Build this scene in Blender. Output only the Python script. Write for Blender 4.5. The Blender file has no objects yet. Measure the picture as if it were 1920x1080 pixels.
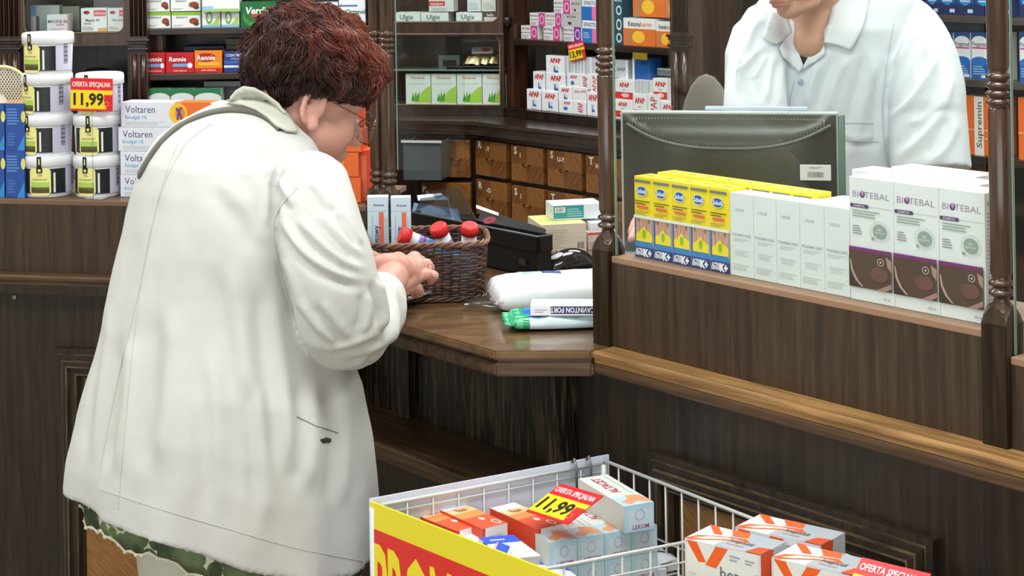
import bpy, bmesh, math, random
from mathutils import Vector, Matrix, noise
from mathutils.bvhtree import BVHTree
random.seed(7)
SC = bpy.context.scene
COL = SC.collection
# ------------------------------------------------------------------ camera
FPX, PY0, ROLL, EYE = 3400.0, -140.0, 0.0158, 1.6
cam_d = bpy.data.cameras.new('camera'); cam = bpy.data.objects.new('camera', cam_d); COL.objects.link(cam)
cam_d.sensor_fit = 'HORIZONTAL'; cam_d.sensor_width = 36.0; cam_d.lens = FPX/1920*36
cam_d.shift_y = -(540-PY0)/1920.0; cam_d.clip_start = .05; cam_d.clip_end = 60
_R = Vector((1, 0, -ROLL)).normalized(); _U = Vector((ROLL, 0, 1)).normalized(); _Z = Vector((0, -1, 0))
cam.matrix_world = Matrix(((_R.x, _U.x, _Z.x, 0), (_R.y, _U.y, _Z.y, 0), (_R.z, _U.z, _Z.z, EYE), (0, 0, 0, 1)))
SC.camera = cam
# ------------------------------------------------------------------ world, lights, exposure
w = bpy.data.worlds.new('world'); SC.world = w; w.use_nodes = True
w.node_tree.nodes['Background'].inputs[0].default_value = (.85, .9, 1, 1)
w.node_tree.nodes['Background'].inputs[1].default_value = .35
SC.view_settings.view_transform = 'Standard'; SC.view_settings.look = 'None'
SC.view_settings.gamma = 1; SC.view_settings.use_curve_mapping = False
SC.view_settings.exposure = 0.25
def area(name, loc, rot, sx, sy, power, col):
    l = bpy.data.lights.new(name, 'AREA'); l.shape = 'RECTANGLE'; l.size = sx; l.size_y = sy
    l.energy = power; l.color = col
    o = bpy.data.objects.new(name, l); COL.objects.link(o); o.location = loc; o.rotation_euler = rot
    return o
area('front_daylight_fill', (-.6, -2.2, 1.75), (math.radians(90), 0, 0), 4.6, 2.2, 74, (.94, .97, 1))  # added front fill from behind the camera; no window is built there
CEIL = [(-1.5, 1.7), (.3, 1.7), (-1.5, 3.75), (.3, 3.75), (2.0, 3.1), (.9, 4.75)]
for i, (x, y) in enumerate(CEIL):
    area('ceiling_lamp_light', (x, y, 2.86), (0, 0, 0), 1.15, .55, 22.5, (1, .995, .985))
# ------------------------------------------------------------------ pixel -> ray helpers
def ray(px, py):
    dx = px-960.0; dy = py-PY0
    return (dx-ROLL*dy)/FPX, (dy+ROLL*dx)/FPX
def W(px, py, Y):
    a, b = ray(px, py); return Vector((a*Y, Y, EYE-b*Y))
def onz(px, py, z):
    a, b = ray(px, py); return W(px, py, (EYE-z)/b)
def proj(p):
    a = p[0]/p[1]*FPX; b = (EYE-p[2])/p[1]*FPX
    return 960+a+ROLL*b, PY0+b-ROLL*a
class Fr:
    def __init__(s, deg, off):
        t = math.radians(deg); s.th = t; s.off = off
        s.u = Vector((math.cos(t), -math.sin(t))); s.n = Vector((math.sin(t), math.cos(t)))
    def pt(s, a, d, z):
        p = s.u*a + s.n*(s.off+d); return Vector((p.x, p.y, z))
    def hit(s, px, py, d=0):
        a, b = ray(px, py); Y = (s.off+d)/(s.n.x*a+s.n.y)
        return s.u.x*a*Y+s.u.y*Y, EYE-b*Y
    def sat(s, px, z, d=0):
        py = 300
        for _ in range(4):
            sv, _z = s.hit(px, py, d); py = proj(s.pt(sv, d, z))[1]
        return sv
    @property
    def rz(s): return -s.th
def isect(A, oa, B, ob):
    det = A.n.x*B.n.y-A.n.y*B.n.x; a = A.off+oa; b = B.off+ob
    return Vector(((a*B.n.y-b*A.n.y)/det, (A.n.x*b-B.n.x*a)/det))
RC = Fr(51.35, 1.8131)      # right counter, ledge front
LC = Fr(12.75, 3.1516)      # left counter, ledge front
ZL, ZP = .95, 1.089
B0 = Vector((-.0225, 5.1))
SB = Fr(12.75, Fr(12.75, 0).n.dot(B0)); SCF = Fr(51.35, Fr(51.35, 0).n.dot(B0))
SA = Fr(0, 5.17); SD = Fr(51.35, 3.90)
# ------------------------------------------------------------------ materials
def lin(c): c /= 255.0; return c/12.92 if c <= .04045 else ((c+.055)/1.055)**2.4
def C3(r, g, b): return (lin(r), lin(g), lin(b), 1)
_M = {}
def newmat(name):
    m = bpy.data.materials.new(name); m.use_nodes = True
    return m, m.node_tree, m.node_tree.nodes['Principled BSDF']
def paint(rgb, rough=.5, spec=.4, metal=0, name=None):
    k = (tuple(rgb), rough, spec, metal)
    if k not in _M:
        m, nt, b = newmat(name or 'paint_%02x%02x%02x' % tuple(int(v) for v in rgb))
        b.inputs['Base Color'].default_value = C3(*rgb); b.inputs['Roughness'].default_value = rough
        b.inputs['Specular IOR Level'].default_value = spec; b.inputs['Metallic'].default_value = metal
        _M[k] = m
    return _M[k]
def wood(name, c1, c2, scale=(70, 70, 4), rough=.38, bump=.25, detail=7, lo=.35, hi=.68, coat=.15):
    m, nt, b = newmat(name); N = nt.nodes; L = nt.links
    tc = N.new('ShaderNodeTexCoord'); mp = N.new('ShaderNodeMapping'); mp.inputs['Scale'].default_value = scale
    nz = N.new('ShaderNodeTexNoise'); nz.inputs['Scale'].default_value = 1; nz.inputs['Detail'].default_value = detail
    nz.inputs['Distortion'].default_value = .6
    cr = N.new('ShaderNodeValToRGB'); cr.color_ramp.elements[0].position = lo; cr.color_ramp.elements[1].position = hi
    cr.color_ramp.elements[0].color = C3(*c1); cr.color_ramp.elements[1].color = C3(*c2)
    bp = N.new('ShaderNodeBump'); bp.inputs['Strength'].default_value = bump; bp.inputs['Distance'].default_value = .002
    L.new(tc.outputs['Object'], mp.inputs[0]); L.new(mp.outputs[0], nz.inputs[0]); L.new(nz.outputs[0], cr.inputs[0])
    L.new(cr.outputs[0], b.inputs['Base Color']); L.new(nz.outputs[0], bp.inputs['Height']); L.new(bp.outputs[0], b.inputs['Normal'])
    b.inputs['Roughness'].default_value = rough; b.inputs['Coat Weight'].default_value = coat; b.inputs['Coat Roughness'].default_value = .3
    return m
OAK = wood('dark_oak', (45, 34, 22), (72, 55, 36), scale=(105, 105, 5))
OAKD = wood('black_oak', (26, 20, 15), (52, 41, 30), scale=(100, 100, 5))
OAKH = wood('dark_oak_lengthwise', (52, 38, 25), (100, 74, 46), scale=(5, 80, 80))
LEDGE = wood('worn_honey_ledge', (112, 80, 44), (176, 136, 84), scale=(6, 70, 90), rough=.3, lo=.3, hi=.7)
TOP = wood('countertop_wood', (92, 68, 42), (126, 97, 62), scale=(14, 40, 40), rough=.16, bump=.1, coat=.6)
WORN = wood('scuffed_oak', (20, 16, 13), (104, 86, 62), scale=(150, 150, 11), rough=.5, lo=.48, hi=.8, detail=10)
POSTM = wood('turned_walnut', (48, 32, 22), (88, 62, 42), scale=(60, 60, 5), rough=.2, coat=.5)
MAHO = wood('mahogany', (38, 22, 16), (72, 44, 30), scale=(50, 50, 5), rough=.25, coat=.35)
MAHD = wood('dark_mahogany', (22, 14, 11), (48, 32, 24), scale=(50, 50, 5), rough=.3)
SHELFW = wood('shelf_wood', (30, 20, 15), (58, 40, 28), scale=(5, 50, 50), rough=.35)
def chevron(name, c1, c2, diamond=True):
    m, nt, b = newmat(name); N = nt.nodes; L = nt.links
    tc = N.new('ShaderNodeTexCoord'); sp = N.new('ShaderNodeSeparateXYZ'); L.new(tc.outputs['Object'], sp.inputs[0])
    def mth(op, a, bb=None):
        n = N.new('ShaderNodeMath'); n.operation = op
        for i, v in enumerate((a, bb)):
            if v is None: continue
            if isinstance(v, (int, float)): n.inputs[i].default_value = v
            else: L.new(v, n.inputs[i])
        return n.outputs[0]
    X = mth('ABSOLUTE', sp.outputs[0]) if diamond else sp.outputs[0]
    Z = mth('ABSOLUTE', sp.outputs[2]) if diamond else sp.outputs[2]
    a = mth('MULTIPLY', mth('ADD', X, Z), 260.0); c = mth('MULTIPLY', mth('SUBTRACT', X, Z), 16.0)
    q = mth('MULTIPLY', mth('SIGN', mth('MULTIPLY', sp.outputs[0], sp.outputs[2])), .07 if diamond else 0.)
    cb = N.new('ShaderNodeCombineXYZ'); L.new(a, cb.inputs[0]); L.new(c, cb.inputs[1])
    nz = N.new('ShaderNodeTexNoise'); nz.inputs['Scale'].default_value = 1; nz.inputs['Detail'].default_value = 4; L.new(cb.outputs[0], nz.inputs[0])
    cr = N.new('ShaderNodeValToRGB'); cr.color_ramp.elements[0].position = .3; cr.color_ramp.elements[1].position = .75
    cr.color_ramp.elements[0].color = C3(*c1); cr.color_ramp.elements[1].color = C3(*c2)
    L.new(mth('ADD', nz.outputs[0], q), cr.inputs[0]); L.new(cr.outputs[0], b.inputs['Base Color'])
    b.inputs['Roughness'].default_value = .3; b.inputs['Coat Weight'].default_value = .3
    return m
VENEER = chevron('walnut_veneer', (92, 54, 24), (164, 110, 56))
INLAY = chevron('oak_inlay', (120, 80, 40), (176, 126, 70), diamond=False)
def glassmat(name, tint=(1, 1, 1), refl=1.0, rough=.0, base=.035):
    m, nt, b = newmat(name); N = nt.nodes; L = nt.links; N.remove(b)
    t = N.new('ShaderNodeBsdfTransparent'); t.inputs[0].default_value = (*tint, 1)
    g = N.new('ShaderNodeBsdfGlossy'); g.inputs['Roughness'].default_value = rough
    f = N.new('ShaderNodeFresnel'); f.inputs[0].default_value = 1.5
    mu = N.new('ShaderNodeMath'); mu.operation = 'MULTIPLY'; mu.inputs[1].default_value = refl; gm = N.new('ShaderNodeNewGeometry'); sb = N.new('ShaderNodeMath'); sb.operation = 'SUBTRACT'; sb.inputs[0].default_value = 1; L.new(gm.outputs['Backfacing'], sb.inputs[1])
    m2 = N.new('ShaderNodeMath'); m2.operation = 'MULTIPLY'; L.new(f.outputs[0], m2.inputs[0]); L.new(sb.outputs[0], m2.inputs[1]); L.new(m2.outputs[0], mu.inputs[0])
    mx = N.new('ShaderNodeMixShader'); L.new(mu.outputs[0], mx.inputs[0]); L.new(t.outputs[0], mx.inputs[1]); L.new(g.outputs[0], mx.inputs[2])
    L.new(mx.outputs[0], N['Material Output'].inputs['Surface'])
    return m
GLASS = glassmat('clear_glass', (.96, .985, .97))
PLASTIC_CLEAR = glassmat('clear_plastic', (.80, .86, .89), refl=3.5, rough=.15)
GEDGE = paint((120, 150, 140), .2, .8, name='glass_edge')
def fabric(name, rgb, rgb2, sc=900, bump=.25, rough=.9):
    m, nt, b = newmat(name); N = nt.nodes; L = nt.links
    tc = N.new('ShaderNodeTexCoord')
    nz = N.new('ShaderNodeTexNoise'); nz.inputs['Scale'].default_value = sc; nz.inputs['Detail'].default_value = 2
    n2 = N.new('ShaderNodeTexNoise'); n2.inputs['Scale'].default_value = 7; n2.inputs['Detail'].default_value = 3
    cr = N.new('ShaderNodeValToRGB'); cr.color_ramp.elements[0].position = .35; cr.color_ramp.elements[1].position = .65
    cr.color_ramp.elements[0].color = C3(*rgb); cr.color_ramp.elements[1].color = C3(*rgb2)
    bp = N.new('ShaderNodeBump'); bp.inputs['Strength'].default_value = bump; bp.inputs['Distance'].default_value = .0006
    L.new(tc.outputs['Object'], nz.inputs[0]); L.new(tc.outputs['Object'], n2.inputs[0]); L.new(n2.outputs[0], cr.inputs[0])
    L.new(cr.outputs[0], b.inputs['Base Color']); L.new(nz.outputs[0], bp.inputs['Height']); L.new(bp.outputs[0], b.inputs['Normal'])
    b.inputs['Roughness'].default_value = rough; b.inputs['Specular IOR Level'].default_value = .15; b.inputs['Sheen Weight'].default_value = .15
    return m
def skinmat(name, rgb, rgb2, sc=30, sub=.12):
    m = fabric(name, rgb, rgb2, 350, .2, .48); b = m.node_tree.nodes['Principled BSDF']
    b.inputs['Subsurface Weight'].default_value = sub; b.inputs['Subsurface Scale'].default_value = .01
    b.inputs['Subsurface Radius'].default_value = (1, .35, .2); b.inputs['Sheen Weight'].default_value = 0
    b.inputs['Specular IOR Level'].default_value = .35
    return m
# ------------------------------------------------------------------ object helpers
def link(name, me_or_bm, mats=None, parent=None, loc=None, rz=None, smooth=False):
    if isinstance(me_or_bm, bmesh.types.BMesh):
        me = bpy.data.meshes.new(name); me_or_bm.to_mesh(me); me_or_bm.free()
    else: me = me_or_bm
    for m in (mats if isinstance(mats, (list, tuple)) else [mats] if mats else []): me.materials.append(m)
    if smooth: me.polygons.foreach_set('use_smooth', [True]*len(me.polygons))
    o = bpy.data.objects.new(name, me); COL.objects.link(o)
    if parent: o.parent = parent
    if loc is not None: o.location = loc
    if rz is not None: o.rotation_euler = (0, 0, rz)
    return o
def tag(o, label, cat, group=None, kind=None):
    if len(label.replace(',', ' ').split()) > 16: print('LONG', label)
    o['label'] = label; o['category'] = cat
    if group: o['group'] = group
    if kind: o['kind'] = kind
    return o
def thing(name, label, cat, loc=(0, 0, 0), rz=0, group=None):
    o = bpy.data.objects.new(name, None); COL.objects.link(o); o.location = loc; o.rotation_euler = (0, 0, rz)
    o.empty_display_size = .05
    return tag(o, label, cat, group)
def box(bm, x0, x1, y0, y1, z0, z1, mi=0, bev=0, M=None):
    vs = [bm.verts.new((x, y, z)) for z in (z0, z1) for y in (y0, y1) for x in (x0, x1)]
    fs = [(0, 2, 3, 1), (4, 5, 7, 6), (0, 1, 5, 4), (2, 6, 7, 3), (0, 4, 6, 2), (1, 3, 7, 5)]
    F = [bm.faces.new([vs[i] for i in f]) for f in fs]
    for f in F: f.material_index = mi
    if bev:
        r = bmesh.ops.bevel(bm, geom=list({e for f in F for e in f.edges}), offset=bev, segments=2, affect='EDGES', profile=.5)
        vs = list({v for f in r['faces'] for v in f.verts} | {v for v in vs if v.is_valid})
        for f in r['faces']: f.material_index = mi
    if M is not None:
        bmesh.ops.transform(bm, matrix=M, verts=[v for v in vs if v.is_valid])
    return vs
def bx(name, dims, mat, parent=None, bev=0, loc=None, rz=None):
    bm = bmesh.new(); box(bm, *dims, bev=bev); return link(name, bm, mat, parent, loc, rz)
def poly_prism(bm, pts, z0, z1, mi=0, bev=0):
    a = [bm.verts.new((p[0], p[1], z0)) for p in pts]; b = [bm.verts.new((p[0], p[1], z1)) for p in pts]
    n = len(pts); fs = [bm.faces.new(a[::-1]), bm.faces.new(b)]
    for i in range(n): fs.append(bm.faces.new((a[i], a[(i+1) % n], b[(i+1) % n], b[i])))
    for f in fs: f.material_index = mi
    if bev: bmesh.ops.bevel(bm, geom=list({e for f in fs for e in f.edges}), offset=bev, segments=2, affect='EDGES')
    return fs
def tube(bm, pts, r, n=8, mi=0, cap=True):
    """tube along pts; r a number or list"""
    pts = [Vector(p) for p in pts]; rings = []; N = len(pts)
    rs = r if isinstance(r, (list, tuple)) else [r]*N
    up = None
    for i, p in enumerate(pts):
        d = (pts[min(i+1, N-1)]-pts[max(i-1, 0)])
        if d.length < 1e-9: d = Vector((0, 0, 1))
        d.normalize()
        if up is None:
            up = d.orthogonal().normalized()
        up = (up-d*up.dot(d))
        if up.length < 1e-6: up = d.orthogonal()
        up.normalize(); sd = d.cross(up)
        rings.append([bm.verts.new(p+(up*math.cos(2*math.pi*k/n)+sd*math.sin(2*math.pi*k/n))*rs[i]) for k in range(n)])
    for A, B in zip(rings, rings[1:]):
        for k in range(n):
            f = bm.faces.new((A[k], A[(k+1) % n], B[(k+1) % n], B[k])); f.material_index = mi; f.smooth = True
    if cap and n > 2:
        f = bm.faces.new(rings[0][::-1]); f.material_index = mi; f = bm.faces.new(rings[-1]); f.material_index = mi
    return rings
def lathe(bm, prof, n=28, mi=0, cx=0, cy=0, closed=True, flute=None):
    rings = []
    for r, z in prof:
        rings.append([bm.verts.new((cx+r*math.cos(2*math.pi*k/n), cy+r*math.sin(2*math.pi*k/n), z)) for k in range(n)])
    for A, B in zip(rings, rings[1:]):
        for k in range(n):
            f = bm.faces.new((A[k], A[(k+1) % n], B[(k+1) % n], B[k])); f.material_index = mi; f.smooth = True
    if closed:
        bm.faces.new(rings[0][::-1]).material_index = mi; bm.faces.new(rings[-1]).material_index = mi
    return rings
def ellipsoid(bm, c, r, M=None, seg=24):
    ret = bmesh.ops.create_uvsphere(bm, u_segments=seg, v_segments=seg//2, radius=1)
    T = Matrix.Translation(Vector(c)) @ (M.to_4x4() if M else Matrix.Identity(4)) @ Matrix.Diagonal((*r, 1))
    bmesh.ops.transform(bm, matrix=T, verts=ret['verts']); return ret['verts']
# ------------------------------------------------------------------ text
_T = {}
def text_poly(s, bold=0.0, shear=0.0):
    k = (s, bold, shear)
    if k not in _T:
        cu = bpy.data.curves.new('t', 'FONT'); cu.body = s; cu.resolution_u = 2; cu.offset = bold; cu.shear = shear
        ob = bpy.data.objects.new('t', cu); me = ob.to_mesh()
        vs = [tuple(v.co[:2]) for v in me.vertices]; fs = [tuple(p.vertices) for p in me.polygons]
        ob.to_mesh_clear(); bpy.data.objects.remove(ob); bpy.data.curves.remove(cu)
        xs = [v[0] for v in vs] or [0]; ys = [v[1] for v in vs] or [0]
        _T[k] = (vs, fs, min(xs), max(xs), min(ys), max(ys))
    return _T[k]
def draw(bm, els, face, mats, org, ex, ey, fw, fh, nrm, eps=.00022):
    """draw 2-D elements on a face: org corner, ex/ey unit axes, fw/fh metres"""
    def mi(c):
        m = c if isinstance(c, bpy.types.Material) else paint(c, .45)
        if m not in mats: mats.append(m)
        return mats.index(m)
    for k, e in enumerate(els):
        off = nrm*(eps*(1+.6*k))
        P = lambda u, v: org+ex*(u*fw)+ey*(v*fh)+off
        if e[0] == 'r':
            _, u0, v0, u1, v1, c = e[:6]; f = bm.faces.new([bm.verts.new(P(*q)) for q in ((u0, v0), (u1, v0), (u1, v1), (u0, v1))]); f.material_index = mi(c)
        elif e[0] == 'p':
            f = bm.faces.new([bm.verts.new(P(*q)) for q in e[1]]); f.material_index = mi(e[2])
        elif e[0] == 'e':
            _, cu, cv, ru, rv, c = e[:6]; f = bm.faces.new([bm.verts.new(P(cu+ru*math.cos(a*math.pi/12), cv+rv*math.sin(a*math.pi/12))) for a in range(24)]); f.material_index = mi(c)
        elif e[0] == 'ring':
            _, cu, cv, ru, rv, th, c = e; m_ = mi(c)
            A = [bm.verts.new(P(cu+ru*math.cos(a*math.pi/12), cv+rv*math.sin(a*math.pi/12))) for a in range(24)]
            B = [bm.verts.new(P(cu+ru*(1-th)*math.cos(a*math.pi/12), cv+rv*(1-th)*math.sin(a*math.pi/12))) for a in range(24)]
            for a in range(24): bm.faces.new((A[a], A[(a+1) % 24], B[(a+1) % 24], B[a])).material_index = m_
        elif e[0] == 'bars':   # barcode / fine print lines
            _, u0, v0, u1, v1, n, c = e[:7]; vert = len(e) > 7; m_ = mi(c); rr = random.Random(n)
            for i in range(n):
                t0 = (i+.1)/n; t1 = (i+.35+.4*rr.random())/n
                if vert: q = ((u0+(u1-u0)*t0, v0), (u0+(u1-u0)*t1, v0), (u0+(u1-u0)*t1, v1), (u0+(u1-u0)*t0, v1))
                else:
                    ue = u1 - (u1-u0)*.35*rr.random(); t1 = t0+.42/n
                    q = ((u0, v0+(v1-v0)*t0), (ue, v0+(v1-v0)*t0), (ue, v0+(v1-v0)*t1), (u0, v0+(v1-v0)*t1))
                bm.faces.new([bm.verts.new(P(*x)) for x in q]).material_index = m_
        elif e[0] == 't':
            _, u, v, hh, s, c = e[:6]; kw = e[6] if len(e) > 6 else {}
            if not s.strip(): continue
            vs, fs, x0, x1, y0, y1 = text_poly(s, kw.get('bold', .012), kw.get('shear', 0))
            rot = kw.get('rot', 0); H = hh*(fh if rot % 180 == 0 else fw); sc = H/.72
            wd = (x1-x0)*sc; mw = kw.get('w', .9)*(fw if rot % 180 == 0 else fh); sx = sc*min(1, mw/wd)
            if kw.get('fill'): sx = sc*mw/wd
            al = kw.get('al', 'c'); ox = -(x0+x1)/2 if al == 'c' else -x0
            ca, sa = math.cos(math.radians(rot)), math.sin(math.radians(rot)); m_ = mi(c)
            base = org+ex*(u*fw)+ey*(v*fh)+off; V = []
            for (x, y) in vs:
                X = (x+ox)*sx; Y = (y-.36)*sc; V.append(bm.verts.new(base+ex*(X*ca-Y*sa)+ey*(X*sa+Y*ca)))
            for f in fs:
                try: bm.faces.new([V[i] for i in f]).material_index = m_
                except ValueError: pass
X3, Y3, Z3 = Vector((1, 0, 0)), Vector((0, 1, 0)), Vector((0, 0, 1))
def carton_mesh(name, w, dp, h, base, front=(), top=(), left=(), right=(), back=(), bev=.0007):
    """x -w/2..w/2, y 0 (front) .. dp, z 0..h"""
    bm = bmesh.new(); mats = [base if isinstance(base, bpy.types.Material) else paint(base, .45)]
    box(bm, -w/2, w/2, 0, dp, 0, h, bev=bev)
    draw(bm, front, 0, mats, Vector((-w/2, 0, 0)), X3, Z3, w, h, -Y3)
    draw(bm, top, 0, mats, Vector((-w/2, 0, h)), X3, Y3, w, dp, Z3)
    draw(bm, right, 0, mats, Vector((w/2, 0, 0)), Y3, Z3, dp, h, X3)
    draw(bm, left, 0, mats, Vector((-w/2, dp, 0)), -Y3, Z3, dp, h, -X3)
    me = bpy.data.meshes.new(name); bm.to_mesh(me); bm.free()
    for m in mats: me.materials.append(m)
    return me
def put(name, me, loc, rz, label, cat, group=None, rot=None):
    o = bpy.data.objects.new(name, me); COL.objects.link(o); o.location = loc
    o.rotation_euler = rot if rot else (0, 0, rz)
    return tag(o, label, cat, group)
def cpx(fr, d, z, x0, x1, yt, dp, label, group=None, name='medicine_box', jit=0, **style):
    """carton standing at height z in frame fr, front face d behind the frame plane, spanning pixels x0..x1 with its top at pixel yt"""
    s0, s1 = fr.sat(x0, z, d), fr.sat(x1, z, d); xm = (x0+x1)/2
    h = fr.hit(xm, yt, d)[1]-z
    me = carton_mesh(name, (s1-s0)-.0008, dp, h-.0006, style.get('base', (235, 238, 238)), style.get('front', ()), style.get('top', ()), style.get('left', ()), style.get('right', ()))
    return put(name, me, fr.pt((s0+s1)/2, d, z), fr.rz+jit, label, 'box', group)
# ------------------------------------------------------------------ room shell
def struct(name, dims, mat):
    o = bx(name, dims, mat); o['kind'] = 'structure'; return o
FLOORM = wood('floor_tiles', (120, 112, 100), (150, 142, 130), scale=(3, 3, 3), rough=.35, bump=.05)
WALLM = paint((206, 200, 188), .8); CEILM = paint((228, 228, 224), .9)
struct('floor', (-3.2, 3.6, -2.6, 6.6, -.1, 0), FLOORM)
struct('ceiling', (-3.2, 3.6, -2.6, 6.6, 3.0, 3.1), CEILM)
struct('wall_back', (-3.2, 3.6, 6.5, 6.6, 0, 3.0), wood('wall_panelling', (40, 30, 24), (62, 48, 38), rough=.6))
struct('wall_left', (-3.3, -3.2, -2.6, 6.6, 0, 3.0), WALLM)
struct('wall_right', (3.6, 3.7, -2.6, 6.6, 0, 3.0), WALLM)
struct('wall_front', (-3.2, 3.6, -2.7, -2.6, 0, 3.0), WALLM)
for i, (x, y) in enumerate(CEIL):
    t = thing('ceiling_light', 'white ceiling light panel over the shop', 'ceiling light', (x, y, 3.0), 0, 'ceiling light panels')
    bm = bmesh.new()
    for d in ((-.62, .62, -.32, -.29), (-.62, .62, .29, .32), (-.62, -.59, -.29, .29), (.59, .62, -.29, .29)): box(bm, *d, -.06, -.001)
    link('light_frame', bm, paint((220, 220, 220), .4), t)
    e, nt, b = newmat('lit_diffuser%d' % i); b.inputs['Emission Color'].default_value = (1, 1, .97, 1); b.inputs['Emission Strength'].default_value = 2.5
    bx('diffuser', (-.59, .59, -.29, .29, -.04, -.01), e, t)

# ------------------------------------------------------------------ counters
RUBBED = wood('rubbed_oak_edge', (58, 47, 33), (112, 94, 66), scale=(14, 60, 14), rough=.35)
S = lambda fr, px, z=ZL, d=0: fr.sat(px, z, d)
def F3(fr, name, label, cat, s0=0, group=None):      # a thing whose local x runs along the frame
    return thing(name, label, cat, fr.pt(s0, 0, 0), fr.rz, group)
def moulded_panel(parent, x0, x1, z0, z1, y, inlay):
    """stepped frame moulding standing proud of the face at y, with an inlay panel inside"""
    bm = bmesh.new(); wd = .058
    for k, (a, b, pr, mi) in enumerate(((0, .010, .014, 0), (.010, .0125, .0155, 1), (.0125, .021, .020, 0), (.021, .0235, .024, 1), (.0235, .031, .026, 0), (.031, .0335, .0275, 1), (.0335, .047, .018, 0), (.047, .049, .020, 1), (.049, .058, .008, 0))):
        for q in ((x0+a, x1-a, z1-b, z1-a), (x0+a, x1-a, z0+a, z0+b), (x0+a, x0+b, z0+b, z1-b), (x1-b, x1-a, z0+b, z1-b)):
            box(bm, q[0], q[1], y-pr, y+.001, q[2], q[3], mi=mi)
    link('panel_moulding', bm, [OAKD, RUBBED], parent)
    p = bx('inlay_panel', (-(x1-x0)/2+wd, (x1-x0)/2-wd, -.003, .003, -(z1-z0)/2+wd, (z1-z0)/2-wd), inlay, parent, loc=((x0+x1)/2, y-.002, (z0+z1)/2))
    return p
# right counter, runs from the transaction opening towards the camera
sR0 = S(RC, 1109); sR1 = sR0+1.75
t = F3(RC, 'counter_cabinet', 'dark oak counter cabinet under the boxed products, with framed honey panel', 'counter', sR0)
L_ = sR1-sR0
bx('body', (.0-.075, L_, .035, .50, .08, .9095), OAKD, t)
bx('plinth', (-.03, L_-.02, .06, .46, 0, .08), OAKD, t)
a0 = RC.hit(1222, 842, .03); a1 = RC.hit(1757, 1004, .03)
moulded_panel(t, a0[0]-sR0, a1[0]-sR0, .22, a0[1], .035, INLAY)
moulded_panel(t, a1[0]-sR0+.16, a1[0]-sR0+.16+(a1[0]-a0[0]), .22, a0[1], .035, INLAY)
# ledge moulding (front strip) and inner worktop at z .95
t = F3(RC, 'counter_ledge', 'long worn honey wood ledge moulding along the foot of the oak screen', 'ledge', sR0)
bm = bmesh.new(); box(bm, 0, L_, 0, .06, .938, .95, bev=.004); box(bm, 0, L_, .006, .06, .931, .938); 
link('nosing', bm, LEDGE, t)
bm = bmesh.new(); box(bm, 0.0, L_, .004, .06, .914, .931, bev=.003)
link('fascia', bm, OAKH, t)
bx('staff_worktop', (.14, L_, .06, .62, .914, .949), OAKH, t)
# screen board (parapet)
blk = .036
t = F3(RC, 'counter_screen', 'broad dark oak screen board carrying the rows of product boxes', 'screen', sR0)
sM = S(RC, 1131, 1.03, .04)-sR0; sRt = S(RC, 1870, 1.0, .04)-sR0
bm = bmesh.new(); box(bm, sM+blk/2, sRt-.019, .0424, .060, .95, ZP-.004); link('board', bm, OAK, t)
bm = bmesh.new(); box(bm, sM+blk/2, sRt-.019, .0415, .215, ZP-.010, ZP, bev=.0015); link('top_shelf', bm, paint((150, 120, 96), .45), t)
t2 = F3(RC, 'counter_screen', 'short dark oak screen board beyond the last turned post', 'screen', sR0)
bm = bmesh.new(); box(bm, sRt+.019, L_-.01, .0424, .060, .95, ZP-.03); link('board', bm, OAK, t2)
bm = bmesh.new(); box(bm, sRt+.019, L_-.01, .0415, .30, ZP-.036, ZP-.026, bev=.0015); link('top_shelf', bm, paint((150, 120, 96), .45), t2)
# left counter
q0 = isect(RC, 1.7021-1.8131, LC, 0); sQ0 = LC.u.dot(q0)
sL0 = sQ0-2.2; sLe = S(LC, 690, 1.0, .04)
t = thing('counter_cabinet', 'black oak counter cabinet with framed tan panel behind the woman', 'counter', LC.pt(sQ0, 0, 0), LC.rz)
bx('body', (-2.2, -.06, .035, .50, .08, .9095), OAKD, t)
bx('plinth', (-2.2, -.06, .06, .46, 0, .08), OAKD, t)
l0 = LC.hit(104, 650, .03); l1 = S(LC, 640, .6, .03)
moulded_panel(t, l0[0]-sQ0, l1-sQ0, .2, l0[1], .035, INLAY)
moulded_panel(t, l0[0]-sQ0-.16-(l1-l0[0]), l0[0]-sQ0-.16, .2, l0[1], .035, INLAY)
sc = LC.hit(25, 558, .03)
bm = bmesh.new(); lathe(bm, [(.0001, 0), (.0045, 0), (.005, .001), (.0035, .002), (.0012, .0012)], n=16)
bmesh.ops.rotate(bm, matrix=Matrix.Rotation(math.pi/2, 3, 'X'), verts=bm.verts)
link('screw_cap', bm, paint((160, 150, 130), .3, .5, .6), t, loc=(sc[0]-sQ0, .0345, sc[1]))
t = thing('counter_ledge', 'narrow brown ledge moulding on the counter behind the woman', 'ledge', LC.pt(sQ0, 0, 0), LC.rz)
bm = bmesh.new(); box(bm, -2.2, 0, 0, .06, .938, .95, bev=.004); box(bm, -2.2, 0, .006, .06, .931, .938); link('nosing', bm, OAKH, t)
bx('fascia', (-2.2, 0, .004, .06, .914, .931), OAKD, t)
bx('staff_worktop', (-2.2, -.01, .06, .62, .914, .949), OAKH, t)
t = thing('counter_screen', 'dark oak screen board carrying the tubs and stacked white boxes', 'screen', LC.pt(sLe, 0, 0), LC.rz)
bx('board', (-2.2+sQ0-sLe, 0, .0344, .055, .9503, ZP-.004), OAK, t)
bx('top_shelf', (-2.2+sQ0-sLe, 0, .0335, .30, ZP-.010, ZP), paint((118, 92, 70), .4), t, bev=.0015)
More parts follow.
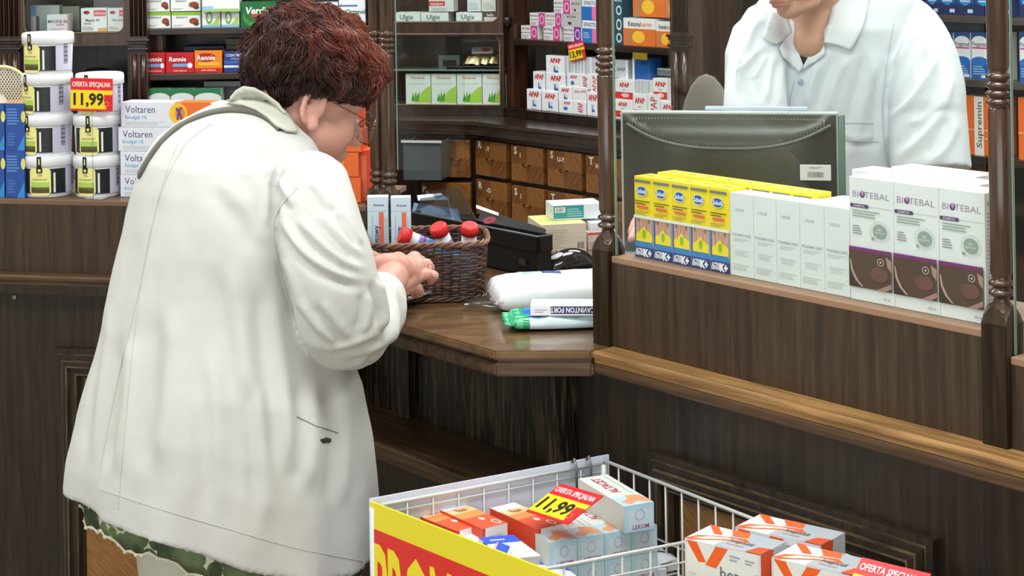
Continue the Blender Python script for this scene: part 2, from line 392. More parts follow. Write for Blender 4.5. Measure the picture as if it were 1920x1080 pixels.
# transaction countertop polygon
c1 = onz(927, 658, ZL).xy; c2 = onz(1108, 655, ZL).xy
RCo = Fr(51.35, 1.7021); c0 = isect(RC, 1.7021-1.8131, LC, 0)
rc_in = RC.u*(sR0+.139)+RC.n*(RC.off+.06); rc_in2 = RC.u*(sR0+.139)+RC.n*(RC.off+.62)
lc_in = LC.u*(sQ0)+LC.n*(LC.off+.62); mid = isect(RC, .62, LC, .62)
cM2 = RC.u*(sR0)+RC.n*(RC.off); cM3 = RC.u*(sR0)+RC.n*(RC.off+.06)
poly = [c0, c1, cM2, cM3, rc_in, rc_in2, mid, lc_in]
def inset_poly(P, d, edges):
    out = []
    for i, p in enumerate(P):
        out.append(p.copy())
    n1 = (c1-c0).normalized(); nn = Vector((-n1.y, n1.x)); 
    m1 = (cM2-c1).normalized(); mm = Vector((-m1.y, m1.x))
    out[0] = p0 = P[0]+nn*d; out[1] = P[1]+(nn+mm)*d*.75; out[2] = P[2]+mm*d
    return out
t = thing('countertop', 'polished brown transaction countertop with moulded edge, in front of the wicker basket', 'countertop', (0, 0, 0))
bm = bmesh.new(); poly_prism(bm, poly, .936, .95, bev=.003); link('top_board', bm, TOP, t)
bm = bmesh.new(); poly_prism(bm, inset_poly(poly, .007, 3), .930, .9363); poly_prism(bm, inset_poly(poly, .001, 3), .910, .9303, bev=.003)
link('edge_moulding', bm, OAKH, t)
# knee recess under the countertop
t = thing('counter_recess', 'scuffed dark oak recess with bag shelf under the transaction countertop', 'counter', RC.pt(sR0, 0, 0), RC.rz)
zS = .72
dsh = RC.hit(781, 784, 0); 
def d_of(px, py, z): return RC.n.dot(onz(px, py, z).xy)-RC.off
dF = d_of(760, 851, zS); dB = d_of(781, 784, zS)
sE = RC.hit(1070, 780, .03)[0]-sR0
sLq = RC.u.dot(c0)-sR0
bx('back_panel', (sLq+.04, sE, dB, dB+.03, .0, .909), WORN, t)
bx('side_panel', (sE-.02, sE, -.0-.0, dB, .0, .909), WORN, t)
bx('batten', (S(RC, 775, .85, dB)-sR0-.03, S(RC, 781, .85, dB)-sR0, dB-.02, dB, .7205, .909), WORN, t, bev=.002)
bx('bag_shelf', (sLq-.1, sE-.02, dF, dB, zS-.03, zS), OAKH, t, bev=.004)
bx('kick_panel', (sLq-.1, sE-.02, dF+.03, dF+.05, 0, zS-.03), OAKD, t)
# ------------------------------------------------------------------ turned posts with newel blocks, glass
def post(fr, s, d, label, bl=.036, ztop=1.118, r=.0135):
    t = thing('turned_post', label, 'post', fr.pt(s, d, ZL+.0004), fr.rz)
    bm = bmesh.new(); h = ztop-ZL; b = bl/2
    # block with a pointed ogee head on each face
    prof = [(-b, 0), (b, 0), (b, h-.022), (b*.72, h-.012), (b*.3, h-.003), (0, h), (-b*.3, h-.003), (-b*.72, h-.012), (-b, h-.022)]
    for y0, y1, ax in ((-b, b, 0), (-b, b, 1)):
        A = [bm.verts.new((x, y0, z) if not ax else (y0, x, z)) for x, z in prof]; B = [bm.verts.new((x, y1, z) if not ax else (y1, x, z)) for x, z in prof]
        bm.faces.new(A); bm.faces.new(B[::-1])
        for i in range(len(prof)): bm.faces.new((A[i], B[i], B[(i+1) % len(prof)], A[(i+1) % len(prof)]))
    bmesh.ops.recalc_face_normals(bm, faces=bm.faces)
    link('newel_block', bm, OAK, t)
    bm = bmesh.new()
    z0 = h-.004; P = [(b*.95, z0-.012), (b*.85, z0), (r*.75, z0+.009), (r*.7, z0+.013)]
    def ring(z, rr): return [(rr*.78, z), (rr*1.12, z+.0025), (rr*1.18, z+.005), (rr*1.12, z+.0075), (rr*.78, z+.010)]
    P += ring(z0+.014, r)+ring(z0+.026, r)+[(r*.9, z0+.040), (r, z0+.044)]
    zr = 1.367-ZL
    P += [(r*1.0, zr-.004), (r*.85, zr-.001)]
    for k in range(4): P += ring(zr+k*.0105, r)
    P += [(r*.88, zr+.044), (r, zr+.05), (r, 1.62-ZL+.3), (r*.9, 2.25-ZL)]
    lathe(bm, P, n=32)
    link('turned_column', bm, POSTM, t)
    return t
post(RC, sR0+sM, .052, 'turned walnut post on a block between the countertop and the yellow boxes')
post(RC, sR0+sRt, .052, 'turned walnut post beside the last tall white shampoo box', ztop=1.122)
pl = LC.sat(702, 1.2, .05); 
post(LC, LC.sat(729, 1.2, .045), .045, 'turned walnut post with a glass pane at its side, beyond the wicker basket', r=.0125)
post(LC, LC.sat(702, 1.2, .045), .06, 'darker turned walnut post next to the orange boxes', r=.0125)
def pane(fr, s0, s1, d, z0, z1, label):
    t = thing('glass_pane', label, 'glass pane', fr.pt(s0, d, 0), fr.rz)
    bx('glass', (.0015, s1-s0-.0015, 0, .004, z0, z1), GLASS, t)
    bx('polished_edge', (0, .0014, 0, .004, z0, z1), GEDGE, t)
    return t
pane(RC, sR0+sM+.0195, sR0+sRt-.0195, .049, ZP+.001, 2.2, 'clear glass pane above the oak screen, in front of the pharmacist')
pane(RC, sR0+sRt+.0195, sR0+L_-.02, .049, ZP-.025, 2.2, 'clear glass pane beyond the last turned post')
pane(LC, LC.sat(743, 1.3, .045), LC.sat(872, 1.3, .045), .043, 1.155, 2.2, 'narrow clear glass pane fixed to the post over the wicker basket')
# ------------------------------------------------------------------ back shelving
def sA_(px, z=1.2, d=0): return SA.sat(px, z, d)
def rounded(x0, x1, z0, z1, r, corners, n=7):
    P = []
    for (cx, cz, a0, key) in ((x1-r, z1-r, 0, 'tr'), (x0+r, z1-r, 90, 'tl'), (x0+r, z0+r, 180, 'bl'), (x1-r, z0+r, 270, 'br')):
        if key in corners:
            for k in range(n): a = math.radians(a0+90*k/(n-1)); P.append((cx+r*math.cos(a), cz+r*math.sin(a)))
        else: P.append((x1 if 'r' in key else x0, z1 if 't' in key else z0))
    return P
def cabinet_door(parent, x0, x1, z0, z1, fw, y, corners, mat, zfw=None, glass=True):
    """glazed door: frame with a rounded window opening"""
    zfw = zfw or fw
    t = bpy.data.objects.new('cabinet_door', None); COL.objects.link(t); t.parent = parent; t.location = (0, y, 0)
    bm = bmesh.new()
    ip = rounded(x0+fw, x1-fw, z0+zfw, z1-zfw, .022, corners); n = len(ip)
    # outer ring sampled at the same angles
    cx, cz = (x0+x1)/2, (z0+z1)/2
    op = [(x1 if p[0] > cx else x0, z1 if p[1] > cz else z0) for p in ip]
    for yy, sg in ((-.012, 1), (.006, -1)):
        I = [bm.verts.new((p[0], yy, p[1])) for p in ip]; O = [bm.verts.new((p[0], yy, p[1])) for p in op]
        for i in range(n):
            q = [I[i], I[(i+1) % n], O[(i+1) % n], O[i]]
            co = {tuple(v.co) for v in q}
            u_ = []
            for v in q:
                if not any((v.co-w_.co).length < 1e-7 for w_ in u_): u_.append(v)
            if len(u_) >= 3: bm.faces.new(u_)
        if yy < 0: I0, = (I,)
        else:
            for i in range(n): bm.faces.new((I0[i], I0[(i+1) % n], I[(i+1) % n], I[i]))
    box(bm, x0, x1, -.0118, .0058, z0, z0+.001); 
    bmesh.ops.recalc_face_normals(bm, faces=bm.faces)
    link('door_frame', bm, mat, t)
    bm = bmesh.new(); pts = [Vector((p[0], -.0125, p[1])) for p in ip]+[Vector((ip[0][0], -.0125, ip[0][1]))]
    tube(bm, pts, .0022, 6); link('glazing_bead', bm, paint((120, 92, 62), .3), t)
    if glass: bx('glass', (x0+fw-.003, x1-fw+.003, -.002, .001, z0+zfw-.003, z1-zfw+.003), GLASS, t)
    return t
def capital(bm, x, y, z, w_):
    for (dz, r, h) in ((0, 1.0, .006), (.006, 1.18, .007), (.013, .92, .01), (.023, 1.12, .008), (.031, 1.3, .006)):
        box(bm, x-w_/2*r, x+w_/2*r, y-.012*r, y+.01, z+dz, z+dz+h, bev=.0015)
def pilaster(name, fr, px0, px1, label, zc):
    s0, s1 = fr.sat(px0, 1.3), fr.sat(px1, 1.3); w_ = s1-s0
    t = thing(name, label, 'pilaster', fr.pt((s0+s1)/2, -.02, 0), fr.rz)
    bm = bmesh.new(); box(bm, -w_/2, w_/2, 0, .05, 0, 2.5)
    for k in range(4): tube(bm, [(-w_/2+w_*(k+.5)/4, -.001, zc+.045), (-w_/2+w_*(k+.5)/4, -.001, 2.45)], w_/10, 8)
    for k in range(2): tube(bm, [(-w_/2+w_*(k+.5)/2, -.002, 1.12), (-w_/2+w_*(k+.5)/2, -.002, zc-.005)], w_/6, 8)
    link('fluted_shaft', bm, MAHO, t)
    bm = bmesh.new(); capital(bm, 0, 0, zc, w_); link('capital', bm, MAHD, t)
    return t
ZB = 1.09; ZT = 2.3
# --- unit A (behind the woman's head) ---
xa0, xa1 = sA_(278), sA_(708)
t = thing('wall_shelf_unit', 'dark open shelf unit behind the woman, holding green and red boxes', 'shelf unit', SA.pt(xa0, 0, 0), 0)
LA = xa1-xa0
bx('back_panel', (0, LA, .30, .32, 0, ZT), MAHD, t)
bx('side_panel', (-.02, 0, .0, .32, 0, ZT), MAHD, t); bx('side_panel', (LA, LA+.015, .0, .32, 0, ZT), MAHD, t)
bx('base', (0, LA, -.11, .30, 0, ZB-.03), MAHO, t); bx('worktop', (0, LA, -.13, .30, ZB-.03, ZB), SHELFW, t, bev=.004)
zA1 = SA.hit(400, 52)[1]; zA2 = SA.hit(400, 137)[1]
for zz in (zA2, zA1, zA1+.21, zA1+.42): bx('shelf', (0, LA, .0, .30, zz-.019, zz), SHELFW, t, bev=.002)
# --- unit A0, leftmost glazed cabinet ---
x00, x01 = sA_(-60), sA_(246)
t = thing('glazed_cabinet', 'dark glazed wall cabinet with rounded window above the tubs', 'cabinet', SA.pt(x00, 0, 0), 0)
L0 = x01-x00; zd = SA.hit(150, 86)[1]; zi = SA.hit(150, 62)[1]
bx('back_panel', (0, L0, .28, .30, 0, ZT), MAHD, t); bx('side_panel', (L0-.01, L0, .0, .28, ZB, ZT), MAHD, t)
bx('base', (0, L0, -.11, .28, 0, ZB-.03), MAHO, t); bx('worktop', (0, L0, -.13, .28, ZB-.03, ZB), SHELFW, t, bev=.004)
bx('inner_floor', (0, L0, .012, .28, zd, zi), SHELFW, t); bx('inner_shelf', (0, L0, .012, .28, zi+.17, zi+.176), GLASS, t)
cabinet_door(t, sA_(38)-x00, L0, zd, zd+.62, .016, .0, ('br', 'tr', 'bl', 'tl'), MAHO, zfw=zi-zd+.001)
pilaster('pilaster', SA, 246, 279, 'dark fluted pilaster between the glazed cabinet and the open shelves', SA.hit(262, 97)[1])
pilaster('pilaster', SA, 2, 40, 'dark fluted pilaster above the fan and blue boxes', SA.hit(20, 97)[1])
# --- unit B, glazed cabinet behind the opening ---
sB1 = SB.u.dot(B0); sB0 = sB1-.40
t = thing('glazed_cabinet', 'mahogany glazed cabinet holding the white and green boxes', 'cabinet', SB.pt(sB0, 0, 0), SB.rz)
LB = sB1-sB0
zb1 = SB.hit(850, 41)[1]; zb2 = SB.hit(850, 63)[1]; zb3 = SB.hit(850, 84)[1]
bx('back_panel', (-.02, LB+.03, .245, .26, ZB+.001, ZT), MAHO, t)
bx('glass_shelf', (.0, LB-.01, .012, .245, SB.hit(850, 131)[1]-.004, SB.hit(850, 131)[1]), GEDGE, t)
bx('middle_rail', (0, LB, .007, .245, zb2, zb1), MAHO, t)
cabinet_door(t, .0, LB-.004, zb2, zb2+.62, .014, .0, ('br', 'bl', 'tr', 'tl'), MAHO, zfw=zb1-zb2)
cabinet_door(t, .0, LB-.004, ZB+.001, zb2-.002, .012, .002, ('tr', 'tl'), MAHO, zfw=.004)
bx('cornice', (0, LB, -.022, .0, zb2-.006, zb2+.002), MAHO, t, bev=.002)
# --- unit C, open shelves running towards the camera ---
sC0 = SCF.u.dot(B0); sC1 = SCF.sat(1268, 1.2)
t = thing('wall_shelf_unit', 'mahogany open shelf unit holding stacked white boxes behind the opening', 'shelf unit', SCF.pt(sC0, 0, 0), SCF.rz)
LCc = sC1-sC0
bx('back_panel', (.0, LCc, .225, .239, ZB+.001, ZT), paint((24, 36, 30), .4), t)
bx('side_panel', (0.002, .035, .0, .05, ZB+.001, ZT), MAHO, t); bx('side_panel', (LCc-.02, LCc, .0, .225, ZB+.001, ZT), MAHO, t)
zc1 = SCF.hit(1050, 78)[1]
for zz in (zc1, zc1+.23, zc1+.46): bx('shelf', (.03, LCc-.02, .0, .225, zz-.018, zz), SHELFW, t, bev=.002)
bm = bmesh.new(); lathe(bm, [(.0001, 0), (.008, 0), (.008, .006), (.013, .010), (.010, .018), (.013, .026), (.0001, .028)], 16); link('carved_capital', bm, MAHD, t, loc=(.018, -.008, SCF.hit(955, 50)[1]), smooth=True)
# --- base with worktop following B and C ---
SBl = Fr(12.75, SB.off-.13); SCl = Fr(51.35, SCF.off-.13)
cor = isect(SB, -.13, SCF, -.13); corT = isect(SB, -.155, SCF, -.155); corU = isect(SB, -.02, SCF, -.02)
def pB(s, d): v = SB.u*s+SB.n*(SB.off+d); return v
def pC(s, d): v = SCF.u*s+SCF.n*(SCF.off+d); return v
t = thing('drawer_cabinet', 'old apothecary drawer cabinet with lettered veneer drawers', 'cabinet', (cor.x, cor.y, 0), 0)
o2 = cor
def rel(P): return [p-o2 for p in P]
far = isect(SB, .24, SCF, .24)
bm = bmesh.new()
poly_prism(bm, rel([pB(sB0-.05, -.118), isect(SB, -.118, SCF, -.118), pC(sC1, -.118), pC(sC1, .24), far, pB(sB0-.05, .24)]), 0, 1.016)
link('carcass', bm, MAHD, t)
bm = bmesh.new()
poly_prism(bm, rel([pB(sB0-.05, -.02), corU, pC(sC1, -.02), pC(sC1, .239), far, pB(sB0-.05, .239)]), 1.016, ZB, bev=.003)
link('plinth_rail', bm, MAHD, t)
bm = bmesh.new()
poly_prism(bm, rel([pB(sB0-.05, -.155), corT, pC(sC1, -.155), pC(sC1, -.02), corU, pB(sB0-.05, -.02)]), 1.030, 1.066, bev=.010)
poly_prism(bm, rel([pB(sB0-.05, -.135), isect(SB, -.135, SCF, -.135), pC(sC1, -.135), pC(sC1, -.02), corU, pB(sB0-.05, -.02)]), 1.016, 1.0302, bev=.004)
link('worktop', bm, wood('polished_mahogany', (34, 22, 17), (58, 40, 30), scale=(8, 40, 40), rough=.14, coat=.7), t)
def drawer(fr, s0, s1, z0, z1, letters, dl=-.13, out=0.0):
    """veneered drawer front, local origin at its centre so the veneer pattern is centred"""
    w_ = s1-s0; h_ = z1-z0; c = fr.pt((s0+s1)/2, dl-out, (z0+z1)/2)
    c = Vector((c.x-o2.x, c.y-o2.y, c.z))
    bm = bmesh.new(); mats = [VENEER]
    box(bm, -w_/2, w_/2, -.008, .012, -h_/2, h_/2, bev=.002)
    link_els = []
    for (u, v, s_, sz) in letters: link_els.append(('t', u, v, sz, s_, (238, 232, 215), {'bold': .03, 'al': 'l', 'w': .6}))
    draw(bm, link_els, 0, mats, Vector((-w_/2, -.008, -h_/2)), X3, Z3, w_, h_, -Y3)
    d = link('drawer', bm, mats, t, c, fr.rz)
    bm = bmesh.new(); tube(bm, [(-.013, -.008, 0), (-.010, -.016, -.001), (0, -.019, -.002), (.010, -.016, -.001), (.013, -.008, 0)], .0022, 6)
    link('drawer_handle', bm, paint((120, 90, 50), .3, .5, .8), d)
    return d
def drawer_px(fr, x0, x1, z0, z1, letters): drawer(fr, fr.sat(x0, 1.0, -.13), fr.sat(x1, 1.0, -.13), z0, z1, letters)
zd1, zd0 = 1.012, SCF.hit(960, 337, -.13)[1]; zr1 = zd0-.012; zr0 = zr1-(zd1-zd0)
for k, (a, b, l1, l2) in enumerate(((895, 952, [(.1, .88, 'R', .19), (.36, .78, '-Y', .13)], [(.1, .85, 'R', .19), (.36, .74, '-O', .13)]),
                       (962, 1022, [(.1, .86, 'S', .20), (.29, .74, 'I', .13)], [(.1, .84, 'S', .19), (.29, .73, 'I', .13)]),
                       (1030, 1094, [(.1, .88, 'S', .19), (.31, .78, 'U-Y', .13)], [(.1, .85, 'T', .19)]),
                       (1102, 1170, [(.1, .86, 'T', .20), (.29, .74, 'H-I', .13)], [(.1, .85, 'T', .19)]))):
    drawer_px(SCF, a, b, zd0, zd1, l1); drawer_px(SCF, a, b, zr0, zr1, l2)
drawer_px(SB, 832, 882, SB.hit(850, 332, -.13)[1], zd1, [])
drawer_px(SB, 790, 882, zr0-.0, SB.hit(850, 342, -.13)[1], [(.03, .8, 'P', .17), (.1, .68, 'R-', .12)])
drawer(SB, SB.sat(752, 1., -.13), SB.sat(830, 1., -.13), SB.hit(790, 262, -.13)[1], zd1, [(.38, .25, 'P', .45), (.5, .1, 'O-', .3)])
# open metal drawer with grey plastic inside
s0, s1 = SB.sat(756, 1., -.25), SB.sat(826, 1., -.25); z1 = SB.hit(790, 266, -.25)[1]; z0 = z1-.10
pc = SB.pt((s0+s1)/2, -.25, 0); w_ = s1-s0
bm = bmesh.new(); box(bm, -w_/2, w_/2, 0, .004, z0, z1); box(bm, -w_/2, -w_/2+.003, .004, .12, z0, z1); box(bm, w_/2-.003, w_/2, .004, .12, z0, z1); box(bm, -w_/2, w_/2, 0, .12, z0-.003, z0)
box(bm, -w_/2-.002, w_/2+.002, -.003, .003, z1, z1+.003)
dr = link('pulled_out_tray', bm, paint((72, 80, 80), .35), t, (pc.x-o2.x, pc.y-o2.y, 0), SB.rz); dr['label'] = 'grey metal tray pulled out of the drawer cabinet'
bx('tray_rim', (-w_/2-.004, w_/2+.004, -.006, .0, z1-.002, z1+.004), paint((190, 196, 196), .3), dr)
# --- pilaster and dark partition towards the pharmacist ---
pilaster('pilaster', SCF, 1272, 1302, 'dark carved pilaster between the orange boxes and the pharmacist', SCF.hit(1285, 92)[1])
TC = Fr(51.35, 3.50)
t = thing('tall_cupboard', 'dark brown tall cupboard with pinned notices behind the pharmacist', 'cupboard', TC.pt(TC.sat(1270, 1.3), 0, 0), TC.rz)
Lt = TC.sat(1560, 1.3)-TC.sat(1270, 1.3)
bx('carcass', (0, Lt, 0, .20, 0, 2.3), MAHO, t)
x_ = TC.sat(1336, 1.5)-TC.sat(1270, 1.3)
bx('door_panel', (.02, x_-.01, -.012, 0, .1, 2.2), MAHO, t); bx('door_panel', (x_, x_+.45, -.012, 0, .1, 2.2), MAHO, t)
bx('notice', (x_+.01, x_+.055, -.0135, -.012, TC.hit(1350, 20)[1], TC.hit(1350, -4)[1]), paint((120, 48, 52), .6), t)
bx('notice', (x_+.07, x_+.12, -.0135, -.012, TC.hit(1350, 14)[1], TC.hit(1350, -14)[1]), paint((110, 104, 104), .6), t)
# --- unit D behind the pharmacist's shoulder ---
sd0, sd1 = SD.sat(1690, 1.3), SD.sat(1990, 1.3)
t = thing('wall_shelf_unit', 'dark open shelf unit with blue and orange boxes behind the pharmacist', 'shelf unit', SD.pt(sd0, 0, 0), SD.rz)
LD = sd1-sd0
bx('back_panel', (0, LD, .22, .24, 0, ZT), MAHD, t); bx('side_panel', (-.02, 0, 0, .24, 0, ZT), MAHD, t); bx('side_panel', (LD, LD+.02, 0, .24, 0, ZT), MAHD, t)
zD = [SD.hit(1830, y)[1] for y in (31, 150, 293)]
for k, zz in enumerate(zD+[zD[0]+.2, zD[0]+.4]): bx('shelf', (0, LD, 0, .22, zz-.018, zz), wood('grey_shelf%d' % k, (52, 48, 44), (88, 82, 76), scale=(5, 50, 50)) if k != 2 else SHELFW, t)
bx('shelf', (0, LD, 0, .22, zD[2]-.14, zD[2]-.12), SHELFW, t)
bx('base', (0, LD, -.05, .22, 0, .72), MAHO, t)
# ------------------------------------------------------------------ boxes on the back shelves
WH = (236, 240, 240); RED = (206, 34, 40); GRN = (40, 130, 62); LGR = (150, 200, 70)
ORD = ['first', 'second', 'third', 'fourth', 'fifth', 'sixth', 'seventh', 'eighth']
def T(u, v, h, s, c, **k): return ('t', u, v, h, s, c, k)
zA1 = SA.hit(400, 52)[1]; zA2 = SA.hit(400, 137)[1]
liver = dict(base=WH, front=[('r', 0, .78, 1, 1, (140, 190, 60)), ('e', .78, .42, .17, .2, (150, 70, 40)), ('e', .86, .25, .1, .14, (96, 60, 44)),
        T(.35, .68, .14, 'Sylimarol', (60, 90, 60)), ('bars', .06, .1, .45, .22, 2, (170, 190, 150))], top=[('r', 0, 0, 1, 1, (150, 196, 80))])
for k, (a, b, r) in enumerate(((278, 320, 0), (322, 376, 0), (278, 318, 1), (320, 376, 1))):
    z = zA1 + r*(SA.hit(330, 22)[1]-zA1)
    cpx(SA, .02, z+.0003, a, b, (22 if r == 0 else -8), .06, 'white box with green band and brown picture, %s of the %s pair' % ('left' if k % 2 == 0 else 'right', 'lower' if r == 0 else 'upper'), 'liver boxes', **liver)
leaf = dict(base=(238, 244, 240), front=[('r', 0, 0, 1, .1, (130, 190, 220)), ('r', 0, .9, 1, 1, (150, 205, 225)), ('p', [(.5, .1), (.95, .1), (.95, .5), (.7, .25)], (168, 208, 90)),
        ('ring', .4, .4, .18, .28, .4, (110, 170, 60)), T(.55, .72, .13, 'Bronisal', (60, 110, 70))])
for k, (a, b, c) in enumerate(((379, 413, 5), (415, 449, 5))):
    cpx(SA, .02, zA1+.0003, a, b, c, .05, 'white box with green leaf and pale blue edges, %s of two' % ('left' if k == 0 else 'right'), 'leaf boxes', **leaf)
cpx(SA, .0, zA1+.0455, 379, 449, -14, .05, 'wide white box with leaf pattern lying on two leaf boxes', **dict(base=(238, 244, 240), front=[('r', 0, 0, 1, .16, (160, 205, 110)), ('r', 0, .1, .3, .3, (150, 205, 225))]))
cpx(SA, .015, zA1+.0003, 451, 518, 3, .05, 'dark green box with white lettering and a red bar beside her hair', **dict(base=(20, 104, 52),
    front=[('e', .5, .42, .44, .45, (60, 150, 60)), ('e', .52, .56, .42, .42, (20, 112, 58)), T(.5, .66, .27, 'Verdin', (245, 250, 245), bold=.03, shear=.15), ('r', .3, .38, .75, .5, (205, 60, 50)), ('bars', .4, .2, .8, .32, 3, (190, 220, 190))], top=[('r', 0, 0, 1, 1, (60, 140, 80))]))
cpx(SA, .015, zA1+.0003, 521, 556, 10, .05, 'dark box with a small red label mostly hidden by her hair', **dict(base=(50, 54, 44), front=[('r', .1, .55, .9, .85, (196, 60, 56))]))
cpx(SA, .02, zA1+.0003, 594, 634, 4, .05, 'plain white box peeking over the top of her hair', **dict(base=(224, 232, 238), front=[('r', .1, .5, .9, .8, (170, 196, 220))]))
cpx(SA, .02, zA1+.0003, 636, 686, -6, .05, 'white box with green lettering next to the dark pilaster above her forehead', **dict(base=(232, 238, 242),
    front=[T(.62, .48, .16, 'Ortanol', (30, 90, 60), bold=.03), ('r', .02, .66, .7, .72, (70, 110, 180)), ('r', .0, .42, .12, .5, (210, 60, 60)), ('bars', .2, .1, .8, .3, 3, (170, 185, 190))]))
redb = lambda txt: dict(base=(196, 30, 34), front=[('e', .42, .68, .34, .2, (170, 20, 26)), T(.42, .68, .22, txt, (245, 235, 230), bold=.03, shear=.1), ('r', .25, .3, .8, .45, (110, 170, 220)), ('e', .86, .36, .09, .13, (240, 240, 240)), T(.5, .12, .08, 'smak mietowy', (240, 220, 210))], top=[('r', 0, 0, 1, 1, (90, 26, 26))])
cpx(SA, .02, zA2+.0003, 272, 310, 98, .07, 'red box with pale blue stripe partly behind the pilaster', 'red boxes', **redb('Rennie'))
cpx(SA, .02, zA2+.0003, 311, 364, 98, .07, 'red box with pale blue stripe and white tablet, next to the orange one', 'red boxes', **redb('Rennie'))
ob = redb('Rennie'); ob['base'] = (240, 140, 30); ob['front'][2] = ('r', .15, .32, .9, .46, (252, 190, 60)); ob['front'].insert(0, ('r', 0, 0, 1, .2, (200, 40, 34))); ob['front'][1] = ('e', .42, .68, .36, .2, (180, 30, 24)); ob['front'].pop(4)
cpx(SA, .02, zA2+.0003, 365, 417, 94, .07, 'orange box with red oval and red foot, between red and blue boxes', **ob)
cpx(SA, .02, zA2+.0003, 420, 470, 96, .07, 'dark blue box with white band and white lettering beside her hair', **dict(base=(30, 60, 130), front=[T(.42, .82, .13, 'CONTROL', WH, bold=.02), ('r', 0, .22, 1, .33, (225, 235, 245)), ('r', .0, .4, 1, .56, (50, 100, 180)), T(.5, .66, .08, 'Daily energy', (200, 220, 240))]))
cpx(SA, .14, zA2+.0003, 282, 306, 66, .05, 'tall white box with pink orange print standing behind the red boxes', **dict(base=(226, 200, 184), front=[('bars', .1, .1, .9, .9, 9, (214, 120, 80), 1)]))
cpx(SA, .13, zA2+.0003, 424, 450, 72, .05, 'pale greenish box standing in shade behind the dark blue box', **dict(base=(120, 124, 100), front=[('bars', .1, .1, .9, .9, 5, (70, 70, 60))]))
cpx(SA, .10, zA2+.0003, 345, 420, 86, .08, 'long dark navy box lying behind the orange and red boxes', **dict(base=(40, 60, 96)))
gb = lambda txt: dict(base=(214, 222, 222), front=[('r', 0, .55, 1, 1, (36, 120, 70)), ('e', .5, .55, .5, .25, (214, 222, 222)), T(.5, .25, .22, txt, (40, 46, 50), bold=.03)], top=[('r', 0, 0, 1, 1, (120, 150, 130))])
for k, (a, b) in enumerate(((280, 319), (320, 364), (365, 415))):
    cpx(SA, .0, ZB+.0003, a, b, 166, .06, 'white box with green top band and dark lettering, %s of three on the low shelf' % ORD[k], 'green banded boxes', **gb('Espumisan'))
cpx(SA, .07, ZB+.0003, 383, 452, 152, .08, 'flat grey plastic box behind the green banded boxes', name='plastic_box', **dict(base=(96, 102, 104), front=[('r', 0, .8, 1, 1, (170, 178, 180))]))
# glazed cabinet top left
zi_ = SA.hit(150, 62)[1]+.0003
cpx(SA, .05, zi_, 88, 130, 27, .05, 'white box with blurred navy and red lettering behind cabinet glass', **dict(base=(226, 226, 232), front=[T(.5, .62, .17, 'MAGNE-B6', (60, 60, 90)), T(.6, .45, .14, 'active', (200, 60, 70)), ('bars', .1, .1, .8, .25, 3, (190, 190, 200)), ('r', .93, 0, 1, 1, (222, 140, 140))]))
mg = lambda t1, t2: dict(base=WH, front=[('e', .22, .82, .12, .08, (190, 40, 60)), ('e', .16, .83, .06, .05, (40, 50, 90)), ('r', .5, .66, .97, .92, (220, 70, 70)), T(.74, .79, .1, 'zdrowie', WH), T(.45, .5, .1, t1, (60, 66, 90)), T(.25, .36, .1, t2, (210, 80, 80)), ('r', .65, .0, 1, .16, (226, 170, 60)), ('bars', .05, .08, .5, .24, 4, (190, 195, 200))])
cpx(SA, .05, zi_, 152, 201, 15, .06, 'white box with red badge, blue lettering and yellow corner in the glazed cabinet', **mg('Magnez B6', 'forte'))
cpx(SA, .05, zi_, 202, 246, 15, .06, 'white box half hidden by the cabinet window frame, beside the pilaster', **mg('Na stres', ''))
cpx(SA, .10, zi_, 58, 112, 10, .05, 'pale grey box with blue end standing at the back of the cabinet', **dict(base=(150, 158, 158), front=[('r', 0, .6, .2, 1, (80, 130, 170)), ('r', .1, 0, .18, .6, (180, 178, 180)), ('r', .18, 0, .3, .6, (70, 66, 90))]))
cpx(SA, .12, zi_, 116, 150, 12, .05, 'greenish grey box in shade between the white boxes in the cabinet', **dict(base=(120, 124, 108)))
# niche under the cabinet: black appliance
t = thing('desk_fan', 'small black desk appliance in the dark niche behind the tubs', 'appliance', SA.pt(SA.sat(185, 1.1, .05), .05, ZB+.0003), 0)
bm = bmesh.new(); lathe(bm, [(.045, 0), (.05, .004), (.048, .012), (.02, .018), (.012, .03)], 20); link('base', bm, paint((22, 22, 24), .25), t)
bm = bmesh.new(); tube(bm, [(0, 0, .028), (0, .004, .07)], .008, 10); link('neck', bm, paint((30, 30, 32), .25), t)
bm = bmesh.new(); ellipsoid(bm, (0, 0, .085), (.06, .03, .035)); link('housing', bm, paint((18, 18, 20), .2, .6), t, smooth=True)
# glazed cabinet behind the opening
zu = SB.hit(850, 41)[1]+.0003
ulg = dict(base=(226, 232, 232), front=[T(.46, .5, .55, 'Ulgix', (60, 70, 70)), ('r', 0, 0, 1, .06, (120, 170, 160))])
for k, (a, b, p) in enumerate(((741, 788, 'half hidden by the glass pane'), (789, 841, 'beside the half hidden one'), (855, 904, 'standing apart to the right'))):
    cpx(SB, .02, zu, a, b, 23, .06, 'flat white box with dark lettering in the glazed cabinet, ' + p, 'flat white boxes', **ulg)
cpx(SB, .02, zu, 907, 932, 22, .05, 'small white and brown box in the rounded corner of the cabinet window', **dict(base=(214, 206, 196), front=[('r', 0, .45, 1, 1, (90, 70, 60)), T(.5, .7, .3, 'bella', WH)]))
zu2 = SB.hit(850, 22.5)[1]+.0004
cpx(SB, .02, zu2, 804, 851, -16, .05, 'white box with a red band standing on the flat white boxes', **dict(base=(224, 224, 224), front=[('r', 0, .28, .65, .52, (206, 60, 54)), T(.32, .4, .14, 'maxipon', WH), ('bars', .1, .05, .8, .2, 3, (170, 170, 170))]))
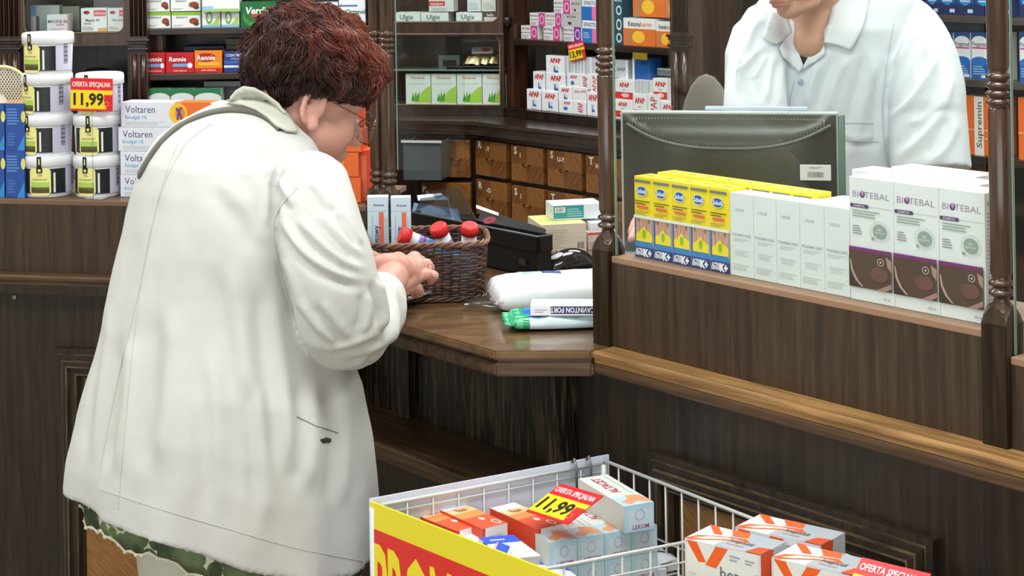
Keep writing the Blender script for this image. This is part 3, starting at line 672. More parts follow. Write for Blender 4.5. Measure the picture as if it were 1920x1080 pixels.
cpx(SB, .02, zu2, 876, 902, -14, .05, 'small pale box with faint blue print, left of two above the cabinet corner', **dict(base=(222, 228, 228), front=[('bars', .1, .1, .9, .5, 4, (150, 180, 200))]))
cpx(SB, .02, zu2, 903, 930, -14, .05, 'small pale box with faint brown print, right of two above the cabinet corner', **dict(base=(222, 224, 220), front=[('bars', .1, .1, .9, .5, 4, (180, 170, 150))]))
fib = dict(base=(228, 234, 232), front=[('p', [(.3, .08), (1, .08), (1, .62), (.75, .5)], (170, 212, 80)), ('p', [(.22, .12), (.36, .12), (.3, .4)], (70, 150, 50)), ('p', [(.36, .12), (.52, .12), (.56, .42), (.44, .3)], (86, 160, 56)), ('p', [(.3, .12), (.44, .12), (.42, .46)], (96, 170, 60)),
     T(.5, .88, .09, 'Fibraxine', (214, 130, 90), w=.84), ('r', .1, .68, .85, .69, (180, 190, 190)), ('r', 0, .0, 1, .05, (216, 230, 190))], top=[('r', 0, 0, 1, 1, (120, 130, 120))])
for k, (a, b) in enumerate(((761, 808), (809, 856), (857, 904), (905, 950))):
    cpx(SB, .025, ZB+.0009, a, b, 138, .08, 'white box with green grass blades and orange lettering, %s of four in the lower cabinet' % ORD[k], 'grass boxes', **fib)
# foil wrapped pack on the glass shelf
zg = SB.hit(850, 131)[1]+.0004
g0 = SB.sat(838, zg, .03); g1 = SB.sat(940, zg, .03)
t = bx('black_tray', (0, g1-g0, 0, .12, 0, .009), paint((16, 17, 18), .25), loc=SB.pt(g0, .02, zg), rz=SB.rz, bev=.002); tag(t, 'thin black tray on the glass shelf under the foil packs', 'tray')
random.seed(3)
bm = bmesh.new(); g0 = SB.sat(868, zg, .04); g1 = SB.sat(938, zg, .04)
r_ = bmesh.ops.create_grid(bm, x_segments=14, y_segments=8, size=.5)
for v in bm.verts:
    e = max(abs(v.co.x), abs(v.co.y))*2
    v.co = Vector(((v.co.x+.5)*(g1-g0), (v.co.y+.5)*.08, .0015+(1-e**4)*.028+random.uniform(0, .007)))
bmesh.ops.solidify(bm, geom=bm.faces, thickness=.0015)
tag(link('foil_pack', bm, paint((176, 160, 120), .22, .7, .85), loc=SB.pt(g0, .035, zg+.0095), rz=SB.rz), 'crumpled gold and silver foil pack on the black tray', 'package')
me = carton_mesh('foil_pack_card', .06, .05, .003, (228, 226, 222), top=[('e', .65, .5, .25, .3, (206, 70, 60)), ('bars', .1, .2, .4, .8, 4, (60, 60, 60))])
put('leaflet', me, SB.pt((g0+g1)/2+.003, .04, zg+.043), 0, 'white leaflet with red print lying over the foil pack', 'leaflet', rot=(.25, 0, SB.rz+.2))
cpx(SB, .07, zg, 822, 862, 103, .05, 'grey box with a dark middle on the glass shelf behind the pane', **dict(base=(120, 132, 134), front=[('r', .2, .1, .85, .6, (50, 34, 34))]))
# unit C upper shelf
zc = SCF.hit(1050, 78)[1]+.0003; H1 = SCF.hit(1040, 50)[1]-SCF.hit(1040, 75)[1]
mag = dict(base=(226, 224, 224), front=[T(.3, .78, .16, 'MOVERIN', (70, 70, 74), w=.5), ('r', 0, .46, .55, .5, (60, 70, 66)), ('r', .58, .0, .98, 1, (196, 70, 140)), ('ring', .78, .5, .14, .36, .3, (235, 190, 215)), ('bars', .05, .1, .5, .35, 3, (170, 170, 176))])
pur = dict(base=mag['base'], front=[(*e[:5], (120, 60, 160)) if e[0] == 'r' and e[1] == .58 else e for e in mag['front']])
gry = dict(base=(190, 190, 190), front=[T(.5, .75, .16, 'MOVERIN', (70, 70, 74), w=.8), ('e', .4, .3, .1, .1, (60, 60, 60))])
def rowC(z, items, d=.02):
    for (a, b, yt, dp, lab, st, g) in items: cpx(SCF, d, z, a, b, yt, dp, lab, g, **st)
rowC(zc, [(977, 1009, 48, .04, 'white box with magenta spiral, first from the corner on the shelf', mag, 'spiral boxes'),
          (1019, 1051, 49, .04, 'white box with magenta spiral, second from the corner on the shelf', mag, 'spiral boxes'),
          (1057, 1091, 50, .05, 'white box with purple spiral beside the blue and pink boxes', pur, 'spiral boxes'),
          (1092, 1122, 38, .05, 'blue and pink box with white top, lower of two beside the post', dict(base=(230, 234, 240), front=[('r', 0, 0, .62, .64, (40, 120, 196)), ('r', .62, 0, 1, .64, (226, 120, 180)), T(.5, .82, .18, 'SPASTIL', (90, 100, 120)), ('bars', .08, .2, .5, .5, 4, (180, 210, 240))]), 'blue and pink boxes')])
z2 = zc+SCF.hit(1030, 49)[1]-SCF.hit(1030, 74)[1]+.0006
rowC(z2, [(993, 1023, 24, .04, 'white box with magenta spiral on the second layer, nearest the corner', mag, 'spiral boxes'),
          (1024, 1054, 24, .04, 'white box with magenta spiral in the middle of the second layer', mag, 'spiral boxes'),
          (1055, 1089, 24, .05, 'plain grey box with small dark lettering on the second layer', gry, 'spiral boxes')])
z3 = z2+SCF.hit(1030, 24)[1]-SCF.hit(1030, 49)[1]+.0006
rowC(z3, [(1038, 1070, 0, .04, 'white box with magenta spiral crowning the spiral box stack', mag, 'spiral boxes'), (1071, 1089, 0, .05, 'narrow grey box crowning the spiral box stack', gry, 'spiral boxes')])
z4 = zc+SCF.hit(1105, 38)[1]-SCF.hit(1105, 80)[1]+.001
rowC(z4, [(1091, 1122, -2, .05, 'blue and pink box with white top, upper of two beside the post', dict(base=(230, 234, 240), front=[('r', 0, 0, .62, .64, (40, 110, 190)), ('r', .62, 0, 1, .64, (226, 120, 180)), T(.5, .82, .18, 'SPASTIL', (90, 100, 120))]), 'blue and pink boxes')])
# right of the post, upper
ket = dict(base=(238, 238, 236), front=[('r', 0, 0, 1, .62, (232, 120, 50)), ('e', .48, .32, .2, .22, (252, 200, 60)), ('p', [(.1, 0), (.2, 0), (.3, .55), (.2, .55)], (170, 140, 110)), T(.36, .8, .18, 'Ketonal', (70, 70, 74), w=.4), T(.74, .8, .16, 'sprint', (230, 150, 90), w=.3)], top=[('r', 0, 0, 1, 1, (190, 190, 188))], right=[('r', 0, 0, 1, .6, (226, 110, 50))])
teal = dict(base=(40, 84, 104), front=[('ring', .55, .72, .35, .1, .35, (230, 240, 240)), ('ring', .55, .42, .35, .12, .35, (226, 238, 240)), ('ring', .55, .14, .35, .1, .35, (226, 238, 240)), T(.5, .93, .05, 'Molekin', WH)])
rowC(zc, [(1153, 1168, -6, .06, 'dark teal box with white curls close beside the middle post', teal, None)])
rowC(zc, [(1169, 1229, 34, .05, 'white and orange box with yellow glow, larger lower one on the shelf', ket, 'orange glow boxes'),
          (1230, 1266, 40, .05, 'white and orange box with yellow glow next to the pilaster', ket, 'orange glow boxes')], d=.012)
zk = zc+SCF.hit(1200, 34)[1]-SCF.hit(1200, 88)[1]+.001
rowC(zk, [(1187, 1247, -28, .05, 'orange box with bright yellow glow stacked above the lower orange boxes', ket, 'orange glow boxes'), (1248, 1268, -22, .05, 'orange box end stacked in the corner against the pilaster', ket, 'orange glow boxes')], d=.02)
# lower: blue lettered and red lettered boxes on the worktop
apb = dict(base=(240, 243, 245), front=[T(.52, .76, .24, 'APAP', (200, 50, 46), bold=.05, w=.78), ('p', [(.42, .16), (.7, .16), (.64, .36), (.44, .5)], (50, 110, 180)), ('e', .6, .38, .1, .12, (210, 226, 240)), ('bars', .3, .05, .9, .1, 2, (190, 196, 200))], left=[('r', 0, 0, 1, 1, (60, 150, 196))])
aps = dict(base=(236, 240, 242), front=[T(.3, .76, .22, 'APAP', (200, 50, 46), bold=.04, w=.4), ('e', .25, .35, .08, .14, (60, 120, 190)), ('r', .56, 0, .57, 1, (180, 196, 206)), T(.8, .5, .2, 'APAP', (190, 60, 56), rot=90, w=.75)], left=[('r', 0, 0, 1, 1, (60, 150, 196))])
apw = dict(base=(226, 230, 234), front=[('bars', .02, 0, .98, 1, 8, (176, 186, 196), 1)])
apv = dict(base=(234, 238, 240), front=[T(.5, .5, .5, 'APAP', (200, 60, 56), rot=90, w=.8)])
apr = dict(base=(240, 242, 243), front=[T(.5, .76, .2, 'APAP', (204, 44, 44), bold=.05, w=.72), T(.5, .54, .07, 'extra', (90, 90, 100)), ('r', .05, .1, .95, .42, (214, 50, 54)), ('e', .55, .28, .2, .1, (240, 200, 196))])
zw = ZB+.0006
G1, G2 = 'stacked white painkiller boxes', 'stacked red and white painkiller boxes'
def hpx(px, y0, y1, d=.0): return SCF.hit(px, y0, d)[1]-SCF.hit(px, y1, d)[1]
rowC(zw, [(988, 1014, 167, .035, 'white box with red lettering and blue edge, outermost in the bottom row', apb, G1),
          (1016, 1046, 171, .035, 'white box with red lettering, second in the bottom row', apb, G1),
          (1048, 1099, 188, .03, 'small white box with two red words lying at the bottom of the stack', aps, G1),
          (1101, 1122, 172, .035, 'white box with red lettering in the bottom row, half behind the post', apb, G1)], d=.0)
h1 = hpx(1030, 171, 204)+.0008
zz = zw+h1
rowC(zz, [(1000, 1022, 134, .035, 'white box with red lettering and blue edge, outermost in the second row', apb, G1), (1024, 1060, 137, .035, 'white box with red lettering, second in the second row', apb, G1)], d=.004)
zs = zw+hpx(1075, 188, 209)+.0008
rowC(zs, [(1047, 1072, 162, .03, 'small white box with blue mark, above the lying small box', apb, G1), (1073, 1100, 163, .03, 'small white box with tiny red words, above the lying small box', dict(base=WH, front=[T(.35, .7, .18, 'APAP', (200, 60, 56), w=.4), T(.8, .75, .18, 'APAP', (200, 60, 56), w=.35)]), G1)], d=.001)
zs2 = zs+hpx(1080, 163, 188)+.0014
rowC(zs2+.0005, [(1063, 1106, 138, .03, 'small white box with upright red word, in the middle of the stack beside the post', aps, G1)], d=.003)
rowC(zw+hpx(1110, 172, 212)+.001, [(1107, 1122, 138, .03, 'white box sliver with red words just beside the post', apv, G1)], d=.003)
rowC(zz+hpx(1030, 137, 170)+.001, [(1024, 1058, 104, .035, 'white box with red lettering, topmost of the stack under the price tag', apb, G1), (1059, 1110, 106, .035, 'row of thin white box edges under the yellow price tag', apw, G1), (1111, 1122, 110, .03, 'thin white box beside the post level with the stack top', apw, G1)], d=.005)
rowC(zw, [(1150, 1186, 186, .05, 'red and white box with big red word at the bottom, beside the middle post', apr, G2), (1187, 1213, 176, .05, 'red and white box with red band, second in the bottom row', apr, G2), (1214, 1238, 176, .05, 'white box edge with upright red word in the bottom row', apv, G2), (1239, 1268, 190, .05, 'red and white box in the bottom row against the pilaster', apr, G2)], d=.0)
zr_ = zw+hpx(1165, 186, 219)+.001
rowC(zr_, [(1152, 1190, 149, .05, 'red and white box with broad red band, upper row beside the middle post', apr, G2)], d=.003)
zr_ = zw+hpx(1210, 176, 224)+.001
rowC(zr_, [(1191, 1223, 150, .05, 'white stack of thin box edges between two red and white boxes', apw, G2)], d=.003)
zr_ = zw+hpx(1250, 190, 230)+.001
rowC(zr_, [(1224, 1253, 147, .05, 'red and white box with red band, upper row near the pilaster', apr, G2), (1254, 1268, 148, .05, 'white box edge with upright red word against the pilaster, upper row', apv, G2)], d=.003)
zt_ = zw+hpx(1170, 149, 221)+.003
rowC(zt_, [(1152, 1178, 112, .04, 'white flat box with small dark lettering above the red and white boxes', dict(base=(206, 212, 216), front=[T(.5, .5, .2, 'APAP', (70, 76, 84)), ('r', .85, 0, 1, 1, (240, 243, 245))]), None),
           (1186, 1220, 108, .04, 'bright blue box with white end lying above the stacked white edges', dict(base=(30, 96, 176), front=[('r', 0, 0, .12, 1, WH)], top=[('r', 0, 0, 1, 1, (200, 206, 212))]), None)], d=.02)
zt_ = zw+hpx(1250, 147, 232)+.003
rowC(zt_, [(1232, 1262, 128, .04, 'grey green box lying on top of the stack against the pilaster', dict(base=(110, 122, 120), front=[('r', 0, .8, 1, 1, (180, 186, 186))]), None)], d=.03)
# price tags
def price_tag(label, loc, rot, w_, h_, price, rz=0, group=None):
    bm = bmesh.new(); mats = [paint((226, 40, 50), .35)]
    box(bm, -w_/2, w_/2, 0, .0012, 0, h_)
    els = [('r', 0, .06, 1, .64, (246, 216, 40)), ('p', [(.86, .04), (1, .04), (1, .5), (.8, .5), (.8, .3)], (214, 40, 44)), ('ring', .86, .22, .06, .08, .35, (240, 120, 80)),
           T(.5, .82, .15, 'OFERTA SPECJALNA', (250, 245, 240), bold=.02, w=.92, fill=True), T(.43, .37, .36, price, (40, 36, 24), w=.72, fill=True, bold=.03)]
    draw(bm, els, 0, mats, Vector((-w_/2, 0, 0)), X3, Z3, w_, h_, -Y3)
    me = bpy.data.meshes.new('price_tag'); bm.to_mesh(me); bm.free()
    for m in mats: me.materials.append(m)
    return put('price_tag', me, loc, 0, label, 'price tag', group, rot=rot)
s = SCF.sat(1081, 1.25, -.004); zt = SCF.hit(1075, 80, -.004)[1]; zb = SCF.hit(1080, 112, -.004)[1]
price_tag('red and yellow price tag reading 13,99 hanging from the shelf edge', SCF.pt(s+.004, -.003, zb), (0, math.radians(-12), SCF.rz), .067, zt-zb+.002, '13,99')
s = SCF.sat(1199, 1.26, -.004)
me = carton_mesh('tag', .055, .001, .018, (150, 122, 24)); put('price_tag', me, SCF.pt(s, -.003, zc-.034), SCF.rz, 'plain mustard yellow shelf tag under the orange glow boxes', 'price tag')
# unit D
blue = dict(base=(28, 84, 156), front=[('r', 0, .0, 1, .3, (24, 40, 96)), ('e', .5, .55, .42, .3, (40, 140, 206)), ('r', .2, .35, .8, .38, (220, 235, 245)), ('r', .3, .5, .9, .53, (200, 226, 240)), ('r', .65, .07, .95, .16, (200, 220, 240)), ('r', 0, .7, .12, .85, (200, 210, 60))])
reg = dict(base=(232, 236, 240), front=[('r', 0, .82, 1, 1, (30, 70, 130)), ('e', .5, .8, .48, .12, (232, 236, 240)), T(.5, .75, .1, 'Pregamed', (50, 60, 80), w=.9), ('r', .05, .65, .95, .68, (206, 60, 110)), ('r', 0, 0, 1, .38, (28, 90, 170)), ('e', .5, .38, .5, .1, (34, 110, 190)), ('bars', .1, .1, .9, .3, 4, (150, 200, 235)), ('r', .6, .03, .95, .09, (220, 230, 240))], top=[('r', 0, 0, 1, 1, (60, 90, 140))])
zD = [SD.hit(1830, y)[1] for y in (31, 150, 293)]
for k, (a, b) in enumerate(((1736, 1760), (1761, 1792), (1794, 1826), (1828, 1861), (1863, 1895), (1912, 1944))):
    cpx(SD, .02, zD[0]+.0004, a, b, -45, .05, 'tall blue box with pale sheen on the top shelf, %s from the pharmacist' % ORD[k], 'tall blue boxes', **blue)
for k, (a, b) in enumerate(((1758, 1788), (1790, 1820), (1822, 1853), (1855, 1886), (1912, 1944))):
    cpx(SD, .02, zD[1]+.0004, a, b, 60, .05, 'tall white and blue box with pink line on the middle shelf, %s from the pharmacist' % ORD[k], 'white and blue boxes', **reg)
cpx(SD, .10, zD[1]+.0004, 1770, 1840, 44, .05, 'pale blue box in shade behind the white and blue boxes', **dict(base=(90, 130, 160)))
cpx(SD, .03, zD[2]+.0004, 1790, 1808, 182, .08, 'white box with upright grey lettering squeezed beside the white coat sleeve', **dict(base=(236, 238, 238), front=[T(.5, .5, .4, 'Supremin', (90, 90, 100), rot=90, w=.8)]))
sup = dict(base=(240, 112, 36), front=[('r', .30, 0, .58, 1, (240, 238, 232)), T(.44, .52, .16, 'Supremin', (110, 70, 50), rot=90, w=.78, fill=True), ('r', .0, .42, .3, .44, (250, 190, 150)), ('r', .6, .42, .9, .44, (250, 190, 150)), ('r', .6, .28, .85, .3, (250, 190, 150))], top=[('r', 0, 0, 1, 1, (220, 200, 180))])
cpx(SD, .02, zD[2]+.0004, 1809, 1872, 181, .08, 'large orange box with white band and upright brown lettering', 'large orange boxes', **sup)
cpx(SD, .02, zD[2]+.0004, 1910, 1962, 184, .08, 'large orange box on the low shelf beyond the last post', 'large orange boxes', **sup)
cpx(SD, .02, zD[2]-.12+.0004, 1790, 1850, 318, .08, 'orange box with white patch on the shelf below the large orange box', **dict(base=(232, 96, 34), front=[('r', .35, .3, .6, 1, (200, 150, 110))]))
b_ = thing('folded_pouch', 'dark grey folded pouches lying on the shelf above the orange box', 'pouch', SD.pt(SD.sat(1795, 1.2, .02), .02, zD[1]-.02), SD.rz)
bpy.data.objects.remove(b_)
# grey office chair behind the counter
cp = W(1325, 170, 3.95)
t = thing('office_chair', 'grey office chair with rounded backrest behind the monitor', 'chair', (cp.x, cp.y, 0), -.6)
def chair_part(name, pts, r, m): bm = bmesh.new(); tube(bm, pts, r, 10); return link(name, bm, m, t)
GC = fabric('grey_chair_fabric', (92, 88, 80), (112, 106, 96))
bm = bmesh.new(); ellipsoid(bm, (0, 0, 1.07), (.075, .03, .20)); link('backrest', bm, GC, t, smooth=True)
bm = bmesh.new(); ellipsoid(bm, (0, -.2, .60), (.2, .2, .04)); link('seat', bm, GC, t, smooth=True)
chair_part('gas_column', [(0, -.2, .57), (0, -.2, .12)], .025, paint((30, 30, 30), .3))
chair_part('back_support', [(0, -.1, .58), (0, .04, .6), (0, .02, .9)], .018, paint((30, 30, 30), .3))
for k in range(5):
    a = k*math.pi*2/5; chair_part('foot', [(0, -.2, .12), (.26*math.cos(a), -.2+.26*math.sin(a), .04), (.27*math.cos(a), -.2+.27*math.sin(a), .022)], .02, paint((30, 30, 30), .3))
# ------------------------------------------------------------------ products on the right counter screen
def T(u, v, h, s, c, **k): return ('t', u, v, h, s, c, k)
ZQ = ZP+.0004
SK = (206, 160, 140)
def sholl(k):
    return dict(base=(250, 226, 40), front=[('r', 0, 0, 1, .17, (44, 54, 130)), ('r', 0, .13, 1, .2, (40, 130, 200)), ('r', 0, .17, .09, .5, (70, 90, 160)), ('r', .09, .2, .93, .485, SK),
        ('r', .93, .17, 1, .5, (120, 150, 200)), ('p', [(.09, .2), (.93, .2), (.93, .3), (.62, .35), (.5, .39), (.38, .35), (.09, .29)], (248, 222, 30)), ('e', .51, .29, .1, .055, (140, 190, 50)),
        ('r', .27, .3, .29, .46, (180, 128, 112)), ('r', .45, .38, .47, .47, (184, 132, 114)), ('r', .63, .33, .65, .47, (180, 128, 112)), ('r', .2, .44, .25, .48, (120, 80, 90)), ('r', .75, .43, .8, .48, (120, 80, 90)),
        ('r', 0, .485, 1, .52, (236, 240, 238)), ('r', .03, .93, .9, .962, (120, 124, 130)),
        ('e', .44, .825, .3, .062, (235, 244, 250)), ('e', .44, .825, .275, .054, (36, 92, 170)), T(.44, .825, .05, 'Scholl', (235, 244, 250), bold=.04, w=.48),
        ('bars', .08, .66, .9, .72, 2, (96, 88, 40)), ('r', .18, .61, .78, .645, (236, 110, 80)), ('bars', .08, .54, .85, .585, 2, (170, 160, 60)),
        T(.33, .09, .05, 'ACTIVE', (235, 240, 250), bold=.05, w=.45), T(.33, .05, .035, 'REPAIR', (225, 232, 246), bold=.05, w=.45), T(.74, .07, .09, 'K+', (245, 248, 252), bold=.06, w=.4)],
        top=[('e', .45, .5, .25, .12, (150, 170, 60)), ('r', 0, .02, 1, .05, (210, 190, 40)), ('r', .0, 0, .015, 1, (200, 180, 40))], left=[('r', 0, 0, 1, .17, (44, 54, 130)), ('r', 0, .17, 1, .5, (70, 120, 170))])
px = [1191, 1227, 1262, 1297, 1333, 1370]; tp = [331, 337, 343, 349, 355]
SG = 'yellow foot cream boxes in the front row'
d0 = .0680
hS = RC.hit(1280, 343, d0)[1]-ZP
me0 = None
for k in range(5):
    s0, s1 = RC.sat(px[k], ZP, d0), RC.sat(px[k+1], ZP, d0)
    me = carton_mesh('foot_cream_box', s1-s0-.0006, .036, hS, **sholl(k)); w0 = s1-s0
    put('medicine_box', me, RC.pt((s0+s1)/2, d0, ZQ), RC.rz, 'yellow and blue box with a foot picture, %s of five from the post' % ORD[k], 'box', SG)
sA0, sAw = RC.sat(1191, ZP, d0), w0
for k in range(8):
    me = carton_mesh('foot_cream_box', sAw-.0008, .036, hS+.003, **sholl(k))
    put('medicine_box', me, RC.pt(sA0+.012+sAw*(k+.5), d0+.0375, ZQ), RC.rz, 'yellow box in the rear row, %s from the middle post, only its top showing' % ORD[k], 'box', 'yellow boxes in the rear row')
# plain white boxes
LG = (206, 214, 216)
def pale(k):
    return dict(base=(226, 232, 234), front=[T(.42, .8, .035, 'LIRENE', (176, 186, 190), w=.4), T(.5, .5, .035, 'PHARMACERIS', (172, 182, 188), w=.85), ('bars', .15, .42, .85, .47, 2, (200, 208, 212)), ('bars', .2, .25, .85, .33, 3, (204, 212, 216)), ('bars', .1, .08, .85, .16, 3, (200, 208, 212))],
                top=[('ring', .5, .5, .35, .3, .15, (206, 214, 218)), ('r', 0, .0, 1, .02, (200, 208, 212))])
px = [1370, 1414, 1457, 1501, 1547, 1595]
hW = RC.hit(1460, 374, d0)[1]-ZP
for k in range(5):
    s0, s1 = RC.sat(px[k], ZP, d0), RC.sat(px[k+1], ZP, d0)
    me = carton_mesh('cream_box', s1-s0-.0007, .045, hW, **pale(k)); wl = s1-s0
    put('medicine_box', me, RC.pt((s0+s1)/2, d0, ZQ), RC.rz, 'plain white box with faint grey print, %s of five after the yellow boxes' % ORD[k], 'box', 'plain white boxes in the front row')
sW0 = RC.sat(1470, ZP, d0+.047)
for r in range(2):
    for k in range(5 if r == 0 else 3):
        me = carton_mesh('cream_box', wl-.0015, .045, hW+.001*r, **pale(k))
        off = sA0+.012+sAw*8+.004 if r == 0 else sA0+.012+sAw*8+.03
        if r == 0 and k >= 3: continue
        put('medicine_box', me, RC.pt(off+wl*(k+.5), d0+(.0465 if r == 0 else .093), ZQ), RC.rz, 'plain white box in the %s row, %s from the rear yellow boxes' % (('middle', 'back')[r], ORD[k]), 'box', 'plain white boxes in the rear rows')
# tall white shampoo boxes
def bio(k):
    P = (96, 60, 110)
    return dict(base=(232, 235, 238), front=[T(.5, .865, .052, 'BI  TEBAL', (150, 130, 160), w=.84, fill=True, bold=-.005), ('e', .305, .865, .062, .028, (120, 60, 130)), ('p', [(.27, .88), (.3, .9), (.34, .88), (.32, .85)], (200, 150, 200)),
        ('r', .42, .768, .98, .771, (160, 165, 175)), ('r', .05, .755, .42, .785, P), ('e', .05, .77, .025, .015, P), ('e', .42, .77, .03, .015, P), T(.23, .77, .018, 'SZAMPON', (225, 215, 235), w=.3),
        ('bars', .08, .68, .72, .745, 3, (150, 168, 150)), ('bars', .08, .54, .3, .62, 4, (150, 146, 160)), ('ring', .7, .585, .22, .085, .06, (205, 212, 214)), ('e', .7, .585, .155, .058, (150, 166, 158)), T(.7, .6, .02, 'LEK', (225, 232, 228), w=.2), T(.7, .575, .018, 'Hypertrichoza', (225, 232, 228), w=.24), ('e', .55, .52, .03, .012, (140, 150, 145)),
        ('r', .0, .11, .97, .43, (84, 62, 52)), ('r', 0, .405, .97, .435, (122, 44, 110)), ('r', 0, .43, .5, .437, (150, 70, 160)),
        ('p', [(.0, .11), (.0, .37), (.05, .3), (.12, .22), (.2, .16), (.34, .11)], (58, 42, 38)), ('p', [(.02, .33), (.05, .33), (.1, .24), (.2, .17), (.33, .12), (.28, .12), (.14, .17), (.05, .24)], (190, 156, 142)),
        ('p', [(.97, .36), (.84, .39), (.88, .31), (.97, .27)], (176, 138, 126)), ('p', [(.62, .11), (.97, .18), (.97, .14), (.82, .11)], (170, 128, 118)), ('e', .7, .24, .2, .06, (112, 74, 66)), ('ring', .73, .34, .075, .03, .18, (208, 200, 190)), ('e', .73, .34, .02, .008, (225, 220, 210)),
        T(.86, .05, .02, '150 ml', (120, 125, 135), w=.2)],
        right=[('bars', .1, .12, .9, .86, 26, (176, 180, 190)), ('r', .1, .9, .9, .93, (170, 172, 186))], top=[('bars', .1, .1, .9, .4, 3, (214, 218, 222))])
px = [1595, 1678, 1763, 1850]; d1 = .0655
hB = RC.hit(1720, 347, d1)[1]-ZP
for k in range(3):
    s0, s1 = RC.sat(px[k], ZP, d1), RC.sat(px[k+1], ZP, d1); wb = s1-s0
    me = carton_mesh('shampoo_box', wb-.0006, .046, hB, **bio(k)); sE_ = s1
    put('shampoo_box', me, RC.pt((s0+s1)/2, d1, ZQ), RC.rz, 'tall white shampoo box with purple band and hair picture, %s' % ('nearest the plain white boxes', 'middle of the front row', 'nearest the last turned post')[k], 'box', 'tall white shampoo boxes')
for k in range(3):
    me = carton_mesh('shampoo_box', wb-.001, .046, hB+.0015, **bio(k))
    put('shampoo_box', me, RC.pt(RC.sat(1862, ZP, d1+.07)-wb*(k+.5), d1+.048, ZQ), RC.rz, 'tall white shampoo box in the rear row, %s from the last turned post' % ORD[k], 'box', 'tall white shampoo boxes, rear row')
for k in range(2):
    me = carton_mesh('shampoo_box', wb-.001, .046, hB+.003, **bio(k))
    put('shampoo_box', me, RC.pt(RC.sat(1864, ZP, d1+.13)-wb*(k+.5), d1+.096, ZQ), RC.rz, 'tall white shampoo box in the third row, %s from the last turned post' % ORD[k], 'box', 'tall white shampoo boxes, rear row')
# ------------------------------------------------------------------ monitor seen from behind
MP = Fr(4, 0); mz = RC
c0_ = W(1163, 207, 3.06); c1_ = W(1572, 212, 2.98)
ang = math.atan2(c1_.y-c0_.y, c1_.x-c0_.x); wm = (c1_.xy-c0_.xy).length; zt = (c0_.z+c1_.z)/2
t = thing('computer_monitor', 'black computer monitor seen from behind, with vent slots and a white barcode sticker', 'monitor', ((c0_.x+c1_.x)/2, (c0_.y+c1_.y)/2, .9498), ang)
hm = zt-.9498; zb_ = hm-.24
MB1 = paint((34, 36, 34), .28, .5); MB2 = paint((58, 60, 52), .3, .5); MFR = paint((172, 180, 180), .35)
bm = bmesh.new(); box(bm, -wm/2, wm/2, 0, .02, zb_, hm, bev=.003); link('bezel', bm, MFR, t)
bm = bmesh.new()   # rear shell, bulging towards the customer side
nx, nz = 24, 20; V = []
for j in range(nz+1):
    row = []
    for i in range(nx+1):
        u = i/nx*2-1; v = j/nz*2-1
        e = max(abs(u), abs(v)); bul = .028*(1-min(1, max(0, (e-.55)/.45))**2)
        row.append(bm.verts.new((u*(wm/2-.004), -.001-bul, (zb_+hm)/2+v*(.24/2-.004))))
    V.append(row)
for j in range(nz):
    for i in range(nx): bm.faces.new((V[j][i], V[j][i+1], V[j+1][i+1], V[j+1][i])).smooth = True
link('rear_shell', bm, MB2, t)
# vent grille: ribs hanging from the top edge down to an arc
bm = bmesh.new(); n = 64; ctr = 0
def shell_y(u, v):
    e = max(abs(u), abs(v)); return -.001-.028*(1-min(1, max(0, (e-.55)/.45))**2)
arcp = []
for i in range(n+1):
    u = -.93+1.86*i/n; x = u*(wm/2); zarc = hm-.012-.046*(1-abs(u)**2.6)
    arcp.append(Vector((x, min(shell_y(u, (zarc-(zb_+hm)/2)/(.12)), -.003)-.003, zarc)))
    if i % 1 == 0 and 0 < i < n and abs(u) < .9:
        ya = shell_y(u, .99)-.004; tube(bm, [(x, ya, hm-.011), (x, arcp[-1].y+.001, zarc)], .0016, 5)
tube(bm, arcp, .0028, 8)
link('vent_grille', bm, paint((88, 92, 86), .35), t)
s_ = .0; a_, b_ = ray(1502, 303); 
stx = (proj((0, 3, 1))[0])
def mon_xz(px_, py_):
    P0 = Vector((t.location.x, t.location.y)); dx = Vector((math.cos(ang), math.sin(ang))); nn = Vector((-dx.y, dx.x))
    a, b = ray(px_, py_); Y = nn.dot(P0)/(nn.x*a+nn.y); return dx.dot(Vector((a*Y, Y))-P0), EYE-b*Y-.9498
xa, za = mon_xz(1502, 304); xb, zb2_ = mon_xz(1560, 334)
bm = bmesh.new(); mats = [paint((232, 234, 238), .5)]
box(bm, xa, xb, -.032, -.0285, zb2_, za, bev=.0008)
draw(bm, [('bars', .25, .2, .78, .55, 22, (60, 60, 70), 1), ('bars', .3, .75, .75, .9, 2, (150, 150, 165))], 0, mats, Vector((xa, -.032, zb2_)), X3, Z3, xb-xa, za-zb2_, -Y3)
link('barcode_sticker', bm, mats, t)
bm = bmesh.new(); box(bm, wm/2-.002, wm/2+.010, .0, .012, zb_, hm-.004, bev=.002); link('side_edge', bm, paint((96, 128, 124), .2, .7), t)
bm = bmesh.new(); box(bm, -.035, .035, -.03, .0, .012, zb_+.08, bev=.006); link('stand_neck', bm, MB1, t)
bm = bmesh.new(); lathe(bm, [(.115, 0), (.118, .004), (.11, .012), (.04, .016)], 32); link('stand_base', bm, MB1, t)
bm = bmesh.new(); box(bm, .05-.12, .05+.05, .002, .014, 0, .006, bev=.001)
o = link('plastic_folder', bm, paint((190, 204, 226), .4), None, W(1400, 205, 3.03)-Vector((0, 0, .001)), ang); o.location.z = .9498+hm+.0003; tag(o, 'thin pale blue strip of paper lying on top of the monitor', 'paper')
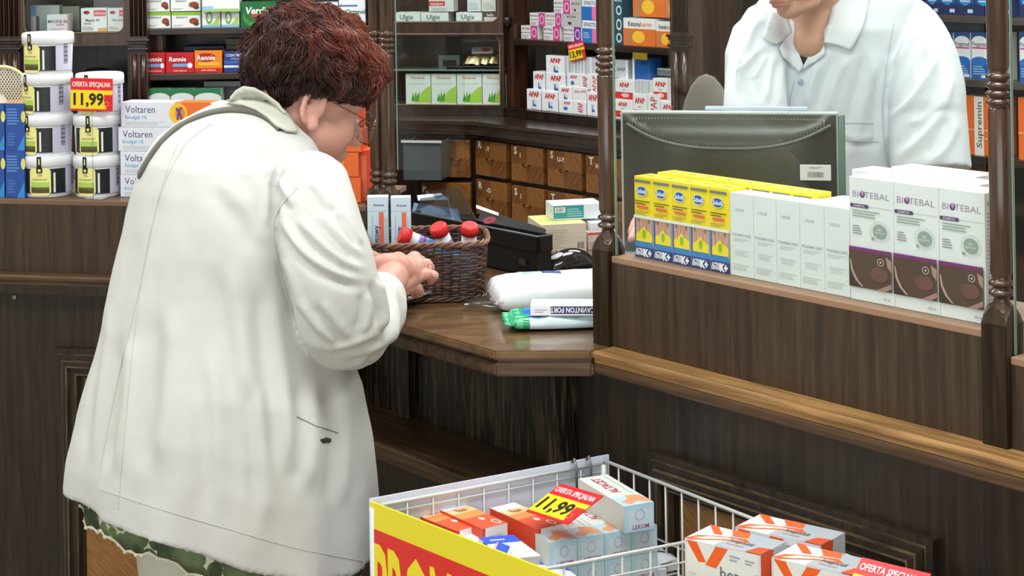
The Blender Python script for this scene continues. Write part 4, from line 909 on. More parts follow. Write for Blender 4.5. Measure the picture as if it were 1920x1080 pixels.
# ------------------------------------------------------------------ left counter goods
tubm = paint((238, 243, 246), .32, .5); blk_ = paint((26, 34, 34), .35)
rt = None
def tub(label, px_, d, z, rot, gi='white gel tubs stacked on the left counter', w_=93):
    s = LC.sat(px_, z, d); Yd = LC.pt(s, d, z).y
    R = w_/2*Yd/FPX; H = 77.5*Yd/FPX
    t = thing('gel_tub', label, 'tub', LC.pt(s, d, z), LC.rz+math.radians(rot), gi)
    bm = bmesh.new(); lathe(bm, [(R*.86, 0), (R*.9, .002), (R*.93, H*.5), (R*.95, H*.8)], 40); link('tub_body', bm, tubm, t)
    bm = bmesh.new(); lathe(bm, [(R*.96, H*.735), (R, H*.74), (R, H*.93), (R*.97, H*.985), (R*.9, H*.999)], 40); link('lid', bm, tubm, t)
    # curved wrap-around label
    bm = bmesh.new(); mats = [blk_, paint((236, 232, 150), .4), paint((196, 196, 214), .5), paint((24, 26, 26), .4), paint((84, 96, 50), .5), paint((176, 206, 90), .45), paint((86, 70, 36), .5), paint((232, 234, 226), .5)]
    RL = R*.945
    def cyl(u, z, o=0): a = -math.pi/2+u; r = RL+.0006+o; return Vector((r*math.cos(a), r*math.sin(a), z))
    def patch(u0, u1, z0, z1, m, o=0, n=10, shape=None):
        for i in range(n):
            ua = u0+(u1-u0)*i/n; ub = u0+(u1-u0)*(i+1)/n
            if shape:
                fa, fb = shape(i/n), shape((i+1)/n)
                q = [cyl(ua, z0+(z1-z0)*fa[0], o), cyl(ub, z0+(z1-z0)*fb[0], o), cyl(ub, z0+(z1-z0)*fb[1], o), cyl(ua, z0+(z1-z0)*fa[1], o)]
            else: q = [cyl(ua, z0, o), cyl(ub, z0, o), cyl(ub, z1, o), cyl(ua, z1, o)]
            f = bm.faces.new([bm.verts.new(v) for v in q]); f.material_index = m; f.smooth = True
    z0, z1 = H*.08, H*.72
    patch(-.75, 1.05, z0+.002, z1-.002, 0, 0, 20)
    patch(1.05, 1.9, z0+.002, z1, 2, 0, 10)
    oct_ = lambda q: (max(0, .14-q, q-.86)*.9, 1-max(0, .14-q, q-.86)*.9)
    patch(-.48, .42, z0-.002, z1+.001, 1, .0003, 14, oct_)
    patch(-.41, .35, z0+H*.04, z0+H*.16, 6, .0006, 8); patch(-.41, .35, z0+H*.14, z0+H*.3, 5, .0006, 8); patch(-.41, .35, z0+H*.12, z0+H*.18, 4, .0008, 8)
    patch(-.16, .09, z1-H*.12, z1+H*.02, 3, .0007, 4); patch(-.09, .02, z1-H*.09, z1-H*.03, 1, .001, 3)
    patch(-.12, .06, H*.74, H*.99, 3, R-RL-.0002, 4); patch(-.05, 0, H*.8, H*.94, 1, R-RL+.0001, 2)
    patch(.52, .6, z0+H*.05, z1-H*.12, 7, .0004, 2)
    for i in range(14): patch(1.4, 1.62, z0+H*.18+i*H*.035, z0+H*.18+i*H*.035+H*(.01+.012*((i*7) % 3)/2), 3, .0004, 3)
    for s_, zz, hh, mi_ in (('ŻEL', z0+H*.44, H*.07, 4), ('KASZTANOWY', z0+H*.34, H*.045, 4)):
        vs, fs, x0, x1, y0, y1 = text_poly(s_, .0, 0); sc = hh/.72; mw = .62*RL; sx = min(sc, mw/(x1-x0))
        VV = [bm.verts.new(cyl(-.03+((x-(x0+x1)/2)*sx)/RL, zz+y*sc, .0009)) for x, y in vs]
        for f in fs:
            try: bm.faces.new([VV[i] for i in f]).material_index = mi_
            except ValueError: pass
    link('printed_label', bm, mats, t)
    return t, H
zs_ = [ZP+.0005]; Hs = 77.5*3.44/FPX+.0004
TL = (('bottom of the column of four', 92, 8), ('second from bottom in column of four', 90, -22), ('third from bottom in column of four', 89, -26), ('topmost of the column of four', 91, -16))
for k, (l, px_, r) in enumerate(TL):
    tub('white tub with black and yellow label, '+l, px_, .095, ZP+.0005+k*Hs, r, w_=96)
for k, (l, px_, r) in enumerate((('bottom of the column of three', 184, -4), ('middle of the column of three', 184, 4), ('behind the price tag', 188, -6))):
    tub('white tub with black and yellow label, '+l, px_, .10, ZP+.0005+k*Hs, r, w_=90)
# price tag standing before the third tub on a small clear holder
sp = LC.sat(172, 1.24, .045); z0_ = LC.hit(172, 208, .045)[1]; z1_ = LC.hit(172, 147, .045)[1]
hol = thing('price_tag', 'red and yellow price tag reading 11,99 in front of the white tubs', 'price tag', LC.pt(sp, .045, 0), LC.rz)
pt_ = price_tag('x', (0, 0, z0_), (0, math.radians(1), 0), 87/FPX*3.38, z1_-z0_, '11,99'); pt_.name = 'tag_card'; pt_.parent = hol
for kk in ('label', 'category'): del pt_[kk]
bm = bmesh.new(); box(bm, -.0012, .0012, .0012, .002, ZP+.001, z0_+.03); box(bm, -.02, .02, -.004, .03, ZP+.0003, ZP+.0016); link('clear_holder', bm, PLASTIC_CLEAR, hol)
# long white gel boxes in four layers
vol = dict(base=(226, 232, 240), front=[T(.05, .72, .3, 'Voltaren', (40, 66, 130), al='l', w=.33, bold=.0), T(.05, .4, .15, 'Emulgel 1%', (90, 180, 220), al='l', w=.24), ('bars', .05, .08, .5, .24, 3, (196, 202, 212)), ('r', .68, .4, 1, 1, (238, 120, 50)), ('p', [(.6, 1), (.68, .4), (.68, 1)], (240, 170, 90)),
       ('e', .64, .56, .1, .4, (250, 196, 50)), ('e', .66, .56, .055, .26, (226, 130, 60)), ('p', [(.62, .3), (.64, .3), (.65, .5), (.67, .3), (.69, .3), (.66, .65), (.69, .8), (.67, .82), (.65, .7), (.62, .8), (.61, .78), (.635, .6)], (60, 70, 150))],
       top=[('r', .6, 0, 1, 1, (236, 120, 60)), ('r', 0, .2, .6, .24, (200, 206, 216))], left=[('r', .1, .2, .9, .8, (220, 226, 236))])
ty = [(222, 374, 332), (222, 331, 287), (218, 286, 241), (223, 240, 193)]
zcur = ZP+.0005
for k, (x0, yb, yt) in enumerate(ty):
    s0 = LC.sat(x0, zcur, .075); hh = (yb-yt)/FPX*3.42*1.01
    me = carton_mesh('gel_box', .185, .05, hh, **vol)
    put('gel_box', me, LC.pt(s0+.0925, .085, zcur), LC.rz, 'long white gel box with blue lettering, %s of the stack beside the tubs' % ('bottom layer', 'second layer', 'third layer', 'top layer')[k], 'box', 'long white gel boxes')
    me = carton_mesh('gel_box', .185, .05, hh, **vol)
    put('gel_box', me, LC.pt(s0+.0925+.1865, .082, zcur), LC.rz, 'long white gel box behind her shoulder, %s of the second stack' % ('bottom layer', 'second layer', 'third layer', 'top layer')[k], 'box', 'long white gel boxes')
    zcur += hh+.0005
# blue boxes at the left edge
blu = dict(base=(44, 84, 160), front=[('bars', .08, .55, .8, .92, 6, (110, 150, 210)), ('bars', .1, .1, .6, .4, 5, (80, 120, 190)), ('p', [(.6, 0), (1, 0), (1, .35)], (60, 140, 210)), ('e', .95, .72, .12, .12, (226, 220, 120))], top=[('r', 0, 0, 1, 1, (240, 170, 90))])
zc_ = ZP+.0005; hb = 91/FPX*3.40
for r in range(2):
    for k, (a, b) in enumerate(((-26, 9), (11, 47))):
        s0, s1 = LC.sat(a, zc_, .05), LC.sat(b, zc_, .05)
        me = carton_mesh('blue_box', s1-s0-.0006, .06, hb-.0004, **blu)
        put('medicine_box', me, LC.pt((s0+s1)/2, .05, zc_), LC.rz, 'dark blue box with pale print, %s, %s the tubs' % (('lower', 'upper')[r], ('further from', 'right beside')[k]), 'box', 'dark blue boxes')
    zc_ += hb
zfan = zc_
# woven paddle fan resting on the blue boxes
fc = W(6, 185, 3.52)
t = thing('paddle_fan', 'cream woven round paddle fan standing behind the blue boxes', 'fan', (fc.x, fc.y, fc.z), LC.rz)
Rf = .062
bm = bmesh.new(); tube(bm, [(Rf*math.cos(a*math.pi/20), 0, Rf*math.sin(a*math.pi/20)) for a in range(41)], .0035, 8); link('rim', bm, paint((226, 212, 160), .5), t)
bm = bmesh.new()
for i in range(-11, 12):
    c = i*Rf/12; h = math.sqrt(max(0, Rf*Rf-c*c))
    for sg in (1, -1):
        ca, sa = math.cos(.6*sg), math.sin(.6*sg); p = [(c*ca-v*sa, sg*.0006, c*sa+v*ca) for v in (-h, h)]; tube(bm, p, .0013, 4)
link('woven_mesh', bm, paint((206, 200, 180), .6), t)
bm = bmesh.new(); ellipsoid(bm, (-.02, 0, -.02), (.034, .003, .034)); link('centre_patch', bm, paint((224, 222, 214), .6), t, smooth=True)
bm = bmesh.new(); tube(bm, [(0, 0, -Rf), (0, 0, ZP-fc.z+.004)], .006, 8); link('handle', bm, paint((226, 212, 160), .5), t)
# orange boxes beside the post
org = dict(base=(236, 112, 50), front=[('r', 0, 0, .62, 1, (244, 150, 60)), ('r', 0, 0, .4, 1, (246, 186, 80)), ('e', .3, .5, .18, .36, (236, 240, 236)), ('e', .27, .5, .16, .32, (240, 214, 60)), ('r', .0, .02, 1, .04, (150, 60, 40)), ('r', .5, .86, .62, .96, (170, 40, 40))], right=[('r', .1, .1, .9, .9, (214, 80, 50))])
zc_ = ZP+.0005
for k, (yt, x0, x1) in enumerate(((333, 604, 676), (286, 602, 672), (243, 606, 676), (196, 604, 672))):
    s0, s1 = LC.sat(x0, zc_, .06), LC.sat(x1, zc_, .06); top_ = LC.hit(650, yt, .06)[1]
    me = carton_mesh('orange_box', s1-s0, .055, top_-zc_-.0004, **org)
    put('medicine_box', me, LC.pt((s0+s1)/2, .06, zc_), LC.rz+.06, 'glossy orange box beyond her face, %s of the stack of four' % ('bottom', 'second', 'third', 'top')[k], 'box', 'orange boxes by the post')
    zc_ = top_
s0 = LC.sat(683, ZP, .075)
me = carton_mesh('orange_box', .018, .05, LC.hit(683, 281, .075)[1]-ZP-.001, **dict(base=(226, 84, 50), front=[('bars', .2, .1, .8, .9, 5, (236, 140, 110), 1)]))
put('medicine_box', me, LC.pt(s0, .075, ZP+.0005), LC.rz, 'narrow red orange box standing between the stack and the dark post', 'box')
zn = LC.hit(683, 281, .075)[1]
me = carton_mesh('narrow_box', .016, .04, LC.hit(683, 178, .09)[1]-zc_-.0, **dict(base=(226, 216, 206), front=[('r', 0, .2, 1, .55, (50, 110, 170))]))
put('medicine_box', me, LC.pt(LC.sat(664, 1.3, .09), .08, zc_+.0003), LC.rz, 'small white and blue box on top of the orange stack', 'box')
# ------------------------------------------------------------------ transaction countertop goods
ZC = ZL+.0004
# wicker basket
bl = onz(700, 566, ZL); br = onz(905, 562, ZL)
Yf = 3.10; Ws = .098; Dp = .075
bcx = (W(679, 500, 3.16).x+W(914, 500, 3.16).x)/2; bcy = 3.215; Hb_ = .103
rimW = (W(916, 445, 3.18).x-W(680, 445, 3.18).x)/2
t = thing('wicker_basket', 'dark brown woven wicker basket holding tubes and two boxes beside her hands', 'basket', (bcx, bcy, ZC), math.radians(3))
WK = wood('wicker', (40, 24, 18), (98, 66, 48), scale=(40, 40, 90), rough=.4, coat=.2); WK2 = wood('wicker_rim', (84, 54, 36), (150, 110, 78), scale=(60, 60, 60), rough=.45)
def rr(a, f, o=0):      # rounded rectangle (superellipse) path at taper f
    rx, ry = (rimW-.004)*f+o, .088*f+o
    c, s = math.cos(a), math.sin(a); n = 4.2
    k = (abs(c)**n+abs(s)**n)**(-1/n)
    return rx*c*k, ry*s*k
NST = 48
bm = bmesh.new(); rows = 19
for j in range(rows):
    z = .006+(Hb_-.014)*j/(rows-1); f = .93+.07*j/(rows-1); P = []
    for i in range(NST*3+1):
        a = 2*math.pi*i/(NST*3); o = .0022*math.sin(a*NST/2+(math.pi if j % 2 else 0)); x, y = rr(a, f, o)
        P.append((x, y, z+.0008*math.sin(a*7+j*1.7)))
    tube(bm, P, .0021, 5, cap=False)
link('woven_wall', bm, WK, t)
bm = bmesh.new()
for i in range(NST): a = 2*math.pi*i/NST; x0, y0 = rr(a, .93); x1, y1 = rr(a, 1.0); tube(bm, [(x0, y0, .002), (x1, y1, Hb_-.004)], .0016, 5)
link('stakes', bm, WK, t)
bm = bmesh.new()
for ph in range(3):
    P = []
    for i in range(241):
        a = 2*math.pi*i/240; th = a*16+ph*2*math.pi/3; x, y = rr(a, 1.0, .002+.003*math.cos(th)); P.append((x, y, Hb_-.003+.003*math.sin(th)))
    tube(bm, P, .0027, 6, cap=False)
link('braided_rim', bm, WK2, t)
bm = bmesh.new()
for ph in range(3):
    P = []
    for i in range(241):
        a = 2*math.pi*i/240; th = a*12+ph*2*math.pi/3; x, y = rr(a, .94, .003+.003*math.cos(th)); P.append((x, y, .005+.003*math.sin(th)))
    tube(bm, P, .0023, 6, cap=False)
link('braided_foot', bm, WK, t)
bm = bmesh.new(); poly_prism(bm, [rr(2*math.pi*i/40, .92) for i in range(40)], .004, .007); link('base', bm, WK, t)
# two pale blue boxes standing in the basket
def T(u, v, h, s, c, **k): return ('t', u, v, h, s, c, k)
muc = dict(base=(208, 234, 244), front=[('r', 0, .84, 1, .845, (150, 190, 205)), ('e', .34, .91, .04, .012, (200, 60, 80)), T(.6, .91, .03, 'zdrowie', (70, 90, 140), w=.4), ('r', .55, .0, .78, .83, (232, 120, 90)), T(.665, .42, .16, '80 ml', (250, 240, 235), rot=90, w=.3),
   T(.40, .42, .26, 'olejek miętowy', (50, 70, 120), rot=90, w=.75), ('r', .22, .05, .24, .8, (150, 190, 220)), ('bars', .8, .1, .98, .78, 3, (190, 210, 220), 1)], left=[('r', 0, 0, .5, 1, (150, 206, 216))])
for k, (x0, x1, yt) in enumerate(((689, 729, 369), (733, 771, 370))):
    a = W(x0, 440, 3.235); b = W(x1, 440, 3.235); zt = W((x0+x1)/2, yt, 3.235).z; zb = ZC+.0085
    me = carton_mesh('mint_oil_box', b.x-a.x-.0008, .026, zt-zb, **muc)
    put('medicine_box', me, ((a.x+b.x)/2, 3.235, zb), .03, 'pale blue box with red stripe standing in the wicker basket, %s' % ('by the basket end', 'beside the red caps')[k], 'box', 'pale blue boxes in the basket')
# effervescent tubes with red caps
def cap_tube(p_top, p_bot, label, tint):
    t = thing('tablet_tube', label, 'tube', p_bot, 0, 'red capped tablet tubes')
    d = (p_top-p_bot); L = d.length; t.rotation_mode = 'QUATERNION'; t.rotation_quaternion = d.to_track_quat('Z', 'Y')
    r = .0135
    bm = bmesh.new(); lathe(bm, [(r*.95, 0), (r, .001), (r, L-.018)], 24); link('tube_body', bm, paint((226, 232, 240), .3), t)
    bm = bmesh.new(); lathe(bm, [(r+.0004, .006), (r+.0004, L-.032)], 24, closed=False); link('printed_sleeve', bm, paint(tint, .35), t)
    bm = bmesh.new(); lathe(bm, [(r+.0003, L*.62), (r+.0006, L*.62), (r+.0006, L*.7), (r+.0003, L*.7)], 24, closed=False); link('printed_band', bm, paint((150, 90, 170), .35), t)
    bm = bmesh.new(); lathe(bm, [(r+.0005, L-.018), (r+.0022, L-.0175), (r+.0022, L-.003), (r*.98, L), (r*.8, L-.0005)], 28)
    for i in range(28): a = 2*math.pi*i/28; tube(bm, [((r+.0023)*math.cos(a), (r+.0023)*math.sin(a), L-.017), ((r+.0023)*math.cos(a), (r+.0023)*math.sin(a), L-.004)], .0005, 4)
    link('red_cap', bm, paint((226, 48, 50), .35), t)
    return t
zb = ZC+.024
cap_tube(W(750, 440, 3.185), W(862, 486, 3.21), 'white tube with red cap lying tilted sideways beside the boxes in the basket', (110, 160, 215))
cap_tube(W(820, 423, 3.185), W(868, 530, 3.235), 'white and violet tube with red cap, middle one in the basket', (150, 150, 215))
cap_tube(W(881, 421, 3.19), W(874, 535, 3.235), 'white and blue tube with red cap, nearest the basket end', (120, 160, 210))
p = W(700, 462, 3.17)
tag(bx('plastic_wrapper', (-.02, .02, -.006, .006, 0, .012), paint((222, 226, 230), .2, .6), bev=.003, loc=(p.x+.01, 3.19, ZC+.062)), 'small white and red wrapper glimpsed through the basket weave', 'wrapper')
bpy.data.objects.remove(bpy.data.objects['plastic_wrapper'])
# black cash drawer box, open topped
BX = RC; 
pR = onz(1009, 523, ZL); dN = RC.n.dot(pR.xy)-RC.off; sR_ = RC.u.dot(pR.xy)
Lc = .40; Dc = .032; Hc = W(1017, 443, pR.y).z-ZC
t = thing('cash_box', 'open black cash box behind the wicker basket, lid flap up', 'cash box', RC.pt(sR_, dN, ZC), RC.rz)
BK1 = paint((20, 21, 22), .45, .4); BK2 = paint((34, 36, 37), .4, .5)
bm = bmesh.new()
for d in ((-Lc, 0, 0, .004, 0, Hc), (-Lc, 0, Dc-.004, Dc, 0, Hc), (-Lc, -Lc+.004, .004, Dc-.004, 0, Hc), (-.004, 0, .004, Dc-.004, 0, Hc), (-Lc, 0, 0, Dc, 0, .004)): box(bm, *d)
link('drawer_body', bm, BK1, t)
bm = bmesh.new(); box(bm, -Lc-.003, .006, -.004, .004, Hc*.62, Hc, bev=.002); box(bm, -.001, .006, -.004, Dc, Hc*.62, Hc, bev=.002); link('front_lip', bm, BK1, t)
bm = bmesh.new(); tube(bm, [(-Lc, -.003, Hc), (.004, -.003, Hc), (.004, Dc, Hc)], .0022, 6); link('rim_strip', bm, paint((96, 104, 104), .25, .6), t)
bm = bmesh.new(); box(bm, -.05, -.03, -.0048, -.004, .02, .032); link('lock_plate', bm, paint((50, 52, 54), .3, .6), t)
# things in it: black wallet with red emblem, clear plastic sleeves, white slips
def quad_sheet(name, pts, th, mat, label, cat, els=None):
    """thin slab through four corner points (world)"""
    P = [Vector(p) for p in pts]; n = (P[1]-P[0]).cross(P[3]-P[0]).normalized()*th
    bm = bmesh.new(); A = [bm.verts.new(p) for p in P]; B = [bm.verts.new(p+n) for p in P]
    bm.faces.new(A[::-1]); bm.faces.new(B)
    for i in range(4): bm.faces.new((A[i], A[(i+1) % 4], B[(i+1) % 4], B[i]))
    bmesh.ops.recalc_face_normals(bm, faces=bm.faces)
    return tag(link(name, bm, mat), label, cat)
fr2 = Fr(51.35, RC.off+dN)
def inb(px_, py_, d): s_, z_ = fr2.hit(px_, py_, d); return fr2.pt(s_, d, z_)
a, b, c, d = inb(893, 392, 0.068), inb(1022, 432, 0.053), inb(1016, 452, 0.017), inb(880, 412, 0.017)
w_ = thing('wallet', 'black zipped wallet with a red round emblem lying in the cash box', 'wallet', a)
P = [inb(905, 392, 0.068), inb(1021, 428, 0.053), inb(1015, 466, 0.014), inb(884, 428, 0.014)]
P = [p-a for p in P]; n = Vector((.004, .006, -.004))
bm = bmesh.new(); A = [bm.verts.new(p) for p in P]; B = [bm.verts.new(p+n) for p in P]
fs = [bm.faces.new(A), bm.faces.new(B[::-1])]+[bm.faces.new((A[i], A[(i+1) % 4], B[(i+1) % 4], B[i])) for i in range(4)]
bmesh.ops.recalc_face_normals(bm, faces=bm.faces); bmesh.ops.bevel(bm, geom=bm.edges[:], offset=.0015, segments=3, affect='EDGES')
link('wallet_body', bm, fabric('black_nylon', (30, 31, 33), (44, 46, 48)), w_)
ux = (P[1]-P[0]).normalized(); uy = (P[0]-P[3]).normalized(); nn = ux.cross(uy).normalized(); uy = nn.cross(ux)
if nn.y > 0: nn = -nn
cc = inb(918, 414, .0068)-a+Vector((0, -.004, .002))
bm = bmesh.new(); V = [bm.verts.new(cc+ux*.018*math.cos(i*math.pi/12)+uy*.012*math.sin(i*math.pi/12)) for i in range(24)]; bm.faces.new(V)
V = [bm.verts.new(cc+nn*.0004+ux*.011*math.cos(i*math.pi/12)+uy*.008*math.sin(i*math.pi/12)) for i in range(24)]; V2 = [bm.verts.new(cc+nn*.0004+ux*.009*math.cos(i*math.pi/12)+uy*.0062*math.sin(i*math.pi/12)) for i in range(24)]
for i in range(24): bm.faces.new((V[i], V[(i+1) % 24], V2[(i+1) % 24], V2[i])).material_index = 1
link('round_emblem', bm, [paint((112, 34, 46), .5), paint((150, 84, 94), .5)], w_)
quad_sheet('paper_slip', [inb(893, 384, 0.059), inb(935, 399, 0.053), inb(934, 404, 0.044), inb(893, 390, 0.050)], .001, paint((226, 228, 230), .5), 'white paper slip curling out behind the black wallet', 'paper')
quad_sheet('plastic_sleeve', [inb(808, 358, 0.065), inb(862, 352, 0.056), inb(893, 412, 0.017), inb(842, 414, 0.017)], .0012, PLASTIC_CLEAR, 'clear plastic sleeve leaning out of the cash box, nearest the wallet', 'sleeve')
quad_sheet('plastic_sleeve', [inb(788, 372, 0.053), inb(838, 364, 0.053), inb(846, 408, 0.017), inb(778, 398, 0.017)], .0012, PLASTIC_CLEAR, 'clear plastic sleeve lying flat in the cash box behind the basket boxes', 'sleeve')
quad_sheet('paper_card', [inb(782, 366, 0.068), inb(826, 362, 0.068), inb(842, 374, 0.050), inb(784, 376, 0.050)], .001, paint((206, 214, 220), .5), 'white card showing through the clear plastic sleeves', 'paper')
quad_sheet('paper_card', [inb(776, 380, 0.044), inb(858, 392, 0.038), inb(866, 418, 0.014), inb(772, 400, 0.014)], .001, paint((96, 116, 140), .4), 'grey blue card lying at the bottom edge of the clear sleeves', 'paper')
# cartons beyond the cash box
cr = Fr(0, 3.62)
cream = dict(base=(222, 214, 196), front=[('bars', .05, .15, .6, .85, 9, (196, 186, 168)), ('bars', .8, .12, .95, .35, 12, (80, 76, 70), 1), ('r', .0, .5, 1, .505, (186, 172, 150))], top=[('r', 0, 0, 1, 1, (214, 206, 130)), ('r', .1, .2, .6, .6, (180, 190, 110))])
fr3 = Fr(-12, 0); p3 = onz(1016, 476, ZL); fr3.off = fr3.n.dot(p3.xy)
s0 = fr3.sat(1015, ZL); s1 = fr3.sat(1100, ZL); h3 = fr3.hit(1050, 421, 0)[1]-ZL
me = carton_mesh('cream_carton', s1-s0, .12, h3, **cream); put('medicine_box', me, fr3.pt((s0+s1)/2, 0, ZC), fr3.rz, 'large cream box with yellow top beyond the black computer mouse', 'box')
tealb = dict(base=(226, 234, 238), front=[('r', .0, .1, .62, .95, (60, 150, 165)), ('r', .03, .5, .24, .85, (226, 236, 236)), ('bars', .05, .55, .22, .8, 10, (50, 90, 90), 1), ('bars', .28, .2, .6, .8, 4, (150, 206, 214))], top=[('bars', .1, .2, .9, .8, 3, (206, 216, 226))])
s0 = fr3.sat(1037, ZC+h3, .05); s1 = fr3.sat(1128, ZC+h3, .05); h4 = fr3.hit(1080, 383, .05)[1]-(ZC+h3)
me = carton_mesh('teal_carton', s1-s0, .07, h4, **tealb); put('medicine_box', me, fr3.pt((s0+s1)/2, .045, ZC+h3+.0006), fr3.rz, 'white and teal box lying on top of the large cream box', 'box')
s0 = fr3.sat(1101, ZL, .01); 
me = carton_mesh('white_carton', .06, .09, h3*.62, base=(220, 206, 200), front=[('r', 0, .85, 1, 1, (206, 90, 80)), ('bars', .05, .1, .9, .5, 6, (196, 150, 146))]); put('medicine_box', me, fr3.pt(s0+.033, .012, ZC), fr3.rz, 'pinkish white box standing beside the large cream box near the post', 'box')
me = carton_mesh('white_carton', .05, .06, h3*.3, base=(232, 236, 240), front=[('bars', .05, .1, .9, .5, 3, (196, 200, 206))]); put('medicine_box', me, fr3.pt(s0+.035, .02, ZC+h3*.62+.0005), fr3.rz, 'white box lying on the pinkish box beside the post', 'box')
# computer mouse on a mat
mp = onz(1062, 503, ZL+.003)
me = bx('mouse_mat', (-.05, .12, -.05, .09, 0, .0025), paint((30, 32, 34), .5), loc=(mp.x, mp.y+.01, ZC), rz=-.5, bev=.001); tag(me, 'black mouse mat under the computer mouse', 'mouse mat')
t = thing('computer_mouse', 'glossy black computer mouse with white patch beside the black cash box', 'mouse', (mp.x, mp.y, ZC+.0027), math.radians(28))
bm = bmesh.new(); bmesh.ops.create_uvsphere(bm, u_segments=32, v_segments=20, radius=1)
for v in bm.verts:
    x, y, z = v.co; hz = max(z, -.15)
    v.co = Vector((x*.056*(1+.06*x), y*.031*(1-.10*(1-x*x)), max(0, (hz+.15)/1.15)*.036*(1+.25*x-.2*x*x)))
link('mouse_shell', bm, paint((24, 25, 27), .12, .8), t, smooth=True)
bm = bmesh.new(); bmesh.ops.create_uvsphere(bm, u_segments=16, v_segments=10, radius=1); bmesh.ops.transform(bm, matrix=Matrix.Translation((-.025, -.006, .026)) @ Matrix.Rotation(-.35, 4, 'Y') @ Matrix.Diagonal((.015, .012, .004, 1)), verts=bm.verts)
link('pale_emblem', bm, paint((190, 196, 200), .2, .7), t, smooth=True)
bm = bmesh.new(); tube(bm, [(-.036, 0, .022), (-.030, 0, .028), (-.02, 0, .0325)], .004, 8); link('scroll_wheel', bm, paint((60, 62, 64), .3), t)
bm = bmesh.new(); tube(bm, [(-.055, 0, .004), (-.075, -.005, .003), (-.095, -.02, .0025), (-.10, -.045, .0025), (-.08, -.07, .0025)], .0017, 6); link('cable', bm, paint((40, 42, 44), .3), t)
p = onz(1022, 488, ZL)
t = thing('pen', 'small red pen cap end poking out between the cash box and mouse', 'pen', (p.x, p.y+.03, ZC+.007), .3)
bm = bmesh.new(); tube(bm, [(-.05, 0, 0), (.012, 0, 0), (.016, 0, 0)], [.0055, .006, .003], 12); link('pen_barrel', bm, paint((206, 30, 60), .25), t)
# pillowy packets
def pillow(name, c, rz, sx, sy, h, mats, label, cat, face=None, crimp=0, n=26, sharp=2.6, wob=.0016, seed=0, puff=.45):
    rnd = random.Random(seed); bm = bmesh.new(); N = n; G = {}
    for sgn in (1, -1):
        for i in range(N+1):
            for j in range(N+1):
                u = i/N*2-1; v = j/N*2-1
                e = (1-abs(u)**sharp)*(1-abs(v)**sharp); z = h/2*(max(e, 0)**puff)
                if sgn < 0 and (i in (0, N) or j in (0, N)): G[(-1, i, j)] = G[(1, i, j)]; continue
                wv = wob*noise.noise(Vector((u*3+seed, v*3, sgn*1.3)))*(1 if z > 0 else .3)+wob*.5*noise.noise(Vector((u*9+seed, v*8, 4.)))
                zz = h/2+(z if sgn > 0 else -z*.98)+(wv if sgn > 0 else 0)
                if crimp and abs(u) > 1-crimp: zz = h/2+.0012*math.sin(v*26)
                G[(sgn, i, j)] = bm.verts.new((u*sx/2*(1-.03*v*v), v*sy/2*(1-.04*u*u), max(zz, .0003)))
    for sgn in (1, -1):
        for i in range(N):
            for j in range(N):
                q = [G[(sgn, i, j)], G[(sgn, i+1, j)], G[(sgn, i+1, j+1)], G[(sgn, i, j+1)]]
                f = bm.faces.new(q if sgn > 0 else q[::-1]); f.smooth = True
                if face: f.material_index = face((i+.5)/N*2-1, (j+.5)/N*2-1, sgn)
    return tag(link(name, bm, mats, loc=c, rz=rz), label, cat)
p = onz(1012, 592, ZL)
pillow('cotton_packet', (p.x+.045, p.y+.085, ZC), math.radians(10), (.26), .15, .05, [paint((234, 238, 242), .3, .5), paint((60, 84, 140), .4), paint((150, 200, 210), .4)], 'soft white plastic packet lying in front of the computer mouse', 'packet',
       face=lambda u, v, s: 1 if s > 0 and .35 < v < .6 and -.25 < u < -.02 else (2 if s > 0 and .4 < v < .6 and -.55 < u < -.35 else 0), seed=2, n=30, puff=.28, sharp=5, wob=.003)
p = onz(912, 582, ZL)
pillow('blister_tray', (p.x+.016, p.y+.002, ZC), math.radians(-18), .11, .052, .018, [glassmat('blister', (.84, .88, .90), refl=6, rough=.12)], 'clear plastic blister tray lying at the end of the white packet', 'tray', seed=5, n=14, wob=.004)
p0 = onz(1010, 588, ZL+.004); p1 = onz(1112, 594, ZL+.004)
cav = dict(base=(236, 240, 244), front=[('r', .26, .18, 1, .9, (30, 40, 104)), T(.52, .54, .5, 'CAVINTON FORTE', (240, 243, 248), rot=180, w=.6, fill=True, bold=.03), ('bars', .05, .3, .22, .7, 2, (170, 176, 190))], top=[('bars', .3, .3, .8, .7, 2, (190, 196, 210))])
hcv = .0165
me = carton_mesh('tablet_box', .125, .05, hcv, **cav)
pc = onz(1068, 592, ZC+.026)
put('medicine_box', me, (pc.x, pc.y+.0, ZC+.026), math.radians(-4), 'slim white box with navy band and upside down lettering, lying on the green packet', 'box')
p = onz(1025, 615, ZL)
pillow('wipes_packet', (p.x+.028, p.y+.018, ZC), math.radians(5), .20, .10, .026, [paint((24, 150, 96), .22, .6), paint((30, 110, 196), .22, .6), paint((206, 232, 238), .25, .6), paint((90, 196, 150), .3, .6)], 'green and blue glossy wipes packet at the edge of the countertop', 'packet',
       face=lambda u, v, s: (3 if (int((u+1)*30)+int((v+1)*8)) % 2 else 0) if u < -.72 else (2 if v < -.72 and u > -.6 else (1 if (u+.45)**2/.05+(v-.1)**2/.5 < 1 or (v < -.4 and u > -.6) else (2 if abs(v-.25*u-.62) < .10 and u > -.1 else 0))), crimp=.13, seed=9, n=36, wob=.004, puff=.3)

